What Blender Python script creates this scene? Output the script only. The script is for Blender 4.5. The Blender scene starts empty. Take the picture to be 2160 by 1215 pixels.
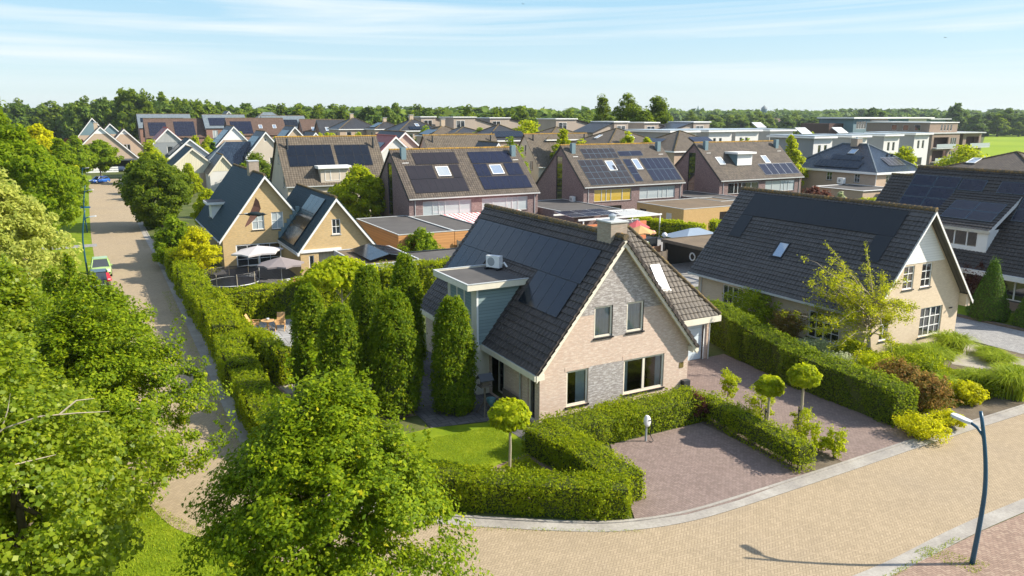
import bpy, bmesh, math, random
import numpy as np
from mathutils import Vector, Matrix
R = math.radians
SC = bpy.context.scene
COL = SC.collection
# ------------------------------------------------------------------ survey of the place
# town frame: X runs along the street to the right, Y away from the street, the front of the main house is y = 0
F_PX, PCX, PCY, HZ, HC = 1600., 1080., 607.5, 245., 14.5
TH = math.atan((PCY - HZ) / F_PX); YAW = R(28.4)
CAM = np.array([-26.28, -29.13, HC])
_h = np.array([math.sin(YAW), math.cos(YAW), 0]); _rt = np.array([math.cos(YAW), -math.sin(YAW), 0])
_fw = _h * math.cos(TH) + np.array([0, 0, -math.sin(TH)]); _up = _h * math.sin(TH) + np.array([0, 0, math.cos(TH)])
def _ray(x, y): return _fw * F_PX + _rt * (x - PCX) - _up * (y - PCY)
def P(x, y, z=0.):
    """survey: the point at height z that the sight line (x, y) of the photograph meets"""
    r = _ray(x, y); return CAM + r * ((z - HC) / r[2])
def D(x, d, z=0.):
    """survey: the point at height z on bearing x, d metres ahead"""
    p = CAM + _h * d + _rt * ((x - PCX) / F_PX * (d * math.cos(TH) + (HC - 5.) * math.sin(TH))); return np.array([p[0], p[1], z])
def Zat(y, d): return HC - d * (y - HZ) / F_PX
# ------------------------------------------------------------------ objects
def woff(o):
    v = np.zeros(3)
    while o is not None:
        v = v + np.array(o.location); o = o.parent
    return v
def link(o, parent=None):
    COL.objects.link(o)
    if parent is not None: o.parent = parent
    return o
def tag(o, label, cat=None, group=None, kind=None):
    if label: o['label'] = label
    if cat: o['category'] = cat
    if group: o['group'] = group
    if kind: o['kind'] = kind
    return o
def thing(name, label, cat, loc=(0, 0, 0), rz=0., group=None):
    o = bpy.data.objects.new(name, None); o.empty_display_size = .3
    link(o); o.location = loc; o.rotation_euler = (0, 0, rz)
    return tag(o, label, cat, group)
def dup(root, loc, rz=0., label=None, group=None, sc=None, name=None):
    r = root.copy(); COL.objects.link(r); r.location = loc; r.rotation_euler = (0, 0, rz)
    if name: r.name = name
    if sc is not None: r.scale = sc if hasattr(sc, '__len__') else (sc, sc, sc)
    if label: r['label'] = label
    if group: r['group'] = group
    elif 'group' in r: del r['group']
    for ch in list(root.children):
        c = ch.copy(); COL.objects.link(c); c.parent = r
        for gch in list(ch.children):
            d = gch.copy(); COL.objects.link(d); d.parent = c
    return r
def auto_uv(me):
    nl = len(me.loops)
    if nl == 0: return
    co = np.empty(len(me.vertices) * 3, np.float32); me.vertices.foreach_get('co', co); co = co.reshape(-1, 3)
    lv = np.empty(nl, np.int32); me.loops.foreach_get('vertex_index', lv)
    npoly = len(me.polygons); pn = np.empty(npoly * 3, np.float32); me.polygons.foreach_get('normal', pn); pn = pn.reshape(-1, 3)
    tot = np.empty(npoly, np.int32); me.polygons.foreach_get('loop_total', tot)
    n = np.repeat(pn, tot, axis=0)
    t = np.stack([-n[:, 1], n[:, 0], np.zeros(nl)], 1); ln = np.linalg.norm(t, axis=1)
    flat = ln < .05; t[flat] = (1, 0, 0); ln[flat] = 1; t /= ln[:, None]
    b = np.cross(n, t); c = co[lv]
    uv = np.stack([(c * t).sum(1), (c * b).sum(1)], 1).astype(np.float32)
    l = me.uv_layers.new(name='UV'); l.data.foreach_set('uv', uv.ravel())
class MB:
    """collects boxes, polygons and tubes; build() links them as ONE mesh object"""
    def __init__(s): s.v = []; s.f = []
    def add(s, vs, fs, M=None):
        o = len(s.v); fl = False
        if M is not None:
            M = np.asarray(M); vs = [M[:3, :3] @ np.asarray(v, float) + M[:3, 3] for v in vs]; fl = np.linalg.det(M[:3, :3]) < 0
        s.v += [tuple(map(float, v)) for v in vs]
        s.f += [tuple(o + i for i in (f[::-1] if fl else f)) for f in fs]
        return s
    def box(s, x0, x1, y0, y1, z0, z1, M=None):
        return s.add([(x0, y0, z0), (x1, y0, z0), (x1, y1, z0), (x0, y1, z0), (x0, y0, z1), (x1, y0, z1), (x1, y1, z1), (x0, y1, z1)],
                     [(0, 3, 2, 1), (4, 5, 6, 7), (0, 1, 5, 4), (1, 2, 6, 5), (2, 3, 7, 6), (3, 0, 4, 7)], M)
    def poly(s, pts, M=None): return s.add(pts, [tuple(range(len(pts)))], M)
    def slab(s, pts, off, M=None):
        """polygon pts extruded by the vector off"""
        n = len(pts); pts = [np.asarray(p, float) for p in pts]; q = [p + np.asarray(off, float) for p in pts]
        nn = np.cross(pts[1] - pts[0], pts[2] - pts[0]); up = np.dot(nn, off) > 0
        fs = [tuple(range(n))[::-1], tuple(range(n, 2 * n))] + [(i, (i + 1) % n, n + (i + 1) % n, n + i) for i in range(n)]
        if not up: fs = [f[::-1] for f in fs]
        return s.add(pts + q, fs, M)
    def tube(s, pts, r, seg=8, M=None, cap=True):
        pts = [np.asarray(p, float) for p in pts]; n = len(pts); rr = r if hasattr(r, '__len__') else [r] * n
        vs = []; fs = []
        for i, p in enumerate(pts):
            d = pts[min(i + 1, n - 1)] - pts[max(i - 1, 0)]; d /= (np.linalg.norm(d) + 1e-9)
            a = np.cross(d, (0, 0, 1.)) if abs(d[2]) < .95 else np.cross(d, (1., 0, 0)); a /= np.linalg.norm(a); b = np.cross(d, a)
            for k in range(seg):
                t = 2 * math.pi * k / seg; vs.append(p + rr[i] * (math.cos(t) * a + math.sin(t) * b))
        for i in range(n - 1):
            for k in range(seg):
                k2 = (k + 1) % seg; fs.append((i * seg + k, (i + 1) * seg + k, (i + 1) * seg + k2, i * seg + k2))
        if cap: fs += [tuple(range(seg)), tuple((n - 1) * seg + k for k in range(seg))[::-1]]
        return s.add(vs, fs, M)
    def lathe(s, prof, seg=16, c=(0, 0, 0), M=None):
        vs = [(c[0] + r * math.cos(2 * math.pi * k / seg), c[1] + r * math.sin(2 * math.pi * k / seg), c[2] + z) for r, z in prof for k in range(seg)]
        fs = [(i * seg + k, i * seg + (k + 1) % seg, (i + 1) * seg + (k + 1) % seg, (i + 1) * seg + k) for i in range(len(prof) - 1) for k in range(seg)]
        return s.add(vs, fs, M)
    def grid(s, rows, M=None):
        """rows: list of equally long lists of points"""
        m = len(rows[0]); vs = [p for r in rows for p in r]
        fs = [(i * m + j, i * m + j + 1, (i + 1) * m + j + 1, (i + 1) * m + j) for i in range(len(rows) - 1) for j in range(m - 1)]
        return s.add(vs, fs, M)
    def build(s, name, m, parent=None, smooth=False, local=False):
        me = bpy.data.meshes.new(name); v = np.array(s.v)
        if parent is not None and not local: v = v - woff(parent)
        me.from_pydata(v.tolist(), [], s.f); me.update(); auto_uv(me)
        if smooth: me.polygons.foreach_set('use_smooth', [True] * len(me.polygons))
        if m: me.materials.append(m)
        return link(bpy.data.objects.new(name, me), parent)
def raw_mesh(name, verts, k, m, parent=None):
    """numpy mesh of separate k-gons (leaves): verts is (N*k, 3)"""
    me = bpy.data.meshes.new(name); n = len(verts) // k
    me.vertices.add(n * k); me.vertices.foreach_set('co', np.ascontiguousarray(verts, np.float32).ravel())
    me.loops.add(n * k); me.loops.foreach_set('vertex_index', np.arange(n * k, dtype=np.int32))
    me.polygons.add(n); me.polygons.foreach_set('loop_start', np.arange(0, n * k, k, dtype=np.int32))
    me.update(calc_edges=True)
    if m: me.materials.append(m)
    return link(bpy.data.objects.new(name, me), parent)
# ------------------------------------------------------------------ materials
class NT:
    def __init__(s, name):
        s.m = bpy.data.materials.new(name); s.m.use_nodes = True; s.t = s.m.node_tree; s.n = s.t.nodes; s.n.clear()
        s.out = s.n.new('ShaderNodeOutputMaterial')
    def __call__(s, typ, ins=None, **kw):
        nd = s.n.new('ShaderNode' + typ)
        for k, v in kw.items(): setattr(nd, k, v)
        for k, v in (ins or {}).items():
            if isinstance(v, bpy.types.NodeSocket): s.t.links.new(v, nd.inputs[k])
            else: nd.inputs[k].default_value = v
        return nd
    def math(s, op, a, b=0., c=0.): 
        nd = s('Math', {0: a, 1: b, 2: c}, operation=op); return nd.outputs[0]
    def ramp(s, fac, stops, interp='LINEAR'):
        nd = s('ValToRGB', {0: fac}); cr = nd.color_ramp; cr.interpolation = interp
        while len(cr.elements) < len(stops): cr.elements.new(.5)
        for e, (p, c) in zip(cr.elements, stops): e.position = p; e.color = (*c, 1) if len(c) == 3 else c
        return nd.outputs[0]
    def mix(s, f, a, b, mode='MIX'):
        nd = s('Mix', data_type='RGBA', blend_type=mode)
        for k, v in ((0, f), (6, a), (7, b)):
            if isinstance(v, bpy.types.NodeSocket): s.t.links.new(v, nd.inputs[k])
            else: nd.inputs[k].default_value = v if k == 0 else (*v, 1)
        return nd.outputs[2]
    def noise(s, vec, scale, detail=3., rough=.55, out=0):
        return s('TexNoise', {'Vector': vec, 'Scale': scale, 'Detail': detail, 'Roughness': rough}).outputs[out]
    def coord(s, kind='Object'): return s('TexCoord').outputs[kind]
    def scale(s, vec, sc, rot=(0, 0, 0)): return s('Mapping', {'Vector': vec, 'Scale': sc, 'Rotation': rot}).outputs[0]
    def bump(s, h, dist, st=1.): return s('Bump', {'Height': h, 'Distance': dist, 'Strength': st}).outputs[0]
    def pbr(s, col, rough=.7, spec=.3, nrm=None, metal=0., coat=0.):
        p = s('BsdfPrincipled')
        for k, v in (('Base Color', col), ('Roughness', rough), ('Specular IOR Level', spec), ('Normal', nrm), ('Metallic', metal), ('Coat Weight', coat)):
            if v is None: continue
            if isinstance(v, bpy.types.NodeSocket): s.t.links.new(v, p.inputs[k])
            else: p.inputs[k].default_value = (*v, 1) if isinstance(v, tuple) else v
        s.t.links.new(p.outputs[0], s.out.inputs[0]); return p
    def surf(s, sh): s.t.links.new(sh, s.out.inputs[0]); return s.m
def mul(c, k): return tuple(min(1., x * k) for x in c)
def plain(name, c, rough=.6, spec=.3, var=.12, sc=2., metal=0., coat=0.):
    """painted, plastered or metal surface with faint uneven weathering"""
    n = NT(name); v = n.coord()
    a = n.noise(v, sc, 5.); b = n.noise(n.scale(v, (1, 1, .15)), sc * 4, 2.)
    f = n.math('ADD', n.math('MULTIPLY', a, .7), n.math('MULTIPLY', b, .3))
    n.pbr(n.ramp(f, [(.3, mul(c, 1 - var)), (.7, mul(c, 1 + var))]), rough, spec, None, metal, coat); return n.m
def brickmat(name, c1, c2, mortar, w=.21, h=.062, big=.2, bias=0., streak=None, streak2=None):
    n = NT(name); uv = n.coord('UV')
    bt = n('TexBrick', {'Vector': uv, 'Color1': (*c1, 1), 'Color2': (*c2, 1), 'Mortar': (*mortar, 1), 'Scale': 1., 'Mortar Size': .006, 'Mortar Smooth': .3, 'Bias': bias, 'Brick Width': w, 'Row Height': h})
    lo = n.noise(uv, .5, 4.); mid = n.noise(n.scale(uv, (3.5, 14, 1)), 1., 2.)
    col = n.mix(n.math('MULTIPLY', n.math('SUBTRACT', lo, .35), big * 2), bt.outputs[0], mul(c1, .62))
    if streak: col = n.mix(n.math('MULTIPLY', n.math('GREATER_THAN', mid, .56), .55), col, streak)
    if streak2: m2 = n.noise(n.scale(uv, (2.6, 13, 1)), 1.7, 2.); col = n.mix(n.math('MULTIPLY', n.math('GREATER_THAN', m2, .55), .5), col, streak2)
    bw = n('RGBToBW', {0: bt.outputs[0]}).outputs[0]
    n.pbr(col, .85, .15, n.bump(n.math('ADD', bw, n.math('MULTIPLY', mid, .4)), .006, .6)); return n.m
def herring(name, c1, c2, c3, joint, w=.1, dirt=(.1, .08, .05), rot=0., big=.5):
    """clay pavers laid in herringbone, worked out cell by cell"""
    n = NT(name); co = n.scale(n.coord(), (1 / w, 1 / w, 1), (0, 0, rot)); sp = n('SeparateXYZ', {0: co})
    x, y = sp.outputs[0], sp.outputs[1]; i = n.math('FLOOR', x); j = n.math('FLOOR', y); fx = n.math('SUBTRACT', x, i); fy = n.math('SUBTRACT', y, j)
    k = n.math('FLOORED_MODULO', n.math('SUBTRACT', i, j), 4.)
    def eq(v): return n.math('COMPARE', k, v, .1)
    k0, k1, k2, k3 = eq(0.), eq(1.), eq(2.), eq(3.)
    ex0 = n.math('SUBTRACT', 1., k1); ex1 = n.math('SUBTRACT', 1., k0); ey0 = n.math('SUBTRACT', 1., k2); ey1 = n.math('SUBTRACT', 1., k3)
    def dist(f, e): return n.math('ADD', f, n.math('SUBTRACT', 1., e))
    d = n.math('MINIMUM', n.math('MINIMUM', dist(fx, ex0), dist(n.math('SUBTRACT', 1., fx), ex1)), n.math('MINIMUM', dist(fy, ey0), dist(n.math('SUBTRACT', 1., fy), ey1)))
    jt = n.math('SMOOTH_MIN', n.math('MULTIPLY', d, 9.), 1., .2)
    idv = n('CombineXYZ', {0: n.math('SUBTRACT', i, k1), 1: n.math('SUBTRACT', j, k2), 2: n.math('ADD', k2, k3)}).outputs[0]
    # k3 cell belongs with the k2 cell above it
    idv = n('CombineXYZ', {0: n.math('SUBTRACT', i, k1), 1: n.math('ADD', j, k3), 2: n.math('ADD', k2, k3)}).outputs[0]
    wn = n('TexWhiteNoise', {0: idv}, noise_dimensions='3D').outputs[0]
    base = n.ramp(wn, [(0., c1), (.5, c2), (1., c3)])
    ob = n.coord(); lo = n.noise(ob, .16, 5., .6); md = n.noise(ob, 1.3, 4., .6)
    base = n.mix(n.math('MULTIPLY', n.math('SMOOTH_MAX', n.math('SUBTRACT', lo, .45), 0., .05), big * 2.2), base, dirt)
    base = n.mix(n.math('MULTIPLY', n.math('GREATER_THAN', md, .63), .25), base, mul(c3, 1.12)); pt = n.noise(n.scale(ob, (1, 1, 1), (0, 0, .5)), .55, 6., .7); base = n.mix(n.math('MULTIPLY', n.math('SMOOTH_MAX', n.math('SUBTRACT', pt, .5), 0., .04), 2.2 * big), base, mul(c1, .62)); sp2 = n.noise(ob, 3.2, 2.); base = n.mix(n.math('MULTIPLY', n.math('GREATER_THAN', sp2, .74), .35), base, mul(c1, .45))
    col = n.mix(jt, joint, base)
    n.pbr(col, .85, .2, n.bump(jt, .006, .5)); return n.m
def tilemat(name, c1, c2, lichen=(.16, .13, .07), la=.3, tw=.3, th=.34, bumpy=False, rough=.6, spec=.35, crest=0.):
    n = NT(name); uv = n.coord('UV'); sp = n('SeparateXYZ', {0: uv}); u, v = sp.outputs[0], sp.outputs[1]
    iu = n.math('FLOOR', n.math('DIVIDE', u, tw)); iv = n.math('FLOOR', n.math('DIVIDE', v, th))
    wn = n('TexWhiteNoise', {0: n('CombineXYZ', {0: iu, 1: iv}).outputs[0]}, noise_dimensions='3D').outputs[0]
    lo = n.noise(uv, .6, 5., .65); hi = n.noise(uv, 7., 4., .7)
    f = n.math('ADD', n.math('MULTIPLY', wn, .5), n.math('MULTIPLY', lo, .5)); col = n.ramp(f, [(.2, c1), (.85, c2)])
    if crest:                                       # weather-bleached rolls, with the relief shading strengthened in the colour
        cw = n.math('POWER', n.math('ABSOLUTE', n.math('SINE', n.math('MULTIPLY', u, math.pi / tw))), 2.); cw = n.math('MULTIPLY', cw, n.math('ADD', .35, n.math('MULTIPLY', n.noise(n.scale(uv, (3, .8, 1)), 1.5, 3.), 1.)))
        col = n.mix(n.math('MULTIPLY', cw, crest), mul(c1, .7), mul(c2, 1.9)); col = n.mix(.45, col, n.ramp(f, [(.2, c1), (.85, c2)]))
    lm = n.math('MULTIPLY', n.math('SMOOTH_MAX', n.math('SUBTRACT', n.math('MULTIPLY', hi, n.math('ADD', lo, .5)), .56), 0., .03), 5. * la)
    col = n.mix(lm, col, lichen); nrm = None
    if bumpy:
        wv = n.math('ABSOLUTE', n.math('SINE', n.math('MULTIPLY', u, math.pi / tw))); st = n.math('SUBTRACT', 1., n.math('FRACT', n.math('DIVIDE', v, th)))
        h = n.math('ADD', n.math('MULTIPLY', wv, .03), n.math('MULTIPLY', st, .035)); nrm = n.bump(h, 1., .9)
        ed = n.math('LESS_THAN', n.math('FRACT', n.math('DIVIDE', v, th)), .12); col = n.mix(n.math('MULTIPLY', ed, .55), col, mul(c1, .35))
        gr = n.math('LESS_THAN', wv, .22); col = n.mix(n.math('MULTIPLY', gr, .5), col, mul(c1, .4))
    n.pbr(col, rough, spec, nrm); return n.m
def leafmat(name, dark, mid, light, yel=None, trans=.48, spec=.12, rough=.6, clump=1.2, k=(1.5, 1.38, .85)):
    dark, mid, light = (tuple(min(.8, x * y) for x, y in zip(c, k)) for c in (dark, mid, light)); yel = yel and tuple(min(.8, x * y) for x, y in zip(yel, (1.3, 1.2, .8)))
    n = NT(name); rnd = n('NewGeometry').outputs['Random Per Island']
    ns = n.noise(n.coord(), clump, 2.)
    f = n.math('ADD', n.math('MULTIPLY', rnd, .62), n.math('MULTIPLY', ns, .38))
    st = [(.12, dark), (.5, mid), (.78, light)]
    if yel: st.append((.93, yel))
    col = n.ramp(f, st); p = n('BsdfPrincipled', {'Base Color': col, 'Roughness': rough, 'Specular IOR Level': spec})
    t = n('BsdfTranslucent', {0: n.mix(.6, col, mul(light, 2.))}); return n.surf(n('MixShader', {0: trans, 1: p.outputs[0], 2: t.outputs[0]}).outputs[0])
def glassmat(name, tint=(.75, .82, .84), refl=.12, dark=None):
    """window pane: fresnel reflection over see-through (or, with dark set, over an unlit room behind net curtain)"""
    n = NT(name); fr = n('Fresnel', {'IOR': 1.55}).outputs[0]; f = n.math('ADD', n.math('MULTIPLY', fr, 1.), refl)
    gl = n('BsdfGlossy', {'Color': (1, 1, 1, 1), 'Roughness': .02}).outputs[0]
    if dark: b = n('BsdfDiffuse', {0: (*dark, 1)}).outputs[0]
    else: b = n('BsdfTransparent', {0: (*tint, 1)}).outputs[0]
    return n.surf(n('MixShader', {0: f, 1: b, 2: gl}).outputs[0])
def groundmat(name, c1, c2, c3, sc=.4, fine=14., rough=.9, f2=.35):
    n = NT(name); v = n.coord(); a = n.noise(v, sc, 6., .6); b = n.noise(v, fine, 3., .7)
    f = n.math('ADD', n.math('MULTIPLY', a, 1 - f2), n.math('MULTIPLY', b, f2))
    n.pbr(n.ramp(f, [(.32, c1), (.5, c2), (.66, c3)]), rough, .1, n.bump(b, .02, .5)); return n.m
def planks(name, c, pitch=.15, axis='v', gap=.5, rough=.55, var=.1):
    """boards with shadow gaps, along u or v of the wall"""
    n = NT(name); uv = n.coord('UV'); sp = n('SeparateXYZ', {0: uv}); x = sp.outputs[1 if axis == 'v' else 0]
    fr = n.math('FRACT', n.math('DIVIDE', x, pitch)); g_ = n.math('LESS_THAN', fr, .1); iv = n.math('FLOOR', n.math('DIVIDE', x, pitch))
    wn = n('TexWhiteNoise', {1: iv}, noise_dimensions='1D').outputs[0]; ns = n.noise(n.scale(uv, (1.5, 9, 1) if axis == 'v' else (9, 1.5, 1)), 1., 4.)
    f = n.math('ADD', n.math('MULTIPLY', wn, .5), n.math('MULTIPLY', ns, .5)); col = n.ramp(f, [(.2, mul(c, 1 - var)), (.8, mul(c, 1 + var))])
    n.pbr(n.mix(n.math('MULTIPLY', g_, gap), col, mul(c, .25)), rough, .3, n.bump(n.math('MULTIPLY', fr, -1.), .015, .7)); return n.m
def solarmat(name, c=(.006, .009, .016), line=(.012, .016, .024), rough=.12, cell=.166):
    n = NT(name); uv = n.coord('UV'); sp = n('SeparateXYZ', {0: uv}); ls = []
    for k in (0, 1):
        ls.append(n.math('LESS_THAN', n.math('FRACT', n.math('DIVIDE', sp.outputs[k], cell)), .06))
    m = n.math('MAXIMUM', ls[0], ls[1]); ns = n.noise(n.coord(), .9, 3.)
    n.pbr(n.mix(m, n.ramp(ns, [(.3, mul(c, .8)), (.7, mul(c, 1.3))]), line), n.math('ADD', n.math('MULTIPLY', ns, .1), rough), .5); return n.m
# ------------------------------------------------------------------ the materials of the place
M = {}
M['road'] = herring('road_clay_pavers', (.345, .268, .172), (.38, .295, .19), (.415, .322, .21), (.175, .13, .085), .1, (.28, .23, .175), R(45), .5)
M['road2'] = herring('lane_clay_pavers', (.29, .225, .14), (.34, .265, .165), (.39, .305, .195), (.18, .14, .09), .1, (.23, .19, .12), R(45), .8)
M['pad'] = herring('purple_clay_pavers', (.20, .148, .125), (.232, .17, .146), (.27, .2, .172), (.10, .075, .066), .1, (.31, .25, .215), 0, .5)
M['walk'] = herring('red_clay_pavers', (.26, .18, .135), (.32, .22, .165), (.37, .27, .2), (.13, .09, .07), .1, (.3, .22, .15), R(10), .4)
M['greypave'] = herring('grey_pavers', (.25, .24, .235), (.3, .29, .28), (.36, .35, .33), (.16, .155, .15), .1, (.3, .27, .22), R(5), .4)
M['slab'] = herring('terrace_slabs', (.3, .29, .28), (.33, .32, .31), (.37, .36, .35), (.16, .155, .15), .5, (.28, .25, .2), 0, .3)
M['dkslab'] = herring('dark_terrace_slabs', (.10, .095, .095), (.12, .115, .11), (.14, .13, .13), (.06, .055, .055), .3, (.16, .14, .12), 0, .3)
M['kerb'] = groundmat('kerb_concrete', (.24, .22, .2), (.34, .31, .27), (.44, .41, .36), .8, 9.)
M['grass'] = groundmat('lawn_grass', (.085, .14, .008), (.155, .22, .010), (.25, .29, .016), .9, 24.)
M['meadow'] = groundmat('meadow_grass', (.16, .24, .012), (.22, .3, .014), (.28, .34, .02), .012, .4)
M['rape'] = plain('rape_field_yellow', (.55, .5, .02), .9, .1, .12, .02)
M['garden'] = groundmat('garden_ground', (.05, .07, .02), (.09, .11, .03), (.15, .14, .07), .25, 6.)
M['bark'] = groundmat('bark_mulch', (.10, .065, .045), (.22, .15, .11), (.4, .3, .23), 3., 26., f2=.6)
M['soil'] = groundmat('bare_soil', (.09, .07, .05), (.15, .12, .085), (.22, .18, .13), 1., 18.)
M['gravel'] = groundmat('gravel', (.28, .25, .2), (.36, .32, .26), (.45, .41, .34), 1., 25.)
# masonry
M['brick_main'] = brickmat('pale_pink_brick', (.545, .415, .33), (.645, .50, .40), (.5, .4, .33), streak=(.70, .595, .495), streak2=(.535, .37, .28))
M['brick_grey'] = brickmat('grey_white_accent_brick', (.31, .275, .255), (.46, .42, .39), (.25, .23, .215), streak=(.64, .61, .59), streak2=(.22, .195, .185))
M['brick_chim'] = brickmat('chimney_brick', (.33, .27, .21), (.45, .37, .29), (.29, .25, .21), streak=(.36, .26, .2))
M['brick_r'] = brickmat('cream_brick', (.60, .48, .34), (.68, .555, .405), (.56, .46, .35), big=.1)
M['brick_y'] = brickmat('yellow_brick', (.52, .375, .19), (.62, .455, .245), (.45, .33, .19), streak=(.64, .44, .2))
M['brick_p'] = brickmat('purple_brick', (.16, .105, .1), (.26, .175, .16), (.22, .18, .17), streak=(.34, .26, .25))
M['brick_o'] = brickmat('orange_buff_brick', (.5, .32, .13), (.58, .38, .17), (.4, .28, .14), big=.1)
M['brick_rr'] = brickmat('brown_brick', (.27, .2, .15), (.35, .26, .2), (.25, .2, .17))
M['brick_rose'] = brickmat('rose_brick', (.46, .345, .25), (.54, .41, .30), (.42, .33, .25), big=.1)
M['brick_buff'] = brickmat('buff_brick', (.5, .39, .27), (.58, .46, .33), (.42, .34, .26), big=.15)
M['brick_red'] = brickmat('red_brick', (.27, .15, .11), (.34, .2, .15), (.3, .2, .16))
M['brick_dk'] = brickmat('dark_brown_brick', (.10, .06, .05), (.15, .09, .075), (.12, .09, .08))
M['beige'] = plain('beige_render', (.55, .475, .38), .85, .15, .1, .4)
M['greyr'] = plain('grey_render', (.27, .285, .29), .85, .15, .1, .3)
M['whiter'] = plain('white_render', (.68, .66, .62), .85, .15, .06, .3)
M['bluer'] = plain('blue_grey_render', (.17, .245, .27), .8, .2, .08, .3)
M['claygable'] = plain('grey_brown_render', (.40, .33, .27), .85, .15, .1, .4)
# joinery and trim
M['cream'] = plain('cream_paint', (.74, .68, .55), .5, .35, .07, 1.5)
M['white'] = plain('white_paint', (.8, .79, .76), .45, .4, .05, 1.5)
M['grey'] = plain('grey_paint', (.33, .35, .36), .45, .4, .08)
M['lgrey'] = plain('pale_grey_coping', (.5, .51, .5), .5, .4, .1)
M['dark'] = plain('anthracite_paint', (.035, .04, .045), .4, .4, .15)
M['black'] = plain('black_plastic', (.014, .014, .015), .5, .35, .2)
M['zinc'] = plain('zinc', (.42, .45, .47), .35, .5, .15, 3., .4)
M['blueleaf'] = plain('dark_blue_steel', (.012, .075, .13), .35, .5, .12, 3.)
M['steelw'] = plain('white_lamp_head', (.55, .57, .59), .35, .5, .06)
M['siding'] = planks('blue_grey_siding', (.24, .315, .318), .17, 'v', .55)
M['boards_w'] = planks('white_boards', (.78, .77, .73), .17, 'v', .35, var=.04)
M['boards_c'] = planks('cream_vertical_boards', (.7, .64, .47), .32, 'u', .4, var=.05)
M['boards_g'] = planks('grey_vertical_boards', (.4, .4, .38), .3, 'u', .4, var=.08)
M['cedar'] = planks('cedar_cladding', (.5, .245, .09), .14, 'v', .4, var=.15)
M['timber'] = planks('garden_timber', (.42, .22, .12), .18, 'v', .5, var=.2)
M['wood'] = plain('teak', (.55, .33, .14), .5, .3, .15, 6.)
M['oldwood'] = plain('weathered_timber', (.14, .115, .09), .8, .15, .25, 5.)
M['post'] = plain('pale_timber_post', (.4, .34, .24), .7, .2, .15, 5.)
M['bitumen'] = plain('roofing_felt', (.10, .092, .085), .8, .25, .22, .6)
M['bitumen_b'] = plain('brown_roofing_felt', (.17, .125, .08), .75, .25, .25, .5)
M['membrane'] = plain('pale_roof_membrane', (.36, .42, .46), .5, .35, .12, .3)
# roofs
M['tile_main'] = tilemat('dark_brown_concrete_tile', (.032, .027, .025), (.088, .072, .064), (.2, .11, .05), .35, crest=.8)
M['tile_wing'] = tilemat('lichened_concrete_tile', (.06, .05, .04), (.135, .11, .085), (.2, .16, .08), .5, crest=.7)
M['tile_r'] = tilemat('dark_grey_tile', (.046, .042, .04), (.108, .097, .091), (.45, .45, .43), .16, crest=.6)
M['tile_rr'] = tilemat('dark_tile_mossy', (.036, .032, .03), (.08, .07, .062), (.16, .1, .04), .3, crest=.6)
M['tile_brown'] = tilemat('brown_tile', (.074, .06, .048), (.135, .108, .084), (.23, .18, .09), .4, .3, .34, True, .7, .25)
M['tile_far'] = tilemat('brown_tile_far', (.098, .078, .057), (.152, .122, .09), (.25, .19, .09), .35, .36, .36, True, .7, .25)
M['tile_blue'] = tilemat('blue_glazed_tile', (.012, .022, .04), (.03, .048, .075), (.05, .06, .08), .1, .3, .34, True, .25, .55)
M['tile_slate'] = tilemat('blue_slate', (.008, .030, .042), (.016, .045, .058), (.03, .05, .06), .1, .2, .25, True, .6, .2)
M['tile_dark'] = tilemat('anthracite_tile', (.03, .03, .032), (.055, .055, .06), (.1, .1, .1), .1, .3, .34, True, .45, .4)
M['tile_red'] = tilemat('red_tile', (.3, .045, .03), (.4, .075, .05), (.35, .1, .06), .1, .3, .34, True, .45, .4)
M['tile_redbrown'] = tilemat('red_brown_tile', (.10, .064, .048), (.155, .098, .074), (.22, .16, .1), .2, .3, .34, True, .7, .2)
M['tile_greyblue'] = tilemat('grey_blue_tile', (.13, .16, .18), (.2, .235, .255), (.25, .25, .24), .2, .3, .34, True, .5, .35)
M['moss'] = groundmat('mossy_ridge', (.075, .065, .052), (.13, .105, .07), (.40, .22, .05), 3.2, 9., f2=.5)
M['moss_o'] = groundmat('orange_mossy_ridge', (.13, .10, .06), (.33, .20, .05), (.55, .3, .05), 1.4, 7., f2=.5)
M['ridge_d'] = groundmat('weathered_ridge', (.06, .05, .04), (.12, .095, .06), (.3, .2, .06), 2.2, 9., f2=.5)
M['solar'] = solarmat('solar_cells'); M['solar2'] = solarmat('solar_cells_blue', (.010, .012, .028), (.03, .032, .05), .15)
M['solar3'] = solarmat('solar_cells_brown', (.016, .012, .014), (.03, .024, .026), .28)
M['frame_s'] = plain('panel_frame', (.02, .021, .024), .35, .4, .1)
M['frame_m'] = plain('blue_panel_frame', (.10, .15, .19), .35, .5, .1); M['solarm'] = solarmat('solar_cells_matt', (.005, .0075, .011), (.008, .011, .015), .42)
M['frame_a'] = plain('aluminium_frame', (.5, .51, .52), .35, .5, .1, 2., .5)
# glass and inside
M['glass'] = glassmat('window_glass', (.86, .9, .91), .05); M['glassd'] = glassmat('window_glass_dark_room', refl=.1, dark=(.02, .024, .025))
M['glassc'] = glassmat('window_glass_net_curtain', refl=.08, dark=(.42, .47, .48)); M['glassy'] = glassmat('window_glass_yellow_curtain', refl=.06, dark=(.52, .36, .06))
M['skyl'] = glassmat('roof_window_glass', refl=.45, dark=(.3, .34, .36))
M['blind'] = plain('white_blind', (.6, .61, .61), .7, .2, .03)
M['curtain'] = plain('pale_blue_curtain', (.62, .68, .7), .9, .1, .1, 3.)
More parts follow.
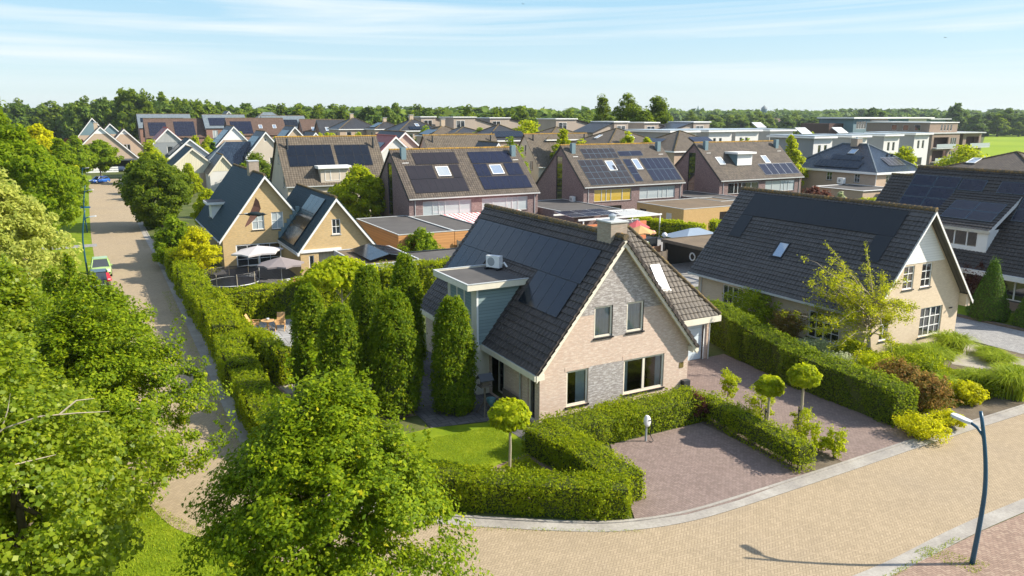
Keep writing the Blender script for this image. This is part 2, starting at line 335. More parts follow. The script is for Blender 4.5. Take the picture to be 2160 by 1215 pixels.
# ------------------------------------------------------------------ building helpers
def frame(o, u, n):
    """matrix with columns u (along), n (outward), z and origin o"""
    m = np.eye(4); m[:3, 0] = u; m[:3, 1] = n; m[:3, 2] = (0, 0, 1); m[:3, 3] = o; return m
def wallframe(side, pos):
    if side == 'S': return frame((0, pos, 0), (1, 0, 0), (0, -1, 0))
    if side == 'N': return frame((0, pos, 0), (1, 0, 0), (0, 1, 0))
    if side == 'W': return frame((pos, 0, 0), (0, 1, 0), (-1, 0, 0))
    return frame((pos, 0, 0), (0, 1, 0), (1, 0, 0))
def holed(mb, poly, holes, Mx, depth=.13):
    """wall polygon (u, z) with rectangular openings cut through, and their reveals, pushed into mb"""
    bm = bmesh.new(); bm.faces.new([bm.verts.new((u, z, 0)) for u, z in poly])
    for (u0, u1, z0, z1) in holes:
        for co, no in (((u0, 0, 0), (1, 0, 0)), ((u1, 0, 0), (1, 0, 0)), ((0, z0, 0), (0, 1, 0)), ((0, z1, 0), (0, 1, 0))):
            bmesh.ops.bisect_plane(bm, geom=bm.verts[:] + bm.edges[:] + bm.faces[:], plane_co=co, plane_no=no)
    dead = []
    for f in bm.faces:
        c = f.calc_center_median()
        if any(u0 < c.x < u1 and z0 < c.y < z1 for u0, u1, z0, z1 in holes): dead.append(f)
    bmesh.ops.delete(bm, geom=dead, context='FACES'); bm.normal_update()
    fl = np.linalg.det(np.asarray(Mx)[:3, :3]) > 0
    for f in bm.faces:
        pts = [(v.co.x, 0, v.co.y) for v in f.verts]
        if f.normal.z < 0: pts = pts[::-1]
        mb.add(pts[::-1] if True else pts, [tuple(range(len(pts)))], Mx)
    bm.free()
    for (u0, u1, z0, z1) in holes:
        for a, b in (((u0, z0), (u1, z0)), ((u1, z0), (u1, z1)), ((u1, z1), (u0, z1)), ((u0, z1), (u0, z0))):
            mb.add([(a[0], 0, a[1]), (b[0], 0, b[1]), (b[0], -depth, b[1]), (a[0], -depth, a[1])], [(0, 1, 2, 3)], Mx)
def window(par, side, pos, u0, u1, z0, z1, st='1', fm='white', gm='glassd', sill='dark', curtain=None, rec=.05, fw=.07, name='window', out=0., label=None):
    """st: '1' one pane, '2','3' lights side by side, 'a+b' gives light widths; 'NxM' glazing bars; part > pane, sill, curtain"""
    Mx = wallframe(side, pos); b = MB(); n0, n1 = -rec - .06 + out, -rec + out
    b.box(u0, u1, n0, n1, z0, z0 + fw, Mx).box(u0, u1, n0, n1, z1 - fw, z1, Mx).box(u0, u0 + fw, n0, n1, z0 + fw, z1 - fw, Mx).box(u1 - fw, u1, n0, n1, z0 + fw, z1 - fw, Mx)
    lights, bars = (st.split('/') + [''])[:2] if '/' in st else (st, '')
    ws = [float(q) for q in lights.split('+')] if '+' in lights else [1.] * int(lights)
    tw = sum(ws); x = u0; edges = []
    for w in ws: edges.append((x, x + (u1 - u0) * w / tw)); x += (u1 - u0) * w / tw
    for e in edges[1:]: b.box(e[0] - fw * .7, e[0] + fw * .7, n0 + .003, n1 + .003, z0 + fw, z1 - fw, Mx)
    if bars:
        nx, nz = map(int, bars.split('x'))
        for e in edges:
            for k in range(1, nx): xx = e[0] + (e[1] - e[0]) * k / nx; b.box(xx - .022, xx + .022, n1 - .04, n1 - .006, z0 + fw, z1 - fw, Mx)
            for k in range(1, nz): zz = z0 + (z1 - z0) * k / nz; b.box(e[0] + fw, e[1] - fw, n1 - .038, n1 - .004, zz - .022, zz + .022, Mx)
    w = b.build(name, M[fm], par)
    if label: w['label'] = label
    MB().add([(u0 + .03, n1 - .045, z0 + .03), (u1 - .03, n1 - .045, z0 + .03), (u1 - .03, n1 - .045, z1 - .03), (u0 + .03, n1 - .045, z1 - .03)], [(3, 2, 1, 0)], Mx).build('pane', M[gm], w)
    if sill: MB().box(u0 - .06, u1 + .06, n1 + .005, .07 + out, z0 - .075, z0 - .008, Mx).build('sill', M[sill], w)
    if curtain:
        for (c0, c1) in curtain:
            rows = []
            for zz in (z0 + .05, z1 - .05):
                rows.append([(c0 + (c1 - c0) * k / 40, -rec - .15 + .03 * math.sin(k * 1.9) + .012 * math.sin(k * 5.1), zz) for k in range(41)])
            MB().grid(rows, Mx).build('curtain', M['curtain'], w, smooth=True)
    return w
def sframe(p0, s, t):
    """frame of a roof slope: s along the eave, t up the slope, n out of it"""
    s = np.asarray(s, float); t = np.asarray(t, float); s /= np.linalg.norm(s); t /= np.linalg.norm(t); n = np.cross(s, t)
    if n[2] < 0: s = -s; n = -n
    m = np.eye(4); m[:3, 0] = s; m[:3, 1] = t; m[:3, 2] = n; m[:3, 3] = p0; return m
def tiles(name, m, par, Fr, poly, tw=.3, th=.34, amp=.026, step=.055, sub=6, lift=.03):
    """interlocking roof tiles as real relief on a convex slope polygon (s, t)"""
    ss = [p[0] for p in poly]; ts = [p[1] for p in poly]; s0, s1, t0, t1 = min(ss), max(ss), min(ts), max(ts)
    ns = int((s1 - s0) / tw * sub) + 2; nr = int((t1 - t0) / th) + 1
    S = s0 + np.arange(ns) * tw / sub; prof = amp * np.abs(np.sin(np.arange(ns) / sub * math.pi)) ** .7
    rng = np.random.default_rng(7); V = []
    for r in range(nr):
        jit = np.repeat(rng.normal(0, .003, ns // sub + 1), sub)[:ns]
        for k, hh in ((0, step), (1, 0.)):
            V.append(np.stack([S, np.full(ns, t0 + (r + k) * th), prof + hh + lift + jit], 1))
    V = np.concatenate(V); rows = nr * 2
    a = (np.arange(rows - 1)[:, None] * ns + np.arange(ns - 1)[None]).ravel()
    F = np.stack([a, a + 1, a + ns + 1, a + ns], 1)
    me = bpy.data.meshes.new(name); me.from_pydata(V.tolist(), [], F.tolist())
    bm = bmesh.new(); bm.from_mesh(me); n = len(poly)
    area = sum(poly[i][0] * poly[(i + 1) % n][1] - poly[(i + 1) % n][0] * poly[i][1] for i in range(n)); sg = 1 if area > 0 else -1
    for i in range(n):
        (x0, y0), (x1, y1) = poly[i], poly[(i + 1) % n]; no = (sg * (y1 - y0), -sg * (x1 - x0), 0)
        bmesh.ops.bisect_plane(bm, geom=bm.verts[:] + bm.edges[:] + bm.faces[:], plane_co=(x0, y0, 0), plane_no=no, clear_outer=True)
    Mt = Matrix(Fr.tolist()); bm.transform(Mt); bm.transform(Matrix.Translation(Vector(-woff(par)))); bm.to_mesh(me); bm.free(); me.update(); auto_uv(me); me.materials.append(m)
    return link(bpy.data.objects.new(name, me), par)
def slope_slab(name, m, par, Fr, poly, th=.1, lift=0.):
    return MB().slab([(Fr @ np.array([s, t, lift, 1]))[:3] for s, t in poly], -Fr[:3, 2] * th).build(name, m, par)
_pan = {}
def panel_mesh(w, h, mk, fk):
    key = (round(w, 2), round(h, 2), mk, fk)
    if key not in _pan:
        b = MB(); b.box(0, w, 0, h, 0, .035); fr = b
        me = bpy.data.meshes.new('solar_panel'); e = .022
        vs = [(0, 0, 0), (w, 0, 0), (w, h, 0), (0, h, 0), (0, 0, .035), (w, 0, .035), (w, h, .035), (0, h, .035), (e, e, .033), (w - e, e, .033), (w - e, h - e, .033), (e, h - e, .033)]
        fs = [(0, 3, 2, 1), (0, 1, 5, 4), (1, 2, 6, 5), (2, 3, 7, 6), (3, 0, 4, 7), (4, 5, 9, 8), (5, 6, 10, 9), (6, 7, 11, 10), (7, 4, 8, 11), (8, 9, 10, 11)]
        me.from_pydata(vs, [], fs); me.update(); auto_uv(me); me.materials.append(M[fk]); me.materials.append(M[mk]); me.polygons[9].material_index = 1
        _pan[key] = me
    return _pan[key]
def panels(par, Fr, s0, t0, nx, ny, w, h, mk='solar', fk='frame_s', gap=.02, lift=.1, skip=(), sgn=1, tilt=None):
    me = panel_mesh(w, h, mk, fk); off = woff(par)
    for i in range(nx):
        for j in range(ny):
            if (i, j) in skip: continue
            o = bpy.data.objects.new('solar_panel', me); link(o, par)
            T = np.eye(4); T[:3, 3] = (s0 + i * (w + gap), t0 + j * (h + gap), lift)
            G = Fr @ T
            if tilt is not None: G = G @ tilt
            G = G.copy(); G[:3, 3] -= off; o.matrix_local = Matrix(G.tolist())
def skylight(par, Fr, s0, s1, t0, t1, fm='grey', gm='skyl', lift=.06, hh=.09, open_=False):
    b = MB(); f = .09
    b.box(s0, s1, t0, t0 + f, lift, lift + hh, Fr).box(s0, s1, t1 - f, t1, lift, lift + hh, Fr).box(s0, s0 + f, t0 + f, t1 - f, lift, lift + hh, Fr).box(s1 - f, s1, t0 + f, t1 - f, lift, lift + hh, Fr)
    w = b.build('roof_window', M[fm], par)
    MB().box(s0 + f - .01, s1 - f + .01, t0 + f - .01, t1 - f + .01, lift + .02, lift + .06, Fr).build('pane', M[gm], w)
    MB().box(s0 - .12, s1 + .12, t0 - .16, t0 - .003, lift - .01, lift + .03, Fr).build('flashing', M['frame_s'], w)
    return w
def gable_walls(root, side_pos, a0, a1, rp, he0, he1, hr, axis, mat, holes, inset_hr=.12):
    """four walls of a gabled house. axis 'Y': gables face S and N, a = x; axis 'X': gables face W and E, a = y.
    side_pos = (low, high) position of the gables; holes: side -> [(u0,u1,z0,z1)]"""
    b = MB(); g0, g1 = side_pos; gp = [(a0, -.3), (a1, -.3), (a1, he1), (rp, hr - inset_hr), (a0, he0)]
    sides = (('S', 'N', 'W', 'E') if axis == 'Y' else ('W', 'E', 'S', 'N'))
    holed(b, gp, holes.get(sides[0], []), wallframe(sides[0], g0)); holed(b, gp, holes.get(sides[1], []), wallframe(sides[1], g1))
    holed(b, [(g0, -.3), (g1, -.3), (g1, he0), (g0, he0)], holes.get(sides[2], []), wallframe(sides[2], a0))
    holed(b, [(g0, -.3), (g1, -.3), (g1, he1), (g0, he1)], holes.get(sides[3], []), wallframe(sides[3], a1))
    return b.build('wall', mat, root)
def ridgecap(par, p, q, m, r=.13, seg=24, lift=.08):
    p = np.asarray(p, float); q = np.asarray(q, float); n = max(2, int(np.linalg.norm(q - p) / .36)); pts = []; rad = []
    for i in range(n):
        a = p + (q - p) * i / n; c = p + (q - p) * (i + .98) / n; pts += [a, c]; rad += [r * 1.12, r * .92]
    pts = [x + np.array([0, 0, lift - .06]) for x in pts]
    return MB().tube(pts, rad, 10).build('ridge_cap', m, par)
def downpipe(par, x, y, z1, m='zinc', z0=0., r=.045):
    return MB().tube([(x, y, z0), (x, y, z1)], r, 8).build('downpipe', M[m], par)
def chimney(par, x0, x1, y0, y1, z0, z1, mat, cap='lgrey', pot=True):
    c = MB().box(x0, x1, y0, y1, z0, z1).build('chimney', mat, par)
    MB().box(x0 - .05, x1 + .05, y0 - .05, y1 + .05, z1 + .002, z1 + .07).build('cap', M[cap], c)
    if pot:
        cx, cy = (x0 + x1) / 2, (y0 + y1) / 2
        MB().lathe([(.13, z1 + .07), (.13, z1 + .2), (.2, z1 + .22), (.2, z1 + .3), (.07, z1 + .38), (0, z1 + .39)], 12, (cx, cy, 0)).build('cowl', M['zinc'], c)
    return c
def bargeboard(par, pts, m, off=(0, -.04, 0), depth=.26):
    """pts: eave, apex, eave along the verge; a board hanging below that line"""
    b = MB()
    for p, q in zip(pts[:-1], pts[1:]):
        p = np.asarray(p, float); q = np.asarray(q, float); dn = np.array([0, 0, -depth])
        b.slab([p, q, q + dn, p + dn], off)
    return b.build('bargeboard', m, par)
# ------------------------------------------------------------------ the ground, roads and yards
def sheet(name, pts, z, m, kind='structure'):
    o = MB().poly([(x, y, z) for x, y in pts]).build(name, M[m])
    return tag(o, None, kind=kind)
def fine(pts, n=6):
    """smooth a control polyline (Catmull-Rom)"""
    p = [np.array(q, float) for q in pts]; p = [2 * p[0] - p[1]] + p + [2 * p[-1] - p[-2]]; out = []
    for i in range(1, len(p) - 2):
        for k in range(n):
            t = k / n; a, b, c, d = p[i - 1:i + 3]
            out.append(.5 * (2 * b + (c - a) * t + (2 * a - 5 * b + 4 * c - d) * t * t + (3 * b - a - 3 * c + d) * t ** 3))
    out.append(p[-2]); return out
def ribbon(name, A, B, z, m, dz=0.):
    b = MB(); n = min(len(A), len(B))
    for i in range(n - 1):
        b.add([(*A[i][:2], z), (*B[i][:2], z), (*B[i + 1][:2], z), (*A[i + 1][:2], z)], [(0, 1, 2, 3)])
    return tag(b.build(name, M[m]), None, kind='structure')
def offs(L, d):
    out = []
    for i, p in enumerate(L):
        t = L[min(i + 1, len(L) - 1)] - L[max(i - 1, 0)]; t /= np.linalg.norm(t); out.append(p + d * np.array([-t[1], t[0]]))
    return out
sheet('ground', [(-6000, -300), (9000, -300), (9000, 9000), (-6000, 9000)], -.02, 'garden')
inner = fine([(-22.2, 175), (-22.1, 120), (-22.2, 80), (-22.0, 62), (-21.9, 40), (-21.9, 20), (-21.9, 5), (-21.3, .5), (-19.6, -2.6), (-17.7, -4.9), (-15.9, -6.4), (-12.4, -8.75), (-10.5, -9.6), (-8.4, -10.05), (-5.7, -10.15), (0, -10.1), (6, -10.0), (14, -10.0), (30, -10), (110, -10)])
outer = fine([(-28.4, 175), (-28.2, 120), (-27.9, 80), (-27.6, 62), (-27.2, 40), (-27.1, 20), (-26.6, 6), (-25.6, -.4), (-24.2, -3), (-22.3, -5.6), (-20.0, -8.2), (-16.8, -11.2), (-13.5, -13.6), (-10.2, -14.8), (-5.5, -15.15), (0, -14.9), (6, -14.9), (14, -14.9), (30, -15), (110, -15)])
ribbon('road', inner, outer, .0, 'road')
k_in = offs(inner, .55); ribbon('gutter', k_in, inner, .012, 'kerb')
# kerb stones between the gutter and the yards
kb = MB(); kk = offs(inner, .68)
for i in range(len(kk) - 1):
    if np.linalg.norm(kk[i] - kk[i + 1]) < 12: kb.slab([(*k_in[i], .0), (*k_in[i + 1], .0), (*kk[i + 1], .0), (*kk[i], .0)], (0, 0, .05))
tag(kb.build('kerb', M['kerb']), None, kind='structure')
k_out = offs(outer[60:], -.6); ribbon('gutter', outer[60:], k_out, .012, 'kerb')
sheet('pavement', [(-12, -30), (-11.5, -15.75), (-5.5, -15.76), (0, -15.52), (110, -15.6), (110, -30)], .016, 'walk')
sheet('lawn_verge', [(-27.0, 110), (-26.9, 40), (-26.9, 20), (-26.2, 5.5), (-25.2, -.4), (-23.8, -3), (-21.9, -5.6), (-19.5, -8.2), (-16.5, -11.2), (-13, -13.6), (-12, -30), (-70, -30), (-70, 190), (-27.9, 190)], -.008, 'grass')
sheet('side_path', [(-27.3, 68.6), (-27.3, 70.8), (-33, 70.6), (-40, 69), (-40, 67), (-33, 68.4)], .004, 'greypave')
sheet('side_lane', [(-22.6, 64.5), (-22.6, 72), (-14, 70), (-6, 68), (-6, 65), (-14, 65.5)], .004, 'road2')
sheet('parking_pad', [(-10.3, -9.1), (-7.2, -3.2), (-1.9, -3.2), (-1.7, -9.5), (-5.8, -9.72), (-8.3, -9.6)], .02, 'pad')
sheet('driveway', [(.55, -9.5), (5.95, -9.45), (6.3, -2), (6.9, 4.4), (0.0, 4.4), (.0, -.6), (.5, -2.5)], .02, 'pad')
sheet('planting_strip', [(-1.7, -9.5), (-1.9, -3.0), (-.6, -1.2), (.5, -2.5), (.55, -9.5)], .012, 'soil')
sheet('front_lawn', [(-16.6, 2.2), (-13.6, 2.42), (-9.6, 1.4), (-10.2, -6.2), (-13.2, -6.6), (-15.6, -4.6), (-18.2, -1.5)], .016, 'grass')
sheet('bark_bed', [(-15.4, -3.7), (-12.6, -2.6), (-10.9, -2.2), (-10.6, -6.6), (-12.6, -6.4), (-15.5, -4.8), (-18.6, -1.4), (-16.6, 2.2), (-15.2, 1.9), (-15.9, -1.2)], .024, 'bark')
sheet('entry_terrace', [(-13.6, 2.4), (-9.0, 1.5), (-9.0, 13.6), (-13.6, 13.6)], .02, 'dkslab')
sheet('edge_path', [(-10.4, -1.2), (-9.05, -.4), (-9.05, 1.5), (-10.6, 1.5)], .026, 'dkslab')
sheet('back_lawn', [(-20.2, 2.5), (-12, 14), (-9, 14), (-8, 28), (-20, 27)], .006, 'grass')
sheet('terrace', [(-18.6, 19.2), (-14.2, 17.8), (-12.6, 25.5), (-19.4, 26.3)], .02, 'slab')
sheet('garden_path', [(-18.6, 10.3), (-15.9, 10.3), (-15.9, 13.2), (-19.0, 13.4)], .016, 'gravel')
sheet('leaf_bed', [(-19.3, 4.2), (-12.0, 4.2), (-13.3, 14.4), (-19.4, 15.2), (-19.0, 13), (-18.8, 10.4)], .012, 'bark')
sheet('garden_bed', [(6.3, -9.45), (24, -9.45), (24, -3.2), (14.2, -.2), (14.2, 15), (9.8, 15), (7.4, 4), (6.3, -2)], .008, 'soil')
sheet('gravel_path', [(17.5, -3.6), (19.2, -6.8), (22, -6.2), (22.8, -1.2), (21, -.6)], .016, 'gravel')
sheet('grey_driveway', [(23.3, -5.4), (26, -9.45), (36, -9.45), (29.6, -1.0), (29.2, 6), (23.9, 6), (23.4, 0)], .016, 'greypave')
sheet('side_lawn', [(29.3, -1.2), (33.2, -1.2), (33.2, 6.5), (29.0, 6.5)], .02, 'grass')
b_ = MB()
for p, q in (((28.9, -1.6), (28.6, 7)), ((28.9, -1.6), (34.5, -3.5))):
    p = np.array(p); q = np.array(q); t = (q - p) / np.linalg.norm(q - p); nn = np.array([-t[1], t[0]]) * .16
    b_.slab([(*(p - nn), .0), (*(q - nn), .0), (*(q + nn), .0), (*(p + nn), .0)], (0, 0, .17))
tag(b_.build('edging_kerb', M['oldwood']), None, kind='structure')
sheet('yellow_yard', [(-20.5, 31), (-3, 31), (-3, 47.5), (-20.5, 47.5)], .004, 'dkslab')
sheet('back_yard', [(10, 20), (40, 20), (60, 57), (8, 54)], .002, 'greypave')
# fields beyond the town
def Pf(*a): return tuple(P(*a)[:2])
sheet('field', [Pf(2060, 345), Pf(2300, 372), Pf(2300, 277), Pf(2080, 279)], .05, 'meadow')
sheet('field', [Pf(1500, 274), Pf(1790, 276), Pf(1790, 267), Pf(1500, 265)], .05, 'meadow')
sheet('rape_field', [Pf(1566, 270.5), Pf(1735, 271.5), Pf(1735, 265.5), Pf(1566, 264.8)], .3, 'rape')
sheet('field', [Pf(-40, 273), Pf(110, 273), Pf(110, 266), Pf(-40, 266)], .1, 'rape')
# ------------------------------------------------------------------ the main house
def slopeW(yf, xe, ze, xr, zr): return sframe((xe, yf, ze), (0, -1, 0), (xr - xe, 0, zr - ze)), math.hypot(xr - xe, zr - ze)
def slopeE(y0, xe, ze, xr, zr): return sframe((xe, y0, ze), (0, 1, 0), (xr - xe, 0, zr - ze)), math.hypot(xr - xe, zr - ze)
def slopeS(x0, ye, ze, yr, zr): return sframe((x0, ye, ze), (1, 0, 0), (0, yr - ye, zr - ze)), math.hypot(yr - ye, zr - ze)
def slopeN(x1, ye, ze, yr, zr): return sframe((x1, ye, ze), (-1, 0, 0), (0, yr - ye, zr - ze)), math.hypot(yr - ye, zr - ze)
def rect(L, H): return [(0, 0), (L, 0), (L, H), (0, H)]
H = thing('main_house', 'pale pink brick house with grey accent gable brick and rows of black solar panels', 'house', (-4.6, 0, 0))
XR, ZR, XE, ZE, YB = -4.6, 8.85, -9.42, 2.78, 14.5
hS = [(-7.56, -6.31, .76, 2.56), (-4.17, -1.6, .78, 2.6), (-6.03, -4.95, 4.0, 5.56), (-4.1, -3.05, 4.02, 5.56)]
hW = [(.45, 1.15, .1, 2.55), (3.55, 5.2, .05, 2.55), (5.6, 8.7, .1, 2.4)]
gable_walls(H, (0, 14.2), -9.05, 0, XR, 3.12, 2.95, 8.8, 'Y', M['brick_main'], {'S': hS, 'W': hW})
ac = MB()
holed(ac, [(-6.3, -.3), (-4.18, -.3), (-4.18, 2.62), (-6.3, 2.62)], [], wallframe('S', -.006))
zc = 5.2; xl = XR - (8.62 - zc) / 1.27; xr_ = XR + (8.62 - zc) / 1.27
holed(ac, [(xl, zc), (xr_, zc), (XR, 8.6)], [(-6.03, -4.95, 4.0, 5.56), (-4.1, -3.05, 4.02, 5.56)], wallframe('S', -.006))
holed(ac, [(-4.94, 3.95), (-4.11, 3.95), (-4.11, 5.2), (-4.94, 5.2)], [], wallframe('S', -.006))
ac.build('accent_brickwork', M['brick_grey'], H)
for (u0, u1, z0, z1) in hS: MB().box(u0 - .1, u1 + .1, -.012, .02, z1 + .005, z1 + .23).build('lintel', M['brick_main'] if z0 < 3 else M['brick_grey'], H)
for k, (u0, u1, z0, z1) in enumerate(hS):
    cur = [(u0 + .08, u0 + .38), (u1 - .42, u1 - .08)] if k < 2 else [(u0 + .06, u1 - .06)]
    if k == 0: cur = [(u1 - .6, u1 - .08)]
    window(H, 'S', 0, u0, u1, z0, z1, '1+1' if k == 1 else '1', 'cream', 'glass', 'black', cur, rec=.06, fw=.1)
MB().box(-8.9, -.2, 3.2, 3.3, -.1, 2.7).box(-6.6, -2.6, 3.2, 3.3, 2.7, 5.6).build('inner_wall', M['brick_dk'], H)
window(H, 'W', -9.05, .45, 1.15, .1, 2.55, '1', 'cream', 'glassd', None, rec=.1)
dr = window(H, 'W', -9.05, 3.55, 5.2, .05, 2.55, '1+.5+1', 'cream', 'glassd', None, rec=.5, name='front_door')
# lower glazed tower and dormer
t_ = MB(); holed(t_, [(5.3, -.2), (9.0, -.2), (9.0, 5.8), (5.3, 5.8)], [(5.95, 6.75, 3.3, 5.5), (6.9, 7.7, 3.3, 5.5), (7.85, 8.65, 3.3, 5.5), (5.9, 8.6, .15, 2.4)], wallframe('W', -9.75))
t_.box(-9.74, -9.0, 5.3, 5.62, -.2, 2.75).box(-9.74, -9.0, 8.7, 9.0, -.2, 2.75)
d = t_.build('dormer_tower', M['cream'], H)
for u0 in (5.95, 6.9, 7.85): window(d, 'W', -9.75, u0, u0 + .8, 3.3, 5.5, '1', 'cream', 'glassd', None, rec=.06, fw=.05)
window(d, 'W', -9.75, 5.9, 8.6, .15, 2.4, '1+1+1', 'cream', 'glassd', None, rec=.06, fw=.06)
MB().box(-9.735, -6.6, 5.29, 9.01, 2.76, 5.8).build('dormer_cheek', M['siding'], H)
MB().box(-9.76, -9.66, 5.27, 5.31, 2.76, 5.8).build('corner_trim', M['white'], H)
fr_ = MB(); x0, x1, y0, y1 = -10.42, -6.45, 4.95, 9.45
fr_.box(x0, x1, y0, y0 + .09, 5.81, 6.12).box(x0, x1, y1 - .09, y1, 5.81, 6.12).box(x0, x0 + .09, y0 + .09, y1 - .09, 5.81, 6.12).box(x0 + .09, x1, y0 + .09, y1 - .09, 5.81, 5.86)
fr = fr_.build('dormer_fascia', M['cream'], H)
MB().box(x0 + .1, x1, y0 + .1, y1 - .1, 5.87, 6.06).build('roofing_felt', M['bitumen'], fr)
rim = MB(); rim.box(x0 - .02, x1, y0 - .02, y0 + .1, 6.125, 6.16).box(x0 - .02, x1, y1 - .1, y1 + .02, 6.125, 6.16).box(x0 - .02, x0 + .1, y0 + .1, y1 - .1, 6.125, 6.16); rim.build('roof_edge', M['lgrey'], fr)
# roof
FW, LW = slopeW(YB, XE, ZE, XR, ZR); tiles('roof_tiles', M['tile_main'], H, FW, rect(YB + .35, LW), th=.36, amp=.03, step=.055)
slope_slab('roof_deck', M['cream'], H, FW, rect(YB + .33, LW - .02), .12)
XE2 = .25
FE, LE = slopeE(-.35, XE2, ZE, XR, ZR); slope_slab('roof_tiles', M['tile_main'], H, FE, rect(YB + .35, LE), .1, .1); slope_slab('roof_deck', M['cream'], H, FE, rect(YB + .33, LE - .02), .12, -.01)
vt = MB()     # verge tiles stepping down the gable on both sides
for Fx, Lx in ((FW, LW), (FE, LE)):
    k = 0; n = int(Lx / .36)
    s_ = YB + .35 if Fx is FW else 0.
    for k in range(n): vt.slab([(Fx @ np.array([s_ + a, k * .36 + b, .05 + .05 * (1 - b / .36), 1]))[:3] for a, b in ((-.16, 0), (.05, 0), (.05, .37), (-.16, .37))], -Fx[:3, 2] * .16)
vt.build('verge_tile', M['tile_main'], H)
ridgecap(H, (XR, -.42, ZR + .04), (XR, YB, ZR + .04), M['moss'], .15)
def bb(name, m, pts, y0, y1, depth):
    b = MB()
    for p, q in zip(pts[:-1], pts[1:]):
        b.slab([(p[0], y0, p[1]), (q[0], y0, q[1]), (q[0], y0, q[1] - depth), (p[0], y0, p[1] - depth)], (0, y1 - y0, 0))
    return b.build(name, m, H)
bg = bb('bargeboard', M['cream'], [(XE - .02, ZE - .02), (XR, ZR - .05), (XE2 + .02, ZE - .02)], -.40, -.32, .36)
MB().box(XE - .12, -9.0, -.37, .05, 2.5, 2.78).build('kneeler', M['cream'], H); MB().box(-.02, XE2 + .12, -.37, .05, 2.5, 2.78).build('kneeler', M['cream'], H)
gt = MB().box(XE - .13, XE + .06, -.32, 5.28, 2.52, 2.80).build('gutter', M['cream'], H); MB().box(XE - .13, XE + .06, 9.02, YB, 2.52, 2.80).build('gutter', M['cream'], H)
MB().box(XE - .1, XE + .03, -.3, 5.27, 2.803, 2.82).build('gutter_lining', M['zinc'], gt)
MB().box(XE, -9.05, -.3, 5.3, 2.5, 2.53).build('soffit', M['cream'], H)
MB().box(XE2 - .06, XE2 + .12, -.3, 4.2, 2.52, 2.80).build('gutter', M['cream'], H)
downpipe(H, -9.14, 1.75, 2.5); 
chm = chimney(H, -4.98, -4.02, .3, 1.45, 7.8, 9.5, M['brick_chim'], 'lgrey')
panels(H, FW, YB - 13.93, 4.83, 14, 1, .94, 1.95, gap=.015); panels(H, FW, YB - 4.53, 2.86, 4, 1, .94, 1.95, gap=.015); panels(H, FW, YB - 13.93, 2.86, 4, 1, .94, 1.95, gap=.015)
# the garage wing with its hipped roof
gw = MB(); holed(gw, [(-2, -.3), (5.45, -.3), (5.45, 2.75), (-2, 2.75)], [(2.3, 5.0, .0, 2.25)], wallframe('S', 4.3), .25); holed(gw, [(4.3, -.3), (11.2, -.3), (11.2, 2.75), (4.3, 2.75)], [], wallframe('E', 5.45)); holed(gw, [(-2, -.3), (5.45, -.3), (5.45, 2.75), (-2, 2.75)], [], wallframe('N', 11.2))
gw.build('garage_wall', M['brick_main'], H)
gd = planks('garage_door_panels', (.62, .70, .74), .5, 'v', .25, var=.03)
MB().box(2.3, 5.0, 4.42, 4.46, .02, 2.25).build('garage_door', gd, H)
MB().box(2.2, 2.3, 4.27, 4.4, 0, 2.3).box(5.0, 5.06, 4.27, 4.4, 0, 2.3).box(2.3, 5.0, 4.27, 4.4, 2.2, 2.3).build('garage_door_frame', M['white'], H)
EX, EY, EZ, HX, HY, HZ2 = 5.62, 3.7, 2.85, 1.62, 7.68, 7.9
FS, LS = slopeS(-3.8, EY, EZ, HY, HZ2); tiles('wing_roof_tiles', M['tile_wing'], H, FS, [(0, 0), (EX + 3.8, 0), (HX + 3.8, LS), (0, LS)], th=.36, amp=.03, step=.055)
Fh, Lh = slopeE(EY, EX, EZ, HX, HZ2); slope_slab('wing_roof_tiles', M['tile_wing'], H, Fh, [(0, 0), (8, 0), (HY - EY, Lh)], .1, .06)
Fn, Ln = slopeN(EX, 2 * HY - EY, EZ, HY, HZ2); slope_slab('wing_roof_tiles', M['tile_wing'], H, Fn, [(0, 0), (EX + 3.8, 0), (EX + 3.8, Ln), (EX - HX, Ln)], .1, .06)
ridgecap(H, (EX + .03, EY - .03, EZ + .05), (HX, HY, HZ2 + .06), M['ridge_d'], .12); ridgecap(H, (HX, HY, HZ2 + .08), (-3.5, HY, HZ2 + .08), M['moss'], .14)
gf = MB().box(.28, EX + .08, EY - .1, EY + .06, 2.5, 2.86).box(EX - .06, EX + .08, EY + .06, 11.6, 2.5, 2.86).box(.3, EX - .06, EY + .06, 4.28, 2.5, 2.54).build('wing_fascia', M['cream'], H)
downpipe(H, 5.36, 4.2, 2.5, 'lgrey')
sk = skylight(H, FS, 2.0 + 3.8, 2.72 + 3.8, 2.1, 3.75, 'white', 'blind', .05, .08)
MB().box(-.58, -.30, -.02, -.003, 1.62, 1.92).build('number_plate', plain('bronze_plate', (.16, .12, .035), .4, .5, .2), H)
MB().box(-.42, -.02, -.3, -.003, 0, .95).build('meter_box', M['dark'], H)
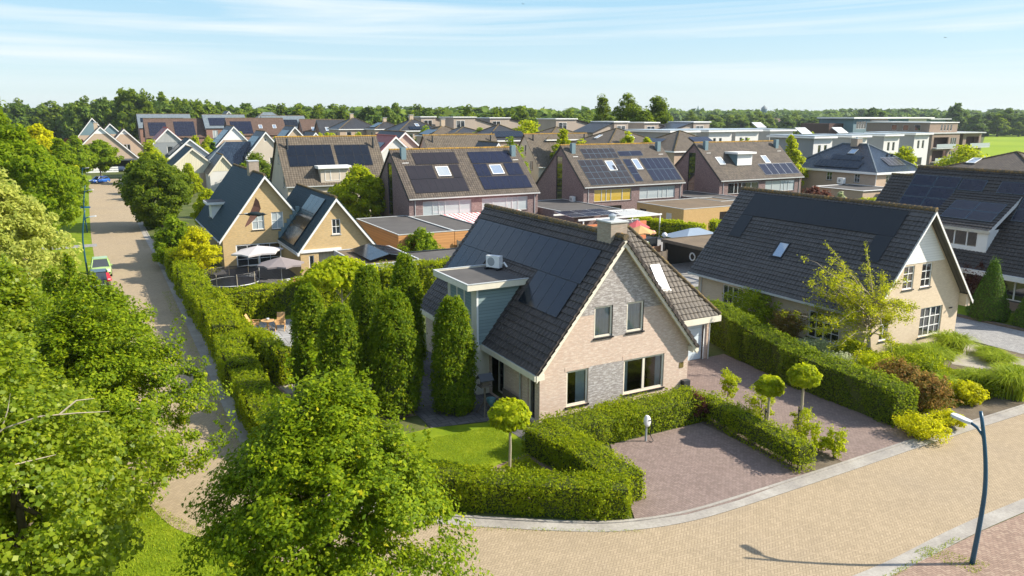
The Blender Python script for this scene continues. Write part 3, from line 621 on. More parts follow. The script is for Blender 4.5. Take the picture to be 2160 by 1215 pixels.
# air conditioner on the dormer roof
def ac_unit(name, label, loc, rz, w=.85, dp=.34, h=.62, foot=True):
    t = thing(name, label, 'air conditioner', loc, rz)
    MB().box(-w / 2, w / 2, -dp / 2, dp / 2, .12, .12 + h).build('casing', M['white'], t, local=True)
    MB().lathe([(.0, .012), (.23, .012), (.25, .0)], 20, (-w * .12, 0, 0), frame((0, -dp / 2 - .012, .12 + h / 2), (1, 0, 0), (0, 0, 1)) @ np.diag([1, 1, 1, 1]) if 0 else np.array([[1, 0, 0, 0], [0, 0, -1, -dp / 2], [0, 1, 0, .12 + h / 2], [0, 0, 0, 1.]])).build('fan_grille', M['grey'], t, local=True)
    if foot: MB().box(-w / 2, -w / 2 + .12, -.35, .35, 0, .115).box(w / 2 - .12, w / 2, -.35, .35, 0, .115).build('rubber_feet', M['black'], t, local=True)
    return t
a1 = ac_unit('air_conditioner', 'white air conditioner unit standing on the felt roof of the blue sided dormer', (-7.15, 8.35, 6.065), R(-62), .9, .36, .66)
MB().tube([(.42, .1, .3), (.6, .1, .42), (.8, .05, .25), (1.05, 0, .12), (1.5, .1, .14), (1.75, .3, .35)], .05, 8).build('pipe', M['white'], a1, local=True)
MB().tube([(1.5, .1, .14), (1.8, .3, .4)], .09, 8).build('pipe_sleeve', M['dark'], a1, local=True)
# ------------------------------------------------------------------ the neighbours
FOOT = []
def ghouse(name, label, cat, a, ends, he, hr, axis, wall, tile, ov=.4, vo=.3, trim='white', holes=None, wins=(), hi=None, rp=None, tilegeo=(), gut='lgrey', cap='ridge_d', group=None, bb=.22, cap_r=.12, deck='white'):
    """gabled house. axis 'Y': a = (x0, x1), ends = (y0, y1); axis 'X': a = (y0, y1), ends = (x0, x1). hi: other eave height. wins: (side, u0, u1, z0, z1, style, kw)"""
    a0, a1 = a; e0, e1 = ends; rp = (a0 + a1) / 2 if rp is None else rp; he1 = he if hi is None else hi
    loc = ((a0 + a1) / 2, e0, 0) if axis == 'Y' else (e0, (a0 + a1) / 2, 0); FOOT.append((a0, a1, e0, e1) if axis == 'Y' else (e0, e1, a0, a1))
    t = thing(name, label, cat, loc, 0, group)
    hl = {}
    for k in wins: hl.setdefault(k[0], []).append(k[1:5])
    for s, q in (holes or {}).items(): hl.setdefault(s, []).extend(q)
    k0 = (hr - he) / (rp - a0); k1 = (hr - he1) / (a1 - rp)
    gable_walls(t, ends, a0, a1, rp, he, he1, hr, axis, M[wall], hl)
    z0, z1 = he - ov * k0, he1 - ov * k1; E0, E1 = e0 - vo, e1 + vo; A0, A1 = a0 - ov, a1 + ov
    if axis == 'Y': f0 = slopeW(E1, A0, z0, rp, hr); f1 = slopeE(E0, A1, z1, rp, hr)
    else: f0 = slopeS(E0, A0, z0, rp, hr); f1 = slopeN(E1, A1, z1, rp, hr)
    for i, (Fr, Ls) in enumerate((f0, f1)):
        if i in tilegeo: tiles('roof_tiles', M[tile], t, Fr, rect(E1 - E0, Ls)); slope_slab('roof_deck', M[deck], t, Fr, rect(E1 - E0 - .02, Ls - .02), .1)
        else: slope_slab('roof', M[tile], t, Fr, rect(E1 - E0, Ls), .12, .08)
    def pt(av, ev, z): return (av, ev, z) if axis == 'Y' else (ev, av, z)
    if cap: ridgecap(t, pt(rp, E0 - .02, hr + .06), pt(rp, E1 + .02, hr + .06), M[cap], cap_r)
    if trim:
        for ev, s in ((E0, -1), (E1, 1)):
            b = MB()
            for p, q in (((A0, z0), (rp, hr)), ((rp, hr), (A1, z1))):
                pts = [pt(p[0], ev + s * .004, p[1] - .02), pt(q[0], ev + s * .004, q[1] - .02), pt(q[0], ev + s * .004, q[1] - bb), pt(p[0], ev + s * .004, p[1] - bb)]
                b.slab(pts, pt(0, s * .045, 0))
            b.build('bargeboard', M[trim], t)
    if gut:
        for av, s, z in ((A0, -1, z0), (A1, 1, z1)):
            b = MB(); p, q = pt(av, E0 + .02, z - .1), pt(av + s * .13, E1 - .02, z + .04)
            b.box(min(p[0], q[0]), max(p[0], q[0]), min(p[1], q[1]), max(p[1], q[1]), p[2], q[2]).build('gutter', M[gut], t)
    for k in wins:
        kw = k[6] if len(k) > 6 else {}; side = k[0]
        pos = {('Y', 'S'): e0, ('Y', 'N'): e1, ('Y', 'W'): a0, ('Y', 'E'): a1, ('X', 'W'): e0, ('X', 'E'): e1, ('X', 'S'): a0, ('X', 'N'): a1}[(axis, side)]
        window(t, side, pos, *k[1:5], k[5], **kw)
    return t, f0, f1
def flatbox(name, label, cat, x0, x1, y0, y1, h, wall, roof='bitumen', edge='lgrey', holes=None, wins=(), group=None, rim=.12, ov=.0):
    t = thing(name, label, cat, ((x0 + x1) / 2, y0, 0), 0, group); b = MB(); hl = dict(holes or {}); FOOT.append((x0, x1, y0, y1))
    for k in wins: hl.setdefault(k[0], []).append(k[1:5])
    for s, pos, u0, u1 in (('S', y0, x0, x1), ('N', y1, x0, x1), ('W', x0, y0, y1), ('E', x1, y0, y1)): holed(b, [(u0, -.2), (u1, -.2), (u1, h), (u0, h)], hl.get(s, []), wallframe(s, pos))
    b.build('wall', M[wall], t)
    MB().box(x0 + .05, x1 - .05, y0 + .05, y1 - .05, h - .12, h - .04).build('roof', M[roof], t)
    e = MB(); a, c = rim, .03 + ov
    e.box(x0 - c, x1 + c, y0 - c, y0 + a, h + .002, h + .07).box(x0 - c, x1 + c, y1 - a, y1 + c, h + .002, h + .07).box(x0 - c, x0 + a, y0 + a, y1 - a, h + .002, h + .07).box(x1 - a, x1 + c, y0 + a, y1 - a, h + .002, h + .07)
    e.build('roof_edge', M[edge], t)
    for k in wins: window(t, k[0], {'S': y0, 'N': y1, 'W': x0, 'E': x1}[k[0]], *k[1:5], k[5], **(k[6] if len(k) > 6 else {}))
    return t
DK = dict(fm='dark', gm='glassd', sill='dark')
# the cream house to the right
Rh, r0, r1 = ghouse('neighbour_house', 'cream brick house with white boarded gable top and wide black solar strip', 'house', (14.2, 23.4), (0, 15.0), 3.2, 8.8, 'Y', 'brick_r', 'tile_r', .52, .62, 'white',
    wins=[('S', 17.25, 18.3, 3.85, 5.35, '1/2x3', {}), ('S', 19.05, 20.1, 3.82, 5.38, '1/2x3', {}), ('S', 19.45, 21.72, .45, 2.4, '2/2x3', dict(rec=.08)), ('S', 15.5, 16.3, .75, 2.3, '1/2x3', {}),
          ('W', 10.3, 12.35, .75, 2.2, '2/2x2', {}), ('W', 1.9, 4.35, .2, 2.0, '2/2x3', {})], tilegeo=(0,), cap='moss', cap_r=.15, bb=.2)
panels(Rh, r0[0], 15.62 - 13.9, 5.78, 11, 1, 1.17, 1.98, 'solarm', gap=.006); panels(Rh, r0[0], 15.62 - 13.9, 3.78, 1, 1, 1.17, 1.98, 'solarm'); panels(Rh, r0[0], 15.62 - 2.17, 3.78, 1, 1, 1.17, 1.98, 'solarm')
skylight(Rh, r0[0], 15.62 - 9.0, 15.62 - 8.02, 2.72, 4.05, 'frame_s')
bd = MB(); holed(bd, [(18.8 - (8.5 - 5.47) / 1.217, 5.47), (18.8 + (8.5 - 5.47) / 1.217, 5.47), (18.8, 8.5)], [], wallframe('S', -.03)); bd.build('boarded_gable', M['boards_w'], Rh)
MB().box(23.4, 23.85, -.5, .0, 2.2, 3.0).build('kneeler', M['brick_r'], Rh); downpipe(Rh, 14.1, 14.6, 2.5, 'lgrey')
MB().tube([(22.4, -.05, 2.1), (22.4, -.25, 2.2)], .05, 8).build('wall_lamp', M['dark'], Rh)
# the brown brick house at the right edge
RR, q0, q1 = ghouse('corner_house', 'brown brick house at right edge with dark tiles, solar panels and white dormer', 'house', (34.1, 45.1), (-9.5, 14.6), 3.3, 9.95, 'Y', 'brick_rr', 'tile_rr', .5, .15, 'dark',
    wins=[('W', 5.4, 7.2, .8, 2.3, '3', dict(sill='dark')), ('W', 1.2, 4.2, .75, 2.35, '3', dict(sill='dark')), ('W', -4, -1.2, .75, 2.35, '3', dict(sill='dark'))], tilegeo=(0,), cap='moss', cap_r=.15)
MB().box(33.35, 33.62, -9.6, 14.7, 2.36, 2.74).build('fascia', M['white'], RR)
Yt = 14.75
panels(RR, q0[0], Yt - 14.45, 5.0, 2, 3, 2.1, 1.14, 'solar2', 'frame_m', gap=.06); panels(RR, q0[0], Yt - 10.05, 7.3, 1, 1, 2.1, 1.14, 'solar2', 'frame_m'); panels(RR, q0[0], Yt - 6.8, 7.3, 1, 1, 2.1, 1.14, 'solar2', 'frame_m'); panels(RR, q0[0], Yt - 4.5, 4.8, 3, 2, 2.1, 1.14, 'solar2', 'frame_m', gap=.06)
dm = MB(); holed(dm, [(4.95, 3.95), (9.9, 3.95), (9.9, 5.75), (4.95, 5.75)], [(5.75, 9.7, 4.25, 5.6)], wallframe('W', 34.6)); dm.box(34.61, 38., 4.95, 4.98, 3.95, 5.75).box(34.61, 38, 9.87, 9.9, 3.95, 5.75)
dm = dm.build('dormer', M['white'], RR); window(dm, 'W', 34.6, 5.75, 9.7, 4.25, 5.6, '1+1.2+1.2+1.2', 'white', 'glassd', None)
fd = slopeW(10.1, 34.2, 5.75, 38.1, 8.25); tiles('dormer_roof', M['tile_rr'], RR, fd[0], rect(5.45, fd[1])); slope_slab('dormer_deck', M['white'], RR, fd[0], rect(5.43, fd[1]), .3, .01); panels(RR, fd[0], .85, 1.0, 2, 2, 2.05, 1.14, 'solar2', 'frame_m', gap=.05)
RL, _a, _b = ghouse('annex_house', 'lower dark tiled roof joined behind the right edge solar house', 'annex', (34.6, 44.6), (14.62, 17.2), 3.2, 9.1, 'Y', 'brick_rr', 'tile_rr', .4, .1, 'dark', tilegeo=(0,))
# the yellow brick house on the left, two parallel gables
Y1, y0f, y1f = ghouse('yellow_brick_house', 'yellow brick gable house with blue slate roof, left taller half with white dormer', 'house', (-16.45, -7.9), (47.6, 65.5), 3.25, 8.9, 'Y', 'brick_y', 'tile_slate', .35, .35, 'white',
    wins=[('S', -13.62, -12.45, 3.65, 5.3, '1/2x2', dict(gm='glassc')), ('S', -11.75, -10.6, 3.6, 5.28, '1/2x2', dict(gm='glassc')), ('S', -15.3, -11.0, .1, 2.3, '2/2x3', dict(fw=.12))], cap='ridge_d', bb=.3)
chimney(Y1, -12.6, -11.6, 53, 54.3, 7.6, 9.95, M['brick_chim'], 'lgrey', False)
dY = MB().box(-16.1, -14, 56.6, 58.9, 3.7, 5.35).build('dormer', M['white'], Y1); window(dY, 'W', -16.1, 56.9, 58.6, 3.95, 5.2, '1/2x2', 'white', out=.09)
MB().box(-16.6, -13.7, 56.2, 59.3, 5.36, 5.62).build('dormer_roof', M['white'], Y1); MB().box(-16.5, -13.7, 56.3, 59.2, 5.625, 5.66).build('roofing_felt', M['bitumen'], Y1)
Y2, u0f, u1f = ghouse('yellow_brick_wing', 'yellow brick gable wing with white cornered porch and solar panels down its left slope', 'house wing', (-10.95, -4.1), (39.5, 54), 2.85, 7.25, 'Y', 'brick_y', 'tile_slate', .28, .35, 'white',
    wins=[('S', -7.95, -7.15, 3.9, 5.3, '1/2x2', dict(sill='lgrey'))], holes={'S': [(-10.2, -9.75, .6, 2.1), (-9.3, -7.3, -.1, 2.35)]}, cap='ridge_d', bb=.3)
MB().box(-10.9, -7.2, 39.38, 39.48, 2.38, 2.66).build('porch_fascia', M['white'], Y2)
MB().box(-9.3, -7.3, 40.1, 40.2, 0, 2.4).build('porch_wall', M['boards_c'], Y2); window(Y2, 'S', 39.5, -10.2, -9.75, .6, 2.1, '1')
MB().box(-11.3, -11.12, 39.1, 47.5, 2.2, 2.45).build('white_fascia', M['white'], Y2)
panels(Y2, u0f[0], 54.35 - 46.6, .35, 3, 3, 1.75, 1.72, 'solar', 'frame_s', lift=.14)
fb = MB()
for k in range(7): fb.box(-11.2 + k * .3, -10.85 + k * .3, 47.2, 47.55, 2.75 + k * .4, 3.35 + k * .4)
fb.build('stepped_flashing', M['bluer'], Y2)
c1 = flatbox('garden_room', 'flat roofed garden room with tilted solar panels beside yellow brick gable', 'garden room', -8.4, -3.2, 29.6, 37.6, 2.7, 'grey', 'bitumen_b', 'lgrey', wins=[('W', 30.4, 33.4, .2, 2.2, '3', dict(fm='grey'))])
Ft = sframe((-7.4, 30.4, 2.75), (math.cos(.02), 0, math.sin(.02)), (0, 1, 0)); tl = np.eye(4); a_ = .22; tl[0, 0] = tl[2, 2] = math.cos(a_); tl[2, 0] = math.sin(a_); tl[0, 2] = -math.sin(a_)
panels(c1, Ft, .1, .1, 1, 3, 1.7, 1.95, 'solar', 'frame_s', lift=.12, tilt=tl); tl2 = np.eye(4); tl2[0, 0] = tl2[2, 2] = math.cos(a_); tl2[2, 0] = -math.sin(a_); tl2[0, 2] = math.sin(a_); panels(c1, Ft, 1.82, .1, 1, 3, 1.9, 1.95, 'solar', 'frame_m', lift=.5, tilt=tl2)
flatbox('garden_shed', 'low shed with dark felt roof behind the tall back garden hedge', 'shed', -3.0, 3.4, 28.8, 34.6, 2.5, 'oldwood', 'bitumen', 'dark')
# three semi-detached purple brick houses
def semi(x0, yf, label, glass, extra):
    L = 17.6; ws = []
    for k, (u, w_, lay) in enumerate(((1.75, 6.4, '1+.6+.62+1.5+1.2'), (9.6, 6.5, '1.1+1.4+.55+.6+1'))):
        ws.append(('S', x0 + u, x0 + u + w_, 2.85, 4.55, lay, dict(fm='lgrey', gm=glass[k], sill='brick_dk', rec=.06)))
    ws += [('W', yf + 5.6, yf + 7.2, 2.4, 8.9, '1/1x4', dict(fm='dark', gm='glassd', sill=None)), ('S', x0 + 2, x0 + 6.5, .1, 2.2, '3', DK), ('S', x0 + 11, x0 + 15.6, .1, 2.2, '3', DK)]
    t, f0, f1 = ghouse('semi_detached_house', label, 'house', (yf, yf + 14.5), (x0, x0 + L), 5.25, 10.4, 'X', 'brick_p', 'tile_brown', .35, .12, 'dark', wins=ws, hi=3.2, rp=yf + 6.0, cap='moss_o', group='purple brick semi-detached houses', deck='dark')
    for cx in (x0 + .95, x0 + L - 1.35):
        c = MB().box(cx, cx + .62, yf + 4.6, yf + 5.2, 8.6, 10.75).build('flue', M['greyr'] if 0 else M['bluer'], t); MB().box(cx - .1, cx + .72, yf + 4.1, yf + 4.7, 8.55, 8.95).build('flashing', M['white'], c)
    downpipe(t, x0 + .75, yf - .06, 5.1, 'lgrey'); downpipe(t, x0 + L - .5, yf - .06, 5.1, 'lgrey')
    return t, f0[0]
B, fB = semi(5.6, 55.4, 'purple brick semi-detached house left of three, brownish panels round two roof windows', ('glassc', 'glassc'), 0)
sx = -5.6 + .12
panels(B, fB, 8.15 + sx, 5.62, 6, 1, .95, 2.05, 'solar3', gap=.012); panels(B, fB, 6.62 + sx, 3.15, 3, 1, 1.15, 2.3, 'solar3', gap=.012); panels(B, fB, 12.42 + sx, 3.15, 1, 1, 1.2, 2.3, 'solar3'); panels(B, fB, 6.62 + sx, .8, 7, 1, .99, 2.3, 'solar3', gap=.012)
panels(B, fB, 15.7 + sx, 5.5, 6, 1, .97, 2.1, 'solar2', gap=.01); panels(B, fB, 15.7 + sx, 3.2, 2, 1, .95, 2.2, 'solar2', gap=.012); panels(B, fB, 20.1 + sx, 3.2, 2, 1, 1.1, 2.2, 'solar2', gap=.012); panels(B, fB, 15.7 + sx, .85, 7, 1, .97, 2.25, 'solar2', gap=.01)
skylight(B, fB, 10.45 + sx, 12.15 + sx, 3.5, 5.15, 'white'); skylight(B, fB, 17.9 + sx, 19.6 + sx, 3.5, 5.15, 'white')
Cc, fC = semi(32.1, 58.15, 'purple brick semi-detached house in the middle with yellow curtains and many panels', ('glassy', 'glassc'), 0)
sx = -32.1 + .12
panels(Cc, fC, 34.8 + sx, 5.5, 6, 2, .96, .98, 'solar3', 'frame_m', gap=.02); panels(Cc, fC, 33.3 + sx, .3, 7, 4, 1.02, 1.2, 'solar3', 'frame_m', gap=.03, skip=((4, 2), (4, 3), (5, 3)))
panels(Cc, fC, 41.0 + sx, 5.8, 2, 1, 2.1, 1.0, 'solar2', 'frame_m'); panels(Cc, fC, 41.1 + sx, .6, 1, 3, 1.25, 1.5, 'solar2', 'frame_m'); panels(Cc, fC, 44.2 + sx, .55, 5, 2, 1.03, 2.3, 'solar2', 'frame_m', gap=.03)
skylight(Cc, fC, 37.75 + sx, 39.1 + sx, 2.95, 4.9, 'white'); skylight(Cc, fC, 42.6 + sx, 43.7 + sx, 2.95, 5.1, 'white')
Dd, fD = semi(56.2, 57.4, 'purple brick semi-detached house right of three with a white boxed dormer', ('glassd', 'glassc'), 0)
sx = -56.2 + .12
panels(Dd, fD, 65.9 + sx, .75, 5, 1, 1.5, 2.4, 'solar2', 'frame_a', gap=.02); skylight(Dd, fD, 58.1 + sx, 59.3 + sx, 3.35, 5, 'white'); skylight(Dd, fD, 67.75 + sx, 68.95 + sx, 3.3, 5, 'white')
dD = MB().box(61.2, 64.4, 59.2, 63.6, 7.0, 8.75).build('dormer', M['bluer'], Dd); MB().box(61.25, 64.35, 59.14, 59.19, 7.0, 8.72).build('roller_blind', M['white'], dD); MB().box(60.8, 64.8, 58.7, 63.8, 8.755, 9.05).build('dormer_roof', M['white'], Dd)
for z_, x_ in ((7.3, 60.0), (7.3, 66.6)): pass
ac_unit('air_conditioner', 'white air conditioner unit low on purple gable wall of the middle house', (31.7, 60.3, 2.7), R(-90), .9, .4, .75)
# flat extensions in front of them
flatbox('flat_extension', 'cedar clad flat roofed extension with pale coping left of the purple house', 'extension', -.6, 5.5, 42.2, 56.2, 2.9, 'cedar', 'bitumen', 'lgrey'); flatbox('flat_extension', 'short cedar clad flat roofed extension before the purple house wall', 'extension', 5.55, 9.6, 42.2, 55.3, 2.88, 'cedar', 'bitumen', 'lgrey')
flatbox('flat_garage', 'garage with dark felt roof between left and middle purple houses', 'garage', 23.8, 31.9, 47.8, 63, 2.9, 'brick_p', 'bitumen', 'lgrey')
bx = flatbox('brick_annex', 'orange buff brick flat roofed annex beyond the garden gazebo', 'annex', 38.5, 52.2, 44.9, 54.5, 2.95, 'brick_o', 'bitumen_b', 'lgrey', wins=[('S', 44.6, 46, .9, 2.3, '1', DK), ('W', 52.4, 53.9, .1, 2.2, '1', DK), ('W', 47.2, 48.3, .1, 2.2, '1', dict(fm='white', gm='glassc', sill=None))])
flatbox('flat_garage', 'long garage with felt roof beside the right purple house', 'garage', 49.6, 56.1, 50, 64, 2.9, 'brick_p', 'bitumen', 'lgrey')
# striped awning
aw = thing('striped_awning', 'red and white striped awning on the left purple house', 'awning', (14, 55.4, 0)); n = NT('awning_stripes'); sp = n('SeparateXYZ', {0: n.coord()}); st = n.math('LESS_THAN', n.math('FRACT', n.math('MULTIPLY', sp.outputs[0], 1.7)), .5)
n.pbr(n.mix(st, (.8, .78, .75), (.72, .13, .15)), .8, .1)
MB().slab([(9.7, 46.6, 2.1), (20.4, 46.6, 2.1), (20.4, 55.3, 2.85), (9.7, 55.3, 2.85)], (0, 0, .04)).build('canvas', n.m, aw); MB().box(9.7, 20.4, 46.5, 46.6, 2.0, 2.16).build('front_bar', M['white'], aw)
# pergola with panels
pg = thing('pergola', 'white slatted pergola with solar panels over an orange wall', 'pergola', (27, 44, 0))
for x in (22.2, 29.2, 33.4): MB().box(x, x + .12, 43.3, 43.42, 0, 2.75).build('post', M['white'], pg)
s_ = MB(); s_.box(21.5, 33.6, 43.2, 43.34, 2.76, 2.95).box(21.5, 33.6, 48.6, 48.74, 2.76, 2.95)
for k in range(14): s_.box(28.3 + k * .38, 28.45 + k * .38, 43.35, 48.6, 2.8, 2.9)
s_.build('slats', M['white'], pg)
Fp = sframe((21.2, 44.2, 3.0), (1, 0, 0), (0, 1, .06)); panels(pg, Fp, 0, 0, 3, 2, 2.2, 1.9, 'solar2', 'frame_a', gap=.05)
ow = thing('orange_wall', 'orange rendered garden wall under the white pergola', 'wall', (25, 41.8, 0)); MB().box(20.5, 30, 41.6, 41.8, 0, 2.5).build('wall', plain('orange_render', (.62, .22, .1), .8, .1, .1), ow); panels(ow, sframe((25.4, 40.4, 1.5), (1, 0, 0), (0, 1, 1.0)), 0, 0, 3, 1, 1.1, 1.7, 'solar3', 'frame_a')
# gazebo, carport, parasols behind the main house
def hiproof(par, x0, x1, y0, y1, z0, z1, m, ridge=0., name='roof'):
    cx, cy = (x0 + x1) / 2, (y0 + y1) / 2; a, b = (cx - ridge / 2, cy), (cx + ridge / 2, cy); A = (*a, z1); Bp = (*b, z1)
    mb = MB(); c = [(x0, y0, z0), (x1, y0, z0), (x1, y1, z0), (x0, y1, z0)]
    mb.poly([c[0], c[1], Bp, A] if ridge else [c[0], c[1], A]); mb.poly([c[1], c[2], Bp]); mb.poly([c[2], c[3], A, Bp] if ridge else [c[2], c[3], A]); mb.poly([c[3], c[0], A]); mb.poly(c[::-1])
    return mb.build(name, m, par)
gz = thing('gazebo', 'garden gazebo with grey blue sheet roof and dark posts', 'gazebo', (28.2, 31.7, 0)); hiproof(gz, 25.6, 31.2, 29.6, 33.6, 2.15, 3.0, plain('gazebo_sheet', (.24, .29, .35), .35, .5, .08, 1.), 1.2)
for x in (25.8, 30.9):
    for y in (29.8, 33.3): MB().box(x, x + .12, y, y + .12, 0, 2.15).build('post', M['dark'], gz)
cp = thing('timber_carport', 'dark timber carport with brown felt roof behind neighbour house', 'carport', (26, 26, 0)); MB().box(22.4, 29.6, 23.6, 29.4, 2.45, 2.52).build('roof', M['bitumen_b'], cp)
f_ = MB(); f_.box(22.3, 29.7, 23.5, 23.62, 2.3, 2.6).box(22.3, 29.7, 29.4, 29.52, 2.3, 2.6).box(22.3, 22.42, 23.62, 29.4, 2.3, 2.6); f_.build('fascia', M['oldwood'], cp)
for x, y in ((22.5, 23.7), (22.5, 29.2), (26, 23.7), (29.4, 23.7)): MB().box(x, x + .16, y, y + .16, 0, 2.3).build('post', M['oldwood'], cp)
MB().box(22.6, 29.5, 29.1, 29.2, 0, 2.2).build('back_wall', M['black'], cp)
MB().tube([(22.42 + 0, 25 + .35 * math.cos(k * .524), 1.5 + .35 * math.sin(k * .524)) for k in range(13)], .07, 6, cap=False).build('tyre_ring', M['lgrey'], cp)
ptb = thing('garden_arbour', 'small pale timber frame standing before the dark carport', 'frame', (21.4, 21, 0))
for x, y in ((20.6, 20.2), (22.6, 20.2), (22.6, 22.4)): MB().box(x, x + .15, y, y + .15, 0, 1.7).build('post', M['post'], ptb)
MB().box(20.5, 22.8, 20.15, 20.4, 1.71, 1.9).box(22.58, 22.8, 20.4, 22.6, 1.71, 1.9).build('beam', M['post'], ptb)
def parasol(name, label, x, y, z, r, m, tilt=0., n=8, h=.55, group=None):
    t = thing(name, label, 'parasol', (x, y, 0), 0, group); vs = [(0, 0, z + h)]; 
    for k in range(n): a = 2 * math.pi * k / n; vs += [(r * math.cos(a), r * math.sin(a), z + tilt * math.cos(a)), (.92 * r * math.cos(math.pi / n) * math.cos(a + math.pi / n), .92 * r * math.cos(math.pi / n) * math.sin(a + math.pi / n), z + .05 + tilt * math.cos(a + math.pi / n))]
    nn = 2 * n; fs = [(0, 1 + i, 1 + (i + 1) % nn) for i in range(nn)]
    b = MB(); b.add(vs, fs)
    for i in range(nn): b.add([vs[1 + i], vs[1 + (i + 1) % nn], tuple(np.array(vs[1 + (i + 1) % nn]) - (0, 0, .14)), tuple(np.array(vs[1 + i]) - (0, 0, .14))], [(3, 2, 1, 0)])
    b.build('canopy', m, t, local=True); MB().tube([(0, 0, 0), (0, 0, z + h + .08)], .03, 8).build('pole', M['white'], t, local=True); MB().lathe([(0, .08), (.3, .08), (.32, 0)], 12).build('base', M['dark'], t, local=True); return t
pc = lambda nm, c: plain(nm, c, .85, .1, .06, 1.)
parasol('parasol', 'red parasol above the garden behind the main house', 27.6, 40.3, 2.1, 1.5, pc('red_canvas', (.55, .12, .12)), h=.75)
parasol('parasol', 'tan straw parasol in front of the red one', 25.7, 37.2, 2.05, 1.75, pc('tan_canvas', (.55, .33, .15)), h=.7)
parasol('parasol', 'white parasol with drooping rim over the terrace doors of the yellow house', -14.3, 41.6, 2.55, 2.3, pc('white_canvas', (.52, .48, .46)), .1, 6, .5)
parasol('parasol', 'large taupe parasol on the terrace in front of the yellow wing', -13.2, 37.1, 2.05, 2.0, pc('taupe_canvas', (.24, .205, .2)), 0, 8, .6)
for i, (x, y, z, c, l) in enumerate(((27.0, 36.6, 1.95, (.75, .35, .35), 'pink paper lantern on a garden wire beside the tan parasol'), (24.2, 34.2, 1.3, (.8, .78, .76), 'white paper lantern hanging low beside garden greenery'), (25.3, 32.6, 2.35, (.8, .79, .77), 'white paper lantern at the corner of the gazebo'))):
    tag(MB().lathe([(.0, -.28), (.16, -.24), (.27, -.1), (.28, .05), (.2, .2), (0, .28)], 14, (x, y, z)).build('paper_lantern', plain('lantern_%d' % i, c, .6, .2, .03), None, True), l, 'lantern')
wr = MB(); wr.tube([(23.2, 35.6, 2.3), (24.2, 34.2, 1.62), (25.3, 32.6, 2.6)], .012, 4).tube([(25.3, 32.6, 2.6), (27.0, 36.6, 2.2), (28.5, 40, 2.5)], .012, 4); tag(wr.build('lantern_wire', M['black']), 'thin wire that the paper lanterns hang from', 'wire')
# garden fences and walls
def fence(label, pts, h, m, th=.06, cat='fence', name='garden_fence', posts=1.8):
    t = thing(name, label, cat, (*pts[0], 0)); b = MB()
    for p, q in zip(pts[:-1], pts[1:]):
        p = np.array(p, float); q = np.array(q, float); d = (q - p) / np.linalg.norm(q - p); nn = np.array([-d[1], d[0]]) * th / 2
        b.slab([(*(p - nn), .02), (*(q - nn), .02), (*(q + nn), .02), (*(p + nn), .02)], (0, 0, h - .02))
        L = np.linalg.norm(q - p); n = max(1, int(L / posts))
        if posts < 50:
            for k in range(n + 1): c = p + (q - p) * k / n; MB().box(c[0] - .06, c[0] + .06, c[1] - .06, c[1] + .06, 0, h + .08).build('post', m, t)
    b.build('panel', m, t); return t
fence('orange timber fence behind the main house garden', [(12.5, 27.0), (17.5, 28.8), (22.3, 29.6)], 1.9, M['timber'])
fence('dark mesh garden screen between parasols and gazebo', [(18, 35), (25.6, 34.2)], 1.8, M['dark'])
fence('dark timber fence beside the short cedar extension', [(5.7, 41.9), (10.5, 41.7)], 1.9, M['oldwood'])
fence('dark garden gate frame before the orange timber fence', [(18.6, 25.6), (20.2, 26.1)], 2.1, M['oldwood'], name='garden_gate', cat='gate', posts=.8)
fence('brown timber fence along the backs of the right gardens', [(39, 36), (56, 41), (70, 41)], 1.8, M['timber'])
# ------------------------------------------------------------------ vegetation
M['lf_maple'] = leafmat('maple_leaves', (.034, .072, .004), (.115, .175, .006), (.21, .265, .009), (.42, .34, .02), trans=.34, k=(1.22, 1.2, .75))
M['lf_alder'] = leafmat('alder_leaves', (.05, .10, .008), (.125, .185, .012), (.21, .265, .02), (.33, .33, .05), spec=.3, rough=.45)
M['lf_willow'] = leafmat('willow_leaves', (.10, .15, .045), (.22, .27, .085), (.34, .38, .14), (.42, .42, .14))
M['lf_green'] = leafmat('green_leaves', (.04, .085, .006), (.10, .165, .009), (.18, .25, .014), (.3, .31, .03))
M['lf_lime'] = leafmat('lime_leaves', (.085, .14, .005), (.19, .25, .008), (.29, .335, .012), (.42, .38, .03))
M['lf_dark'] = leafmat('dark_leaves', (.03, .06, .008), (.07, .115, .012), (.125, .175, .016), (.2, .22, .02), clump=.3)
M['lf_beam'] = leafmat('hornbeam_leaves', (.026, .060, .004), (.07, .125, .006), (.15, .205, .009), (.36, .34, .02))
M['lf_hedge'] = leafmat('hedge_leaves', (.045, .09, .005), (.125, .18, .007), (.22, .27, .010), (.42, .35, .03))
M['lf_hedge_d'] = leafmat('privet_leaves', (.032, .07, .007), (.08, .13, .010), (.15, .2, .016), (.3, .3, .05))
M['lf_ivy'] = leafmat('ivy_leaves', (.045, .09, .005), (.13, .185, .007), (.26, .3, .010), (.46, .39, .03))
M['lf_yellow'] = leafmat('yellow_leaves', (.16, .2, .006), (.30, .32, .008), (.44, .43, .012), (.58, .5, .02))
M['lf_red'] = leafmat('purple_leaves', (.05, .018, .016), (.09, .03, .024), (.15, .06, .035), (.2, .1, .05), k=(1, 1, 1))
M['lf_photinia'] = leafmat('photinia_leaves', (.05, .085, .012), (.12, .14, .02), (.27, .16, .06), (.42, .22, .12), k=(1.2, 1.1, .9))
M['lf_white'] = leafmat('variegated_leaves', (.10, .16, .05), (.25, .32, .14), (.5, .55, .36), (.66, .68, .5), k=(1.1, 1.1, 1))
M['lf_yew'] = leafmat('yew_needles', (.022, .07, .008), (.05, .12, .012), (.09, .17, .016), (.13, .2, .02), trans=.2, k=(1.35, 1.2, .8))
M['lf_blade'] = leafmat('grass_blades', (.09, .15, .012), (.17, .24, .014), (.25, .31, .03), (.34, .35, .08), trans=.3)
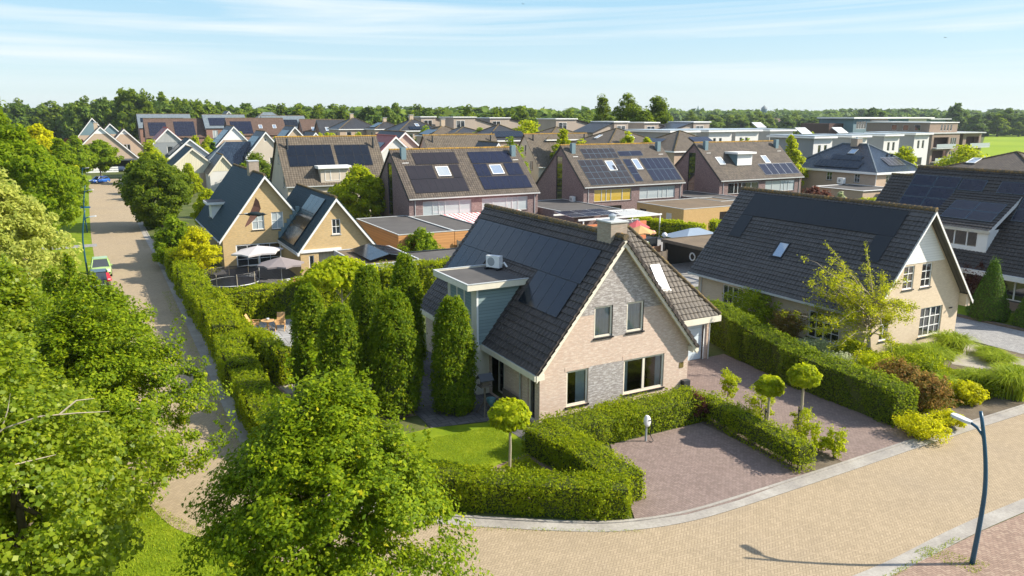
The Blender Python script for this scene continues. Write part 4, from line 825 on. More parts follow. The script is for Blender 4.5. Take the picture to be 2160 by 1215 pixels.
M['lf_far'] = leafmat('far_leaves', (.04, .075, .014), (.09, .135, .02), (.15, .195, .026), (.2, .23, .03), trans=.3, clump=.12, k=(1.02, 1.12, 1.0))
M['lf_far2'] = leafmat('far_leaves_lighter', (.07, .11, .018), (.14, .18, .024), (.21, .25, .03), (.27, .29, .04), trans=.3, clump=.12, k=(1.02, 1.12, 1.0))
M['bark_'] = plain('tree_bark', (.12, .095, .07), .9, .1, .25, 6.); M['bark_l'] = plain('pale_bark', (.34, .29, .22), .85, .1, .2, 6.); M['twig'] = plain('hedge_twigs_inner_shade', (.07, .085, .022), .95, .05, .3, 8.)  # the last colour also puts inner shade on the solid plant cores
def unit(v): return v / (np.linalg.norm(v, axis=1, keepdims=True) + 1e-9)
def leaf_verts(pos, nrm, size, rng, asp=.55, var=.5, droop=0.):
    """one kite-shaped leaf per position, facing roughly along nrm"""
    n = len(pos); nrm = unit(nrm); a = unit(np.cross(nrm, rng.normal(size=(n, 3)))); b = np.cross(nrm, a)
    L = (size * (1 + var * rng.uniform(-1, 1, n)))[:, None]; W = L * asp * .5; fold = nrm * L * rng.uniform(-.12, .2, n)[:, None]
    if droop: a = unit(a + np.array([0, 0, -droop]))
    v = np.stack([pos - a * L * .5, pos + b * W - a * L * .05 + fold, pos + a * L * .5, pos - b * W - a * L * .05 + fold], 1)
    return v.reshape(-1, 3)
def clumps(rng, K, per, rx, ry, rz, c, shape=None, inner=.35, cr=.16, flat=.7, outw=.6, up=.7, rnd=.7, rough=.13, crisp=0):
    if crisp: outw, up, rnd = .75, .7, .42
    """leaf positions and normals of a crown: K leaf clumps through an ellipsoid, most of them near its skin"""
    d = unit(rng.normal(size=(K, 3))); f = inner + (1 - inner) * rng.uniform(0, 1, K) ** .55
    ph = rng.uniform(0, 6.28, 6); bump = 1 + rough * (np.sin(3 * d[:, 0] + ph[0]) + np.sin(4 * d[:, 1] + ph[1]) + np.sin(3.5 * d[:, 2] + ph[2])) * .8
    cc = d * (f * bump)[:, None]
    if shape is not None: s = shape(cc[:, 2]); cc[:, 0] *= s; cc[:, 1] *= s
    cc = cc * (rx, ry, rz) + c; rc = cr * rx * rng.uniform(.6, 1.35, K)
    k = np.repeat(np.arange(K), per); g = rng.normal(size=(K * per, 3)); g *= np.minimum(1, 1.6 / (np.linalg.norm(g, axis=1, keepdims=True) + 1e-6)); g[:, 2] *= flat
    pos = cc[k] + g * rc[k][:, None] * .75
    nrm = unit(pos - c) * outw + np.array([0, 0, up]) + rng.normal(size=(K * per, 3)) * rnd + unit(g) * .3
    return pos, nrm, cc
def trunk_mesh(rng, h, r, tips, m, parent, base=(0, 0, 0), limbs=8, bare=0.):
    b = MB(); base = np.array(base, float); tops = tips[rng.choice(len(tips), min(limbs, len(tips)), False)] if len(tips) else []
    ax = [base + np.array([math.sin(t * 3.) * .02 * h, math.cos(t * 2.) * .015 * h, t * h]) for t in np.linspace(0, 1, 7)]
    ax[0] = base - np.array([0, 0, .1]); b.tube(ax, [r * (1.35 if t == 0 else 1 - .75 * t) for t in np.linspace(0, 1, 7)], 8)
    for tp in tops:
        t0 = rng.uniform(.3, .75); s = base + np.array([0, 0, t0 * h]); mid = s + (tp - s) * .5 + np.array([0, 0, -.04 * h]) + rng.normal(size=3) * .03 * h
        b.tube([s, s + (mid - s) * .5, mid, mid + (tp - mid) * .55 + rng.normal(size=3) * .015 * h, tp], [r * .42, r * .34, r * .24, r * .15, r * .05], 6)
    return b.build('trunk', m, parent, True, local=True)
def ovoid(z): return np.clip(1.12 - .38 * (z + .35) ** 2 - .16 * z, .3, 1.15)
def conic(z): return np.clip(.95 - .62 * (z + .6) * .75, .18, 1.2)
def barrel(z): return np.clip(1.1 - .25 * z ** 2 - .06 * z, .3, 1.15)
def skirt(z): return np.clip(1.06 - .56 * (z + .3) * np.where(z > -.3, 1, .15), .2, 1.1)
def tree(name, label, loc, h, w, leaf='lf_green', bark='bark_', K=160, per=110, size=.16, seed=1, low=.18, shape=ovoid, cr=.16, group=None, limbs=8, shoots=0, cat='tree', inner=.35, flat=.7, rz=0., tr=None, asp=.55, rough=.15, crisp=0):
    """tree of height h and crown width w with its foot at loc; part trunk (with limbs) and part crown"""
    rng = np.random.default_rng(seed); t = thing(name, label, cat, loc, rz, group)
    ch = h * (1 - low); c = np.array([0, 0, h * low + ch * .5]); pos, nrm, cc = clumps(rng, K, per, w / 2 * .88, w / 2 * .88, ch / 2 * .92, c, shape, inner, cr, flat, rough=rough, crisp=crisp)
    if shoots:
        P2 = []; 
        for i in range(shoots):
            s = cc[rng.integers(len(cc))]; 
            if s[2] < c[2] and rng.uniform() < .6: continue
            d = np.array([s[0], s[1], 0]) * .10 + np.array([rng.normal() * .08, rng.normal() * .08, 1.]); ln = rng.uniform(.06, .13) * h; q = rng.uniform(0, 1, 45)
            P2.append(s + d * (ln * (.4 + q))[:, None] + rng.normal(size=(45, 3)) * (.05 + .09 * (1 - q))[:, None])
        if P2: P2 = np.concatenate(P2); pos = np.concatenate([pos, P2]); nrm = np.concatenate([nrm, rng.normal(size=P2.shape) + (0, 0, .4)])
    trunk_mesh(rng, h * .72, tr or (.018 * h + .02), cc, M[bark], t, limbs=limbs)
    raw_mesh('crown', leaf_verts(pos, nrm, size, rng, asp), 4, M[leaf], t); return t
def G2(x, y, z=0.): p = P(x, y, z); return (p[0], p[1], 0)
def DD(x, d): p = D(x, d); return (p[0], p[1], 0)
# ---- the big trees close to the camera
near = [('young_maple', 'big green maple standing in front between the lane bend and the main house hedge', DD(678, 17.8), 8.6, 8.6, 'lf_maple', 3, dict(K=640, per=190, size=.11, low=.03, cr=.09, shoots=130, shape=skirt, rough=.10, inner=.25, crisp=1)),
        ('young_maple', 'broad green maple leaning over the lane on the left', DD(186, 25.5), 8.7, 7.5, 'lf_maple', 8, dict(K=520, per=180, size=.12, low=.1, cr=.095, shoots=110, rough=.13, inner=.2, crisp=1)),
        ('alder', 'pale leaved alder with bare twigs at the lower left edge', DD(20, 18.5), 9.2, 7.0, 'lf_alder', 5, dict(K=330, per=150, size=.13, low=.08, cr=.15, shoots=20, asp=.8)),
        ('alder', 'round leaved alder behind the lower left one, below the parked cars', DD(45, 29), 8.3, 6.6, 'lf_alder', 15, dict(K=300, per=130, size=.16, low=.1, cr=.15, shoots=30, asp=.8)),
        ('young_maple', 'bright green maple directly below the dark parked car', DD(192, 33.0), 7.7, 5.6, 'lf_maple', 21, dict(K=260, per=130, size=.16, low=.1, cr=.15, shoots=40)),
        ('young_maple', 'maple at the left edge below the alders', DD(15, 21.5), 6.6, 5.4, 'lf_maple', 31, dict(K=280, per=150, size=.13, low=.05, cr=.15, shoots=20)),
        ('willow', 'silvery pale willow on the left beside the grass verge', DD(2, 50), 11.0, 8.4, 'lf_willow', 6, dict(K=320, per=110, size=.26, low=.06, cr=.14, shoots=10)),
        ('sapling', 'thin young tree on the verge beside the white path', DD(150, 43.5), 6.8, 2.6, 'lf_maple', 9, dict(K=40, per=45, size=.22, low=.25, cr=.25, shoots=6, shape=conic)),
        ('sapling', 'spindly young tree in front of the green car', DD(108, 44), 6.0, 2.8, 'lf_maple', 19, dict(K=45, per=45, size=.22, low=.2, cr=.25, shoots=6, shape=conic)),
        ('lime_tree', 'tall green tree behind the silvery willow', DD(35, 74), 14.4, 10.5, 'lf_green', 10, dict(K=300, per=90, size=.40, low=.05, cr=.14)),
        ('lime_tree', 'wide dark green tree beside the verge half way up the lane', DD(92, 92), 12.6, 7.6, 'lf_green', 11, dict(K=260, per=80, size=.45, low=.04, cr=.15)),
        ('lime_tree', 'tallest tree at the left edge of the photo', DD(14, 96), 16.5, 10, 'lf_green', 12, dict(K=260, per=80, size=.45, low=.04, cr=.15, shape=conic)),
        ('yellow_tree', 'yellow green tree crown at upper left behind the tall green one', DD(98, 128), 14.2, 8.5, 'lf_yellow', 13, dict(K=160, per=70, size=.6, low=.05, cr=.17)),
        ('weeping_birch', 'drooping green tree beside the far blue lamp posts', DD(134, 116), 11.2, 6.0, 'lf_green', 14, dict(K=170, per=70, size=.5, low=.04, cr=.17)),
        ('round_shrub_tree', 'big round green bush tree on the right side of the lane', DD(332, 101), 9.9, 9.4, 'lf_dark', 16, dict(K=420, per=90, size=.36, low=-.06, cr=.12, inner=.5, shape=barrel)),
        ('lane_tree', 'round headed tree right of two at the far end of the lane', DD(208, 172), 9.6, 8.2, 'lf_green', 17, dict(K=150, per=70, size=.65, low=.25, cr=.17)),
        ('lane_tree', 'round headed tree left of two at the far end of the lane', DD(165, 165), 9.8, 7.4, 'lf_green', 18, dict(K=150, per=70, size=.65, low=.25, cr=.17)),
        ('yellow_shrub_tree', 'yellow green feathery shrub at the gable of the yellow house', G2(418, 590)[:2] + (0,), 5.0, 4.4, 'lf_yellow', 20, dict(K=170, per=80, size=.2, low=.02, cr=.16, cat='shrub')),
        ('small_tree', 'orange tinted dark shrub before the slate roof of the yellow house', DD(365, 74), 5.0, 4.6, 'lf_green', 22, dict(K=120, per=70, size=.3, low=.02, cr=.18)),
        ('small_tree', 'small green tree beside the gate of the yellow house', DD(438, 92), 6.4, 4.2, 'lf_lime', 23, dict(K=120, per=70, size=.35, low=.1, cr=.18)),
        ('street_tree', 'yellow green tree between the beige house and the left purple house', DD(758, 98), 8.6, 7.4, 'lf_lime', 24, dict(K=220, per=90, size=.36, low=.12, cr=.16)),
        ('pollard_plane', 'clipped flat topped tree on a bare grey stem in the back garden hedge', (-11.65, 24.1, 0), 4.7, 4.4, 'lf_lime', 25, dict(K=130, per=70, size=.26, low=.5, cr=.2, bark='bark_l', asp=.8)),
        ('garden_shrub', 'bushy light green shrub before the cedar clad extension', (1.4, 41.0, 0), 3.6, 4.2, 'lf_green', 26, dict(K=120, per=60, size=.22, low=.0, cr=.18, shoots=25, cat='shrub')),
        ('garden_shrub', 'leafy climbing shrub before the orange timber fence', (17.7, 25.9, 0), 3.0, 1.9, 'lf_green', 27, dict(K=50, per=60, size=.2, low=.0, cr=.25, cat='shrub'))]
for nm, lb, loc, h, w_, lf, sd, kw in near: tree(nm, lb, loc, h, w_, lf, seed=sd, **kw)
# bare twigs reaching out of the alder
al = thing('bare_branch', 'pale bare branch sticking out of the lower left foliage', 'branch', DD(60, 17.2)); b = MB()
b.tube([(-1.0, .3, 6.5), (-.3, .3, 7.05), (.5, .2, 7.25), (1.3, .3, 7.15), (2.0, .6, 6.95)], [.026, .023, .02, .015, .006], 6); b.tube([(-.35, .3, 7.0), (-.15, .3, 7.5), (-.05, .35, 7.9)], [.02, .014, .006], 6); b.tube([(.9, .25, 7.2), (1.3, .4, 7.45), (1.7, .5, 7.4)], [.025, .02, .008], 5); b.tube([(-1.2, .0, 6.0), (-.2, .1, 6.15), (.7, .4, 6.1)], [.03, .025, .01], 5)
b.build('twigs', M['bark_l'], al, local=True)
# the feathery tree in front of the cream house: open crown on arching pale limbs
def open_tree():
    rng = np.random.default_rng(77); t = thing('feathery_tree', 'open yellow green tree with arching pale branches before the cream house', 'tree', G2(1828, 765)); b = MB(); PP = []; NN = []
    b.tube([(0, 0, -.1), (.05, 0, .8), (0, .05, 1.6), (.08, 0, 3.0), (.0, .1, 4.4)], [.16, .13, .11, .08, .05], 8)
    lf = -_rt * .9
    for k in range(52):
        a = k * 2.4 + rng.uniform(-.3, .3); el = rng.uniform(.0, 1.2); L = rng.uniform(2.2, 4.5) * (1.1 - .22 * el); s = np.array([0, 0, rng.uniform(1.3, 3.9)]); d = np.array([math.cos(a) * math.cos(el), math.sin(a) * math.cos(el), math.sin(el)]) + lf * .45
        pts = [s]
        for i in range(1, 7): f = i / 6; pts.append(s + d * L * f + np.array([0, 0, -.26 * L * f * f * (1.1 - el * .6)]) + rng.normal(size=3) * .06)
        b.tube(pts, [.05 - .007 * i for i in range(7)], 5)
        for tw in range(10):
            i = rng.integers(2, 7); p = pts[i]; e = unit(rng.normal(size=(1, 3)))[0] * .5 + d * .5; e[2] *= .5; ln = rng.uniform(.25, .6)
            q = rng.uniform(0, 1, 34); PP.append(p + e * (ln * q)[:, None] + rng.normal(size=(34, 3)) * .13); NN.append(rng.normal(size=(34, 3)) * .6 + (0, 0, .8))
    for (x, y, z) in ((-2.8, 1.5, 7.3), (-.75, .4, 7.3)):
        pts = [np.array((0, 0, 3.8)), np.array((x * .3, y * .3, 5.0)), np.array((x * .6, y * .6, 6.0)), np.array((x, y, z))]; b.tube(pts, [.045, .035, .025, .01], 5)
        for f in np.linspace(.35, 1, 16):
            i = min(2, int(f * 3)); p = pts[i] + (pts[i + 1] - pts[i]) * (f * 3 - i); PP.append(p + rng.normal(size=(13, 3)) * .06); NN.append(rng.normal(size=(13, 3)) + (0, 0, .6))
    b.build('trunk', M['bark_l'], t, True, local=True); raw_mesh('crown', leaf_verts(np.concatenate(PP), np.concatenate(NN), .11, rng), 4, leafmat('honey_locust_leaves', (.10, .15, .008), (.19, .24, .012), (.29, .31, .02), (.36, .33, .03)), t)
open_tree()
# ---- clipped columns of hornbeam
def column(label, x, y, h, r, seed, top=.5):
    h *= 1.08
    rng = np.random.default_rng(seed); t = thing('column_hornbeam', label, 'columnar tree', (x, y, 0), 0, 'clipped hornbeam columns in the garden'); K = 1250; per = 20
    def prof(z): return np.where(z < .12, .72 + 2.2 * z, 1.0) * np.where(z > 1 - top, np.clip(1 - ((z - 1 + top) / top) ** 2, 0, 1) ** .55 * .97 + .03, 1.) * (1 - .16 * np.clip(z - .3, 0, 1))
    z = rng.uniform(.03, .985, K); a = rng.uniform(0, 6.283, K); ph = rng.uniform(0, 6.28, 4); lump = 1 + .06 * np.sin(3 * a + 9 * z + ph[0]) + .05 * np.sin(5 * a - 14 * z + ph[1]) + .05 * np.sin(2 * a + 23 * z + ph[2])
    rr = r * .93 * prof(z) * lump * rng.uniform(.88, 1.06, K); c = np.stack([rr * np.cos(a), rr * np.sin(a), z * h], 1); k = np.repeat(np.arange(K), per); q = rng.uniform(-.5, .5, K * per); dr = np.stack([np.cos(a) * .28, np.sin(a) * .28, np.full(K, 1.)], 1) * rng.uniform(.18, .42, K)[:, None]
    pos = c[k] + dr[k] * q[:, None] + rng.normal(size=(K * per, 3)) * (.075 * (1.1 - q))[:, None]; nrm = np.stack([np.cos(a), np.sin(a), np.full(K, .55)], 1)[k] + rng.normal(size=(K * per, 3)) * .6
    raw_mesh('crown', leaf_verts(pos, nrm, .125, rng), 4, M['lf_beam'], t); MB().tube([(0, 0, -.1), (0, 0, h * .85)], [.12, .05], 8).lathe([(.0, .1), (r * .64, .3), (r * .70, h * .3), (r * .64, h * .55), (r * .42, h * .8), (0, h * .92)], 12).build('trunk', M['twig'], t, local=True)  # the lathe is a solid core carrying the column's inner shade as colour
for a in (('clipped hornbeam column farthest left, beside the garden chairs', -17.4, 9.6, 5.5, .98, 40), ('clipped hornbeam column in front, half hidden by the front maple', -16.9, 5.6, 5.3, 1.12, 41), ('clipped hornbeam column behind the middle, right of the grey pollard stem', -13.9, 10.6, 6.0, 1.0, 42), ('broad clipped hornbeam column in the middle of the group', -14.4, 5.0, 5.8, 1.25, 43),
          ('slim clipped hornbeam column against the back of the house', -11.6, 10.8, 6.4, .95, 44), ('clipped hornbeam column standing right beside the dormer tower', -11.75, 3.85, 5.45, 1.08, 45)): column(*a)
# ---- hedges
def hedge(label, pts, w, h, leaf='lf_hedge', dens=330, size=.085, seed=1, wob=.06, name='hedge', z0=.0, ragged=.05, cat='hedge', stems=False):
    """clipped hedge along a polyline: leaf skin on top, sides and ends over a solid core coloured for inner shade"""
    rng = np.random.default_rng(seed); t = thing(name, label, cat, (pts[0][0], pts[0][1], 0)); o = np.array([pts[0][0], pts[0][1], 0]); core = MB(); PP = []; NN = []
    hh = h if hasattr(h, '__len__') else [h] * len(pts); fq = rng.uniform(0, 6.28, 4)
    for i, (p, q) in enumerate(zip(pts[:-1], pts[1:])):
        p = np.array(p, float) - o[:2]; q = np.array(q, float) - o[:2]; L = np.linalg.norm(q - p); d = (q - p) / L; nn = np.array([-d[1], d[0]]); h0, h1 = hh[i], hh[i + 1]; W = w / 2
        e0 = W if i > 0 else 0; e1 = W if i < len(pts) - 2 else 0
        c = .10; zc = z0 + (.35 if stems else 0)
        core.add([(*(p + s * nn * (W - c) + d * k * (c - e0 * 0)), z) for s, k in ((-1, 1), (1, 1)) for z in (zc, h0 - c)] + [(*(q + s * nn * (W - c) - d * c), z) for s in (-1, 1) for z in (zc, h1 - c)],
                 [(0, 1, 3, 2), (4, 6, 7, 5), (0, 4, 5, 1), (2, 3, 7, 6), (1, 5, 7, 3), (0, 2, 6, 4)])
        def put(n, s, y, z, nv, f):
            x = s * (L + e0 + e1) - e0; hx = h0 + (h1 - h0) * np.clip(x / L, 0, 1)
            wv = wob * .75 * (np.sin(x * .83 + fq[0] + y * 1.7) + np.sin(x * 1.93 + fq[1] + z * 2.3) * .7 + np.sin(x * 3.71 + fq[2] - y * 3.1 + z * 4) * .5 + np.sin(x * 7.3 + fq[3] + y * 6 - z * 7) * .35) + rng.normal(0, .035, n)
            P3 = np.empty((n, 3)); yy = y * (W + wv * (np.abs(y) > .95)); P3[:, :2] = p + d * x[:, None] + nn * yy[:, None]; P3[:, 2] = z * hx + wv * .7 * (z > .95) + np.abs(rng.normal(0, ragged, n)) * (z > .95)
            N3 = np.empty((n, 3)); N3[:, :2] = nn * (y * nv)[:, None]; N3[:, 2] = f; PP.append(P3); NN.append(N3 + rng.normal(size=(n, 3)) * .55)
        n = int(dens * (L + e0 + e1) * w); put(n, rng.uniform(0, 1, n), rng.uniform(-1, 1, n), np.ones(n), .2, 1.)
        n = int(dens * (L + e0 + e1) * h0)
        for s in (-1., 1.): zz = rng.uniform(z0 / h0 + .02, 1, n); zz = np.where(rng.uniform(size=n) < .25 * stems, .35 + .65 * zz, zz); put(n, rng.uniform(0, 1, n), np.full(n, s), zz, 1., .45)
        m = int(7 * (L + e0 + e1) * (w + h0)); c0 = rng.uniform(0, 1, m); c1 = rng.choice([-1., 1., 0.], m); cz = np.where(c1 == 0, 1., rng.uniform(.25, 1, m)); cy = np.where(c1 == 0, rng.uniform(-1, 1, m), c1); kk = np.repeat(np.arange(m), 14); sg_ = rng.normal(size=(m * 14, 3)) * .055; put(m * 14, c0[kk] + sg_[:, 0] * 1.2 / (L + e0 + e1), cy[kk] * (1 + .10 * (c1[kk] != 0)) + sg_[:, 1] / w, cz[kk] * 1.03 + sg_[:, 2] / h0, .7, .8)
        n = int(dens * w * h0)
        if i == 0: put(n, np.full(n, e0 / (L + e0 + e1) if e0 else 0.) + rng.normal(0, .03, n) / L, rng.uniform(-1, 1, n), rng.uniform(.05, 1, n), .3, .4)
        if i == len(pts) - 2: put(n, np.ones(n) + rng.normal(0, .03, n) / L, rng.uniform(-1, 1, n), rng.uniform(.05, 1, n), .3, .4)
    if stems:
        for k in range(26): f = rng.uniform(0, 1); p = np.array(pts[0]); q = np.array(pts[-1]); c = p + (q - p) * f - o[:2] + rng.normal(size=2) * .12; core.tube([(*c, 0), (*(c + rng.normal(size=2) * .1), .55)], .02, 5)
    core.build('stems', M['twig'], t, local=True); raw_mesh('foliage', leaf_verts(np.concatenate(PP), np.concatenate(NN), size, rng, .6), 4, M[leaf], t); return t  # mostly a solid filler core, inner shade put into its colour
hedge('clipped beech hedge along the kerb, left of the parking pad', [(-16.3, -3.9), (-14.9, -5.1), (-13.2, -6.35), (-11.2, -7.75), (-10.1, -8.35)], 1.25, 1.25, seed=2)
hedge('clipped beech hedge along the left side of the parking pad', [(-10.4, -1.9), (-9.9, -4.5), (-9.7, -8.0)], 1.5, 1.22, seed=3)
hedge('clipped beech hedge under the front windows with the wall charger before it', [(-9.9, -2.35), (-6, -2.2), (-1.2, -2.3)], 1.75, 1.2, seed=4)
hedge('thin beech hedge along the right side of the parking pad', [(-1.15, -2.6), (-1.3, -5), (-1.65, -9.35)], .95, 1.2, seed=5, stems=True, dens=240)
hedge('long dark privet hedge between driveway and neighbouring garden', [(9.2, 8.5), (7.7, 3.5), (6.75, -1.5), (6.6, -8.1)], 1.5, [2.35, 2.2, 1.9, 1.75], 'lf_hedge_d', 300, .10, 6, .10)
hedge('tall clipped hedge along the lane beside the yellow house', [(-20.6, 60.5), (-20.6, 45), (-20.5, 27.5)], 1.7, 2.05, 'lf_hedge', 110, .15, 7, .15)
hedge('ivy hedge along the lane beside the back garden', [(-20.3, 26.8), (-20.4, 18.2)], 1.7, 2.15, 'lf_ivy', 200, .13, 8, .16)
hedge('stepped lower hedge along the lane near the garden seats', [(-20.5, 18.0), (-20.6, 11.5)], 1.6, 1.75, 'lf_hedge', 230, .12, 9, .15)
hedge('lowest clipped hedge at the lane bend behind the front maple', [(-20.6, 11.3), (-20.6, 3.6), (-19.2, .2)], 1.5, 1.55, 'lf_hedge', 260, .11, 10, .10)
hedge('ragged yellow green inner hedge between lane hedge and garden seats', [(-19.4, 21.0), (-18.9, 15.5), (-18.2, 11.6)], .95, [1.5, 1.9, 2.0], 'lf_ivy', 260, .13, 11, .16, ragged=.1)
hedge('tall ivy hedge across the back garden below the yellow house', [(-19.9, 26.9), (-13.2, 27.9), (-7.5, 28.2)], 1.3, 2.25, 'lf_ivy', 210, .14, 12, .16, ragged=.09)
hedge('leafy hedge before the garden room, behind the main house', [(-7.2, 28.2), (-.5, 28.0), (5, 27.6)], 1.6, [2.5, 2.7, 2.5], 'lf_ivy', 190, .16, 13, .2, ragged=.12)
hedge('yellow topped hedge before the orange buff annex', [(33.0, 48.5), (34.2, 44), (36, 38.5)], 1.6, 1.9, 'lf_lime', 90, .2, 14, .12)
hedge('short green hedge right of the gazebo', [(40.2, 41.6), (46, 40)], 1.6, 1.7, 'lf_lime', 90, .2, 15, .12)
hedge('clipped hedge before the beige house far up the lane', [(-2, 73), (5, 74.5)], 1.4, 1.8, 'lf_green', 70, .25, 16)
# ---- small trees on stems, shrubs and grasses
def ball_tree(label, x, y, hs, r, seed, leaf='lf_lime', stake=False, bark='post'):
    rng = np.random.default_rng(seed); t = thing('ball_tree', label, 'small tree', (x, y, 0), 0, 'ball headed trees on stems'); N = 1700; d = unit(rng.normal(size=(N, 3))); d[:, 2] *= .72
    lay = 1 + .1 * np.sin(d[:, 2] * 14) ; pos = d * (r * lay * (1 - np.abs(rng.normal(0, .13, N))))[:, None] + (0, 0, hs + r * .45)
    raw_mesh('crown', leaf_verts(pos, d + (0, 0, .55) + rng.normal(size=(N, 3)) * .35, .2, rng, .65, droop=.45), 4, M[leaf], t)
    MB().tube([(0, 0, -.05), (.03, 0, hs * .5), (0, 0, hs + r * .5)], [.065, .06, .05], 8).lathe([(0, hs + .02), (r * .62, hs + r * .2), (r * .66, hs + r * .5), (r * .3, hs + r * .95), (0, hs + r)], 10).build('trunk', M[bark], t, local=True)
    if stake: MB().tube([(-.16, -.02, 0), (-.16, -.02, hs * .62)], .045, 7).build('stake', M['oldwood'], t, local=True); MB().tube([(-.19, -.07, hs * .55), (.09, .05, hs * .55)], .05, 6).build('tie', M['black'], t, local=True)
bl = P(1075, 990); ball_tree('ball headed tree on a bare stem on the front lawn', bl[0], bl[1], 2.05, .86, 60)
ball_tree('ball headed tree left of two beside the driveway', .0, -5.6, 2.05, .62, 61, 'lf_lime', True); ball_tree('ball headed tree right of two beside the driveway, staked stem', .55, -7.0, 2.85, .68, 62, 'lf_lime', True)
def shrub(name, label, loc, w, h, leaf, seed, size=.13, K=60, per=60, cat='shrub', shoots=8, low=0.02, group=None, cr=.22): return tree(name, label, loc, h, w, leaf, seed=seed, K=K, per=per, size=size, low=low, cr=cr, shoots=shoots, cat=cat, limbs=6, tr=.03, group=group, shape=None, inner=.3)
shrub('leggy_shrub', 'leggy green shrub farthest up the driveway strip', (1.0, -2.0, 0), 1.3, 1.9, 'lf_lime', 63, .1, 40, 45); shrub('leggy_shrub', 'leggy green shrub between the two ball headed trees', (.75, -4.5, 0), 1.7, 1.7, 'lf_lime', 64, .1, 44, 45); shrub('leggy_shrub', 'leggy green shrub right of the staked ball headed tree', (.75, -7.2, 0), 1.7, 1.55, 'lf_lime', 65, .1, 44, 45); shrub('leggy_shrub', 'small leggy shrub nearest the street on the driveway strip', (.55, -8.9, 0), 1.15, 1.45, 'lf_lime', 66, .1, 30, 45); shrub('leggy_shrub', 'low sparse shrub before the last leggy shrub', (.5, -8.15, 0), 1.1, .95, 'lf_lime', 67, .1, 20, 45)
shrub('purple_barberry', 'dark purple shrub at the corner of the parking pad hedges', (-1.9, -2.9, 0), 1.5, 1.45, 'lf_red', 68, .09, 70)
for i, (nm, lb, px, py, w_, h, lf, sz) in enumerate((('photinia', 'red tipped photinia bush beside the end of the privet hedge', 1945, 868, 2.3, 1.9, 'lf_photinia', .13), ('photinia', 'brownish photinia bush behind the red tipped one', 1895, 835, 2.6, 1.9, 'lf_photinia', .13), ('yellow_shrub', 'bright yellow low shrub at the foot of the privet hedge by the street', 1945, 920, 2.1, .9, 'lf_yellow', .1), ('yellow_shrub', 'yellow low shrub right of the brightest one', 1998, 900, 1.4, .75, 'lf_yellow', .1), ('yellow_shrub', 'yellow green round shrub on bare soil by the street', 2040, 850, 1.5, 1.1, 'lf_yellow', .13),
      ('green_shrub', 'small round green shrub near the right edge', 2090, 835, 1.2, .9, 'lf_hedge', .12), ('variegated_shrub', 'white variegated shrub under the cream house window', 1715, 752, 2.6, 1.0, 'lf_white', .1), ('variegated_shrub', 'grey white variegated shrub below the feathery tree', 1770, 788, 2.6, 1.1, 'lf_white', .1), ('garden_bush', 'light brown twiggy bush beside the cream house wall', 1660, 720, 2.0, 2.2, 'lf_photinia', .1), ('garden_bush', 'yellow green shrub beside the trunk of the feathery tree', 1850, 800, 2.8, 1.3, 'lf_lime', .13),
      ('garden_bush', 'leafy bush behind the privet hedge near the cream house window', 1590, 690, 3.6, 2.4, 'lf_hedge', .15), ('garden_bush', 'dark bush at the back of the cream house garden', 1640, 668, 2.8, 2.4, 'lf_green', .15), ('garden_bush', 'low green bush between photinia and grass mounds', 1935, 800, 2.6, 1.4, 'lf_hedge', .12), ('garden_bush', 'low bush under the cream house gable wall', 1800, 760, 2.0, 1.2, 'lf_hedge', .12), ('purple_bush', 'purple brown bush between cream house and brown house', 2062, 640, 3.4, 3.1, 'lf_red', .14))):
    shrub(nm, lb, G2(px, py), w_ * 1.15, h * 1.08, lf, 80 + i, sz, K=115 if h > 1 else 90, per=60, shoots=6)
def grassmound(label, loc, r, h, n, seed, name='ornamental_grass'):
    rng = np.random.default_rng(seed); t = thing(name, label, 'ornamental grass', loc, 0, 'ornamental grasses in the front garden'); a = rng.uniform(0, 6.283, n); rad = r * rng.uniform(.35, 1.1, n); hh = h * rng.uniform(.7, 1.1, n); b0 = rng.normal(size=(n, 2)) * r * .16; wd = .028; V = []
    dirs = np.stack([np.cos(a), np.sin(a)], 1); side = np.stack([-dirs[:, 1], dirs[:, 0]], 1) * wd; pts = []
    for f in (0, .4, .75, 1.): 
        xy = b0 + dirs * (rad * f ** 1.5)[:, None]; z = hh * (1.9 * f - 1.15 * f * f - .15 * f ** 3) / .75; pts.append(np.concatenate([xy, z[:, None]], 1))
    for k in range(3):
        s0 = np.concatenate([side * (1 - .28 * k), np.zeros((n, 1))], 1); s1 = np.concatenate([side * (1 - .28 * (k + 1)), np.zeros((n, 1))], 1); V.append(np.stack([pts[k] - s0, pts[k] + s0, pts[k + 1] + s1, pts[k + 1] - s1], 1))
    raw_mesh('blades', np.concatenate(V).reshape(-1, 3), 4, M['lf_blade'], t); return t
for i, (lb, px, py, r, h) in enumerate((('large round mound of fresh green grass before the gable of the cream house', 1962, 775, 1.35, 1.15), ('large mound of grass behind the round one, under the french window', 2005, 742, 1.3, 1.0), ('green grass mound left of the large round one', 1905, 770, 1.2, 1.0), ('big pale grass fountain at the right edge of the photo', 2135, 838, 1.25, 1.35), ('soft grass tuft between gravel and pale fountain grass', 2060, 815, 1.0, .75), ('small grass tuft behind the photinia', 1985, 822, .9, .7), ('low grass clump beside the grey driveway', 2105, 765, 1.0, .45), ('low grass clump in front of the stone by the driveway', 2130, 790, .9, .45), ('low grass clump farthest along the grey driveway', 2085, 750, .8, .4))):
    grassmound(lb, G2(px, py), r * 1.18, h * 1.1, 1200, 120 + i)
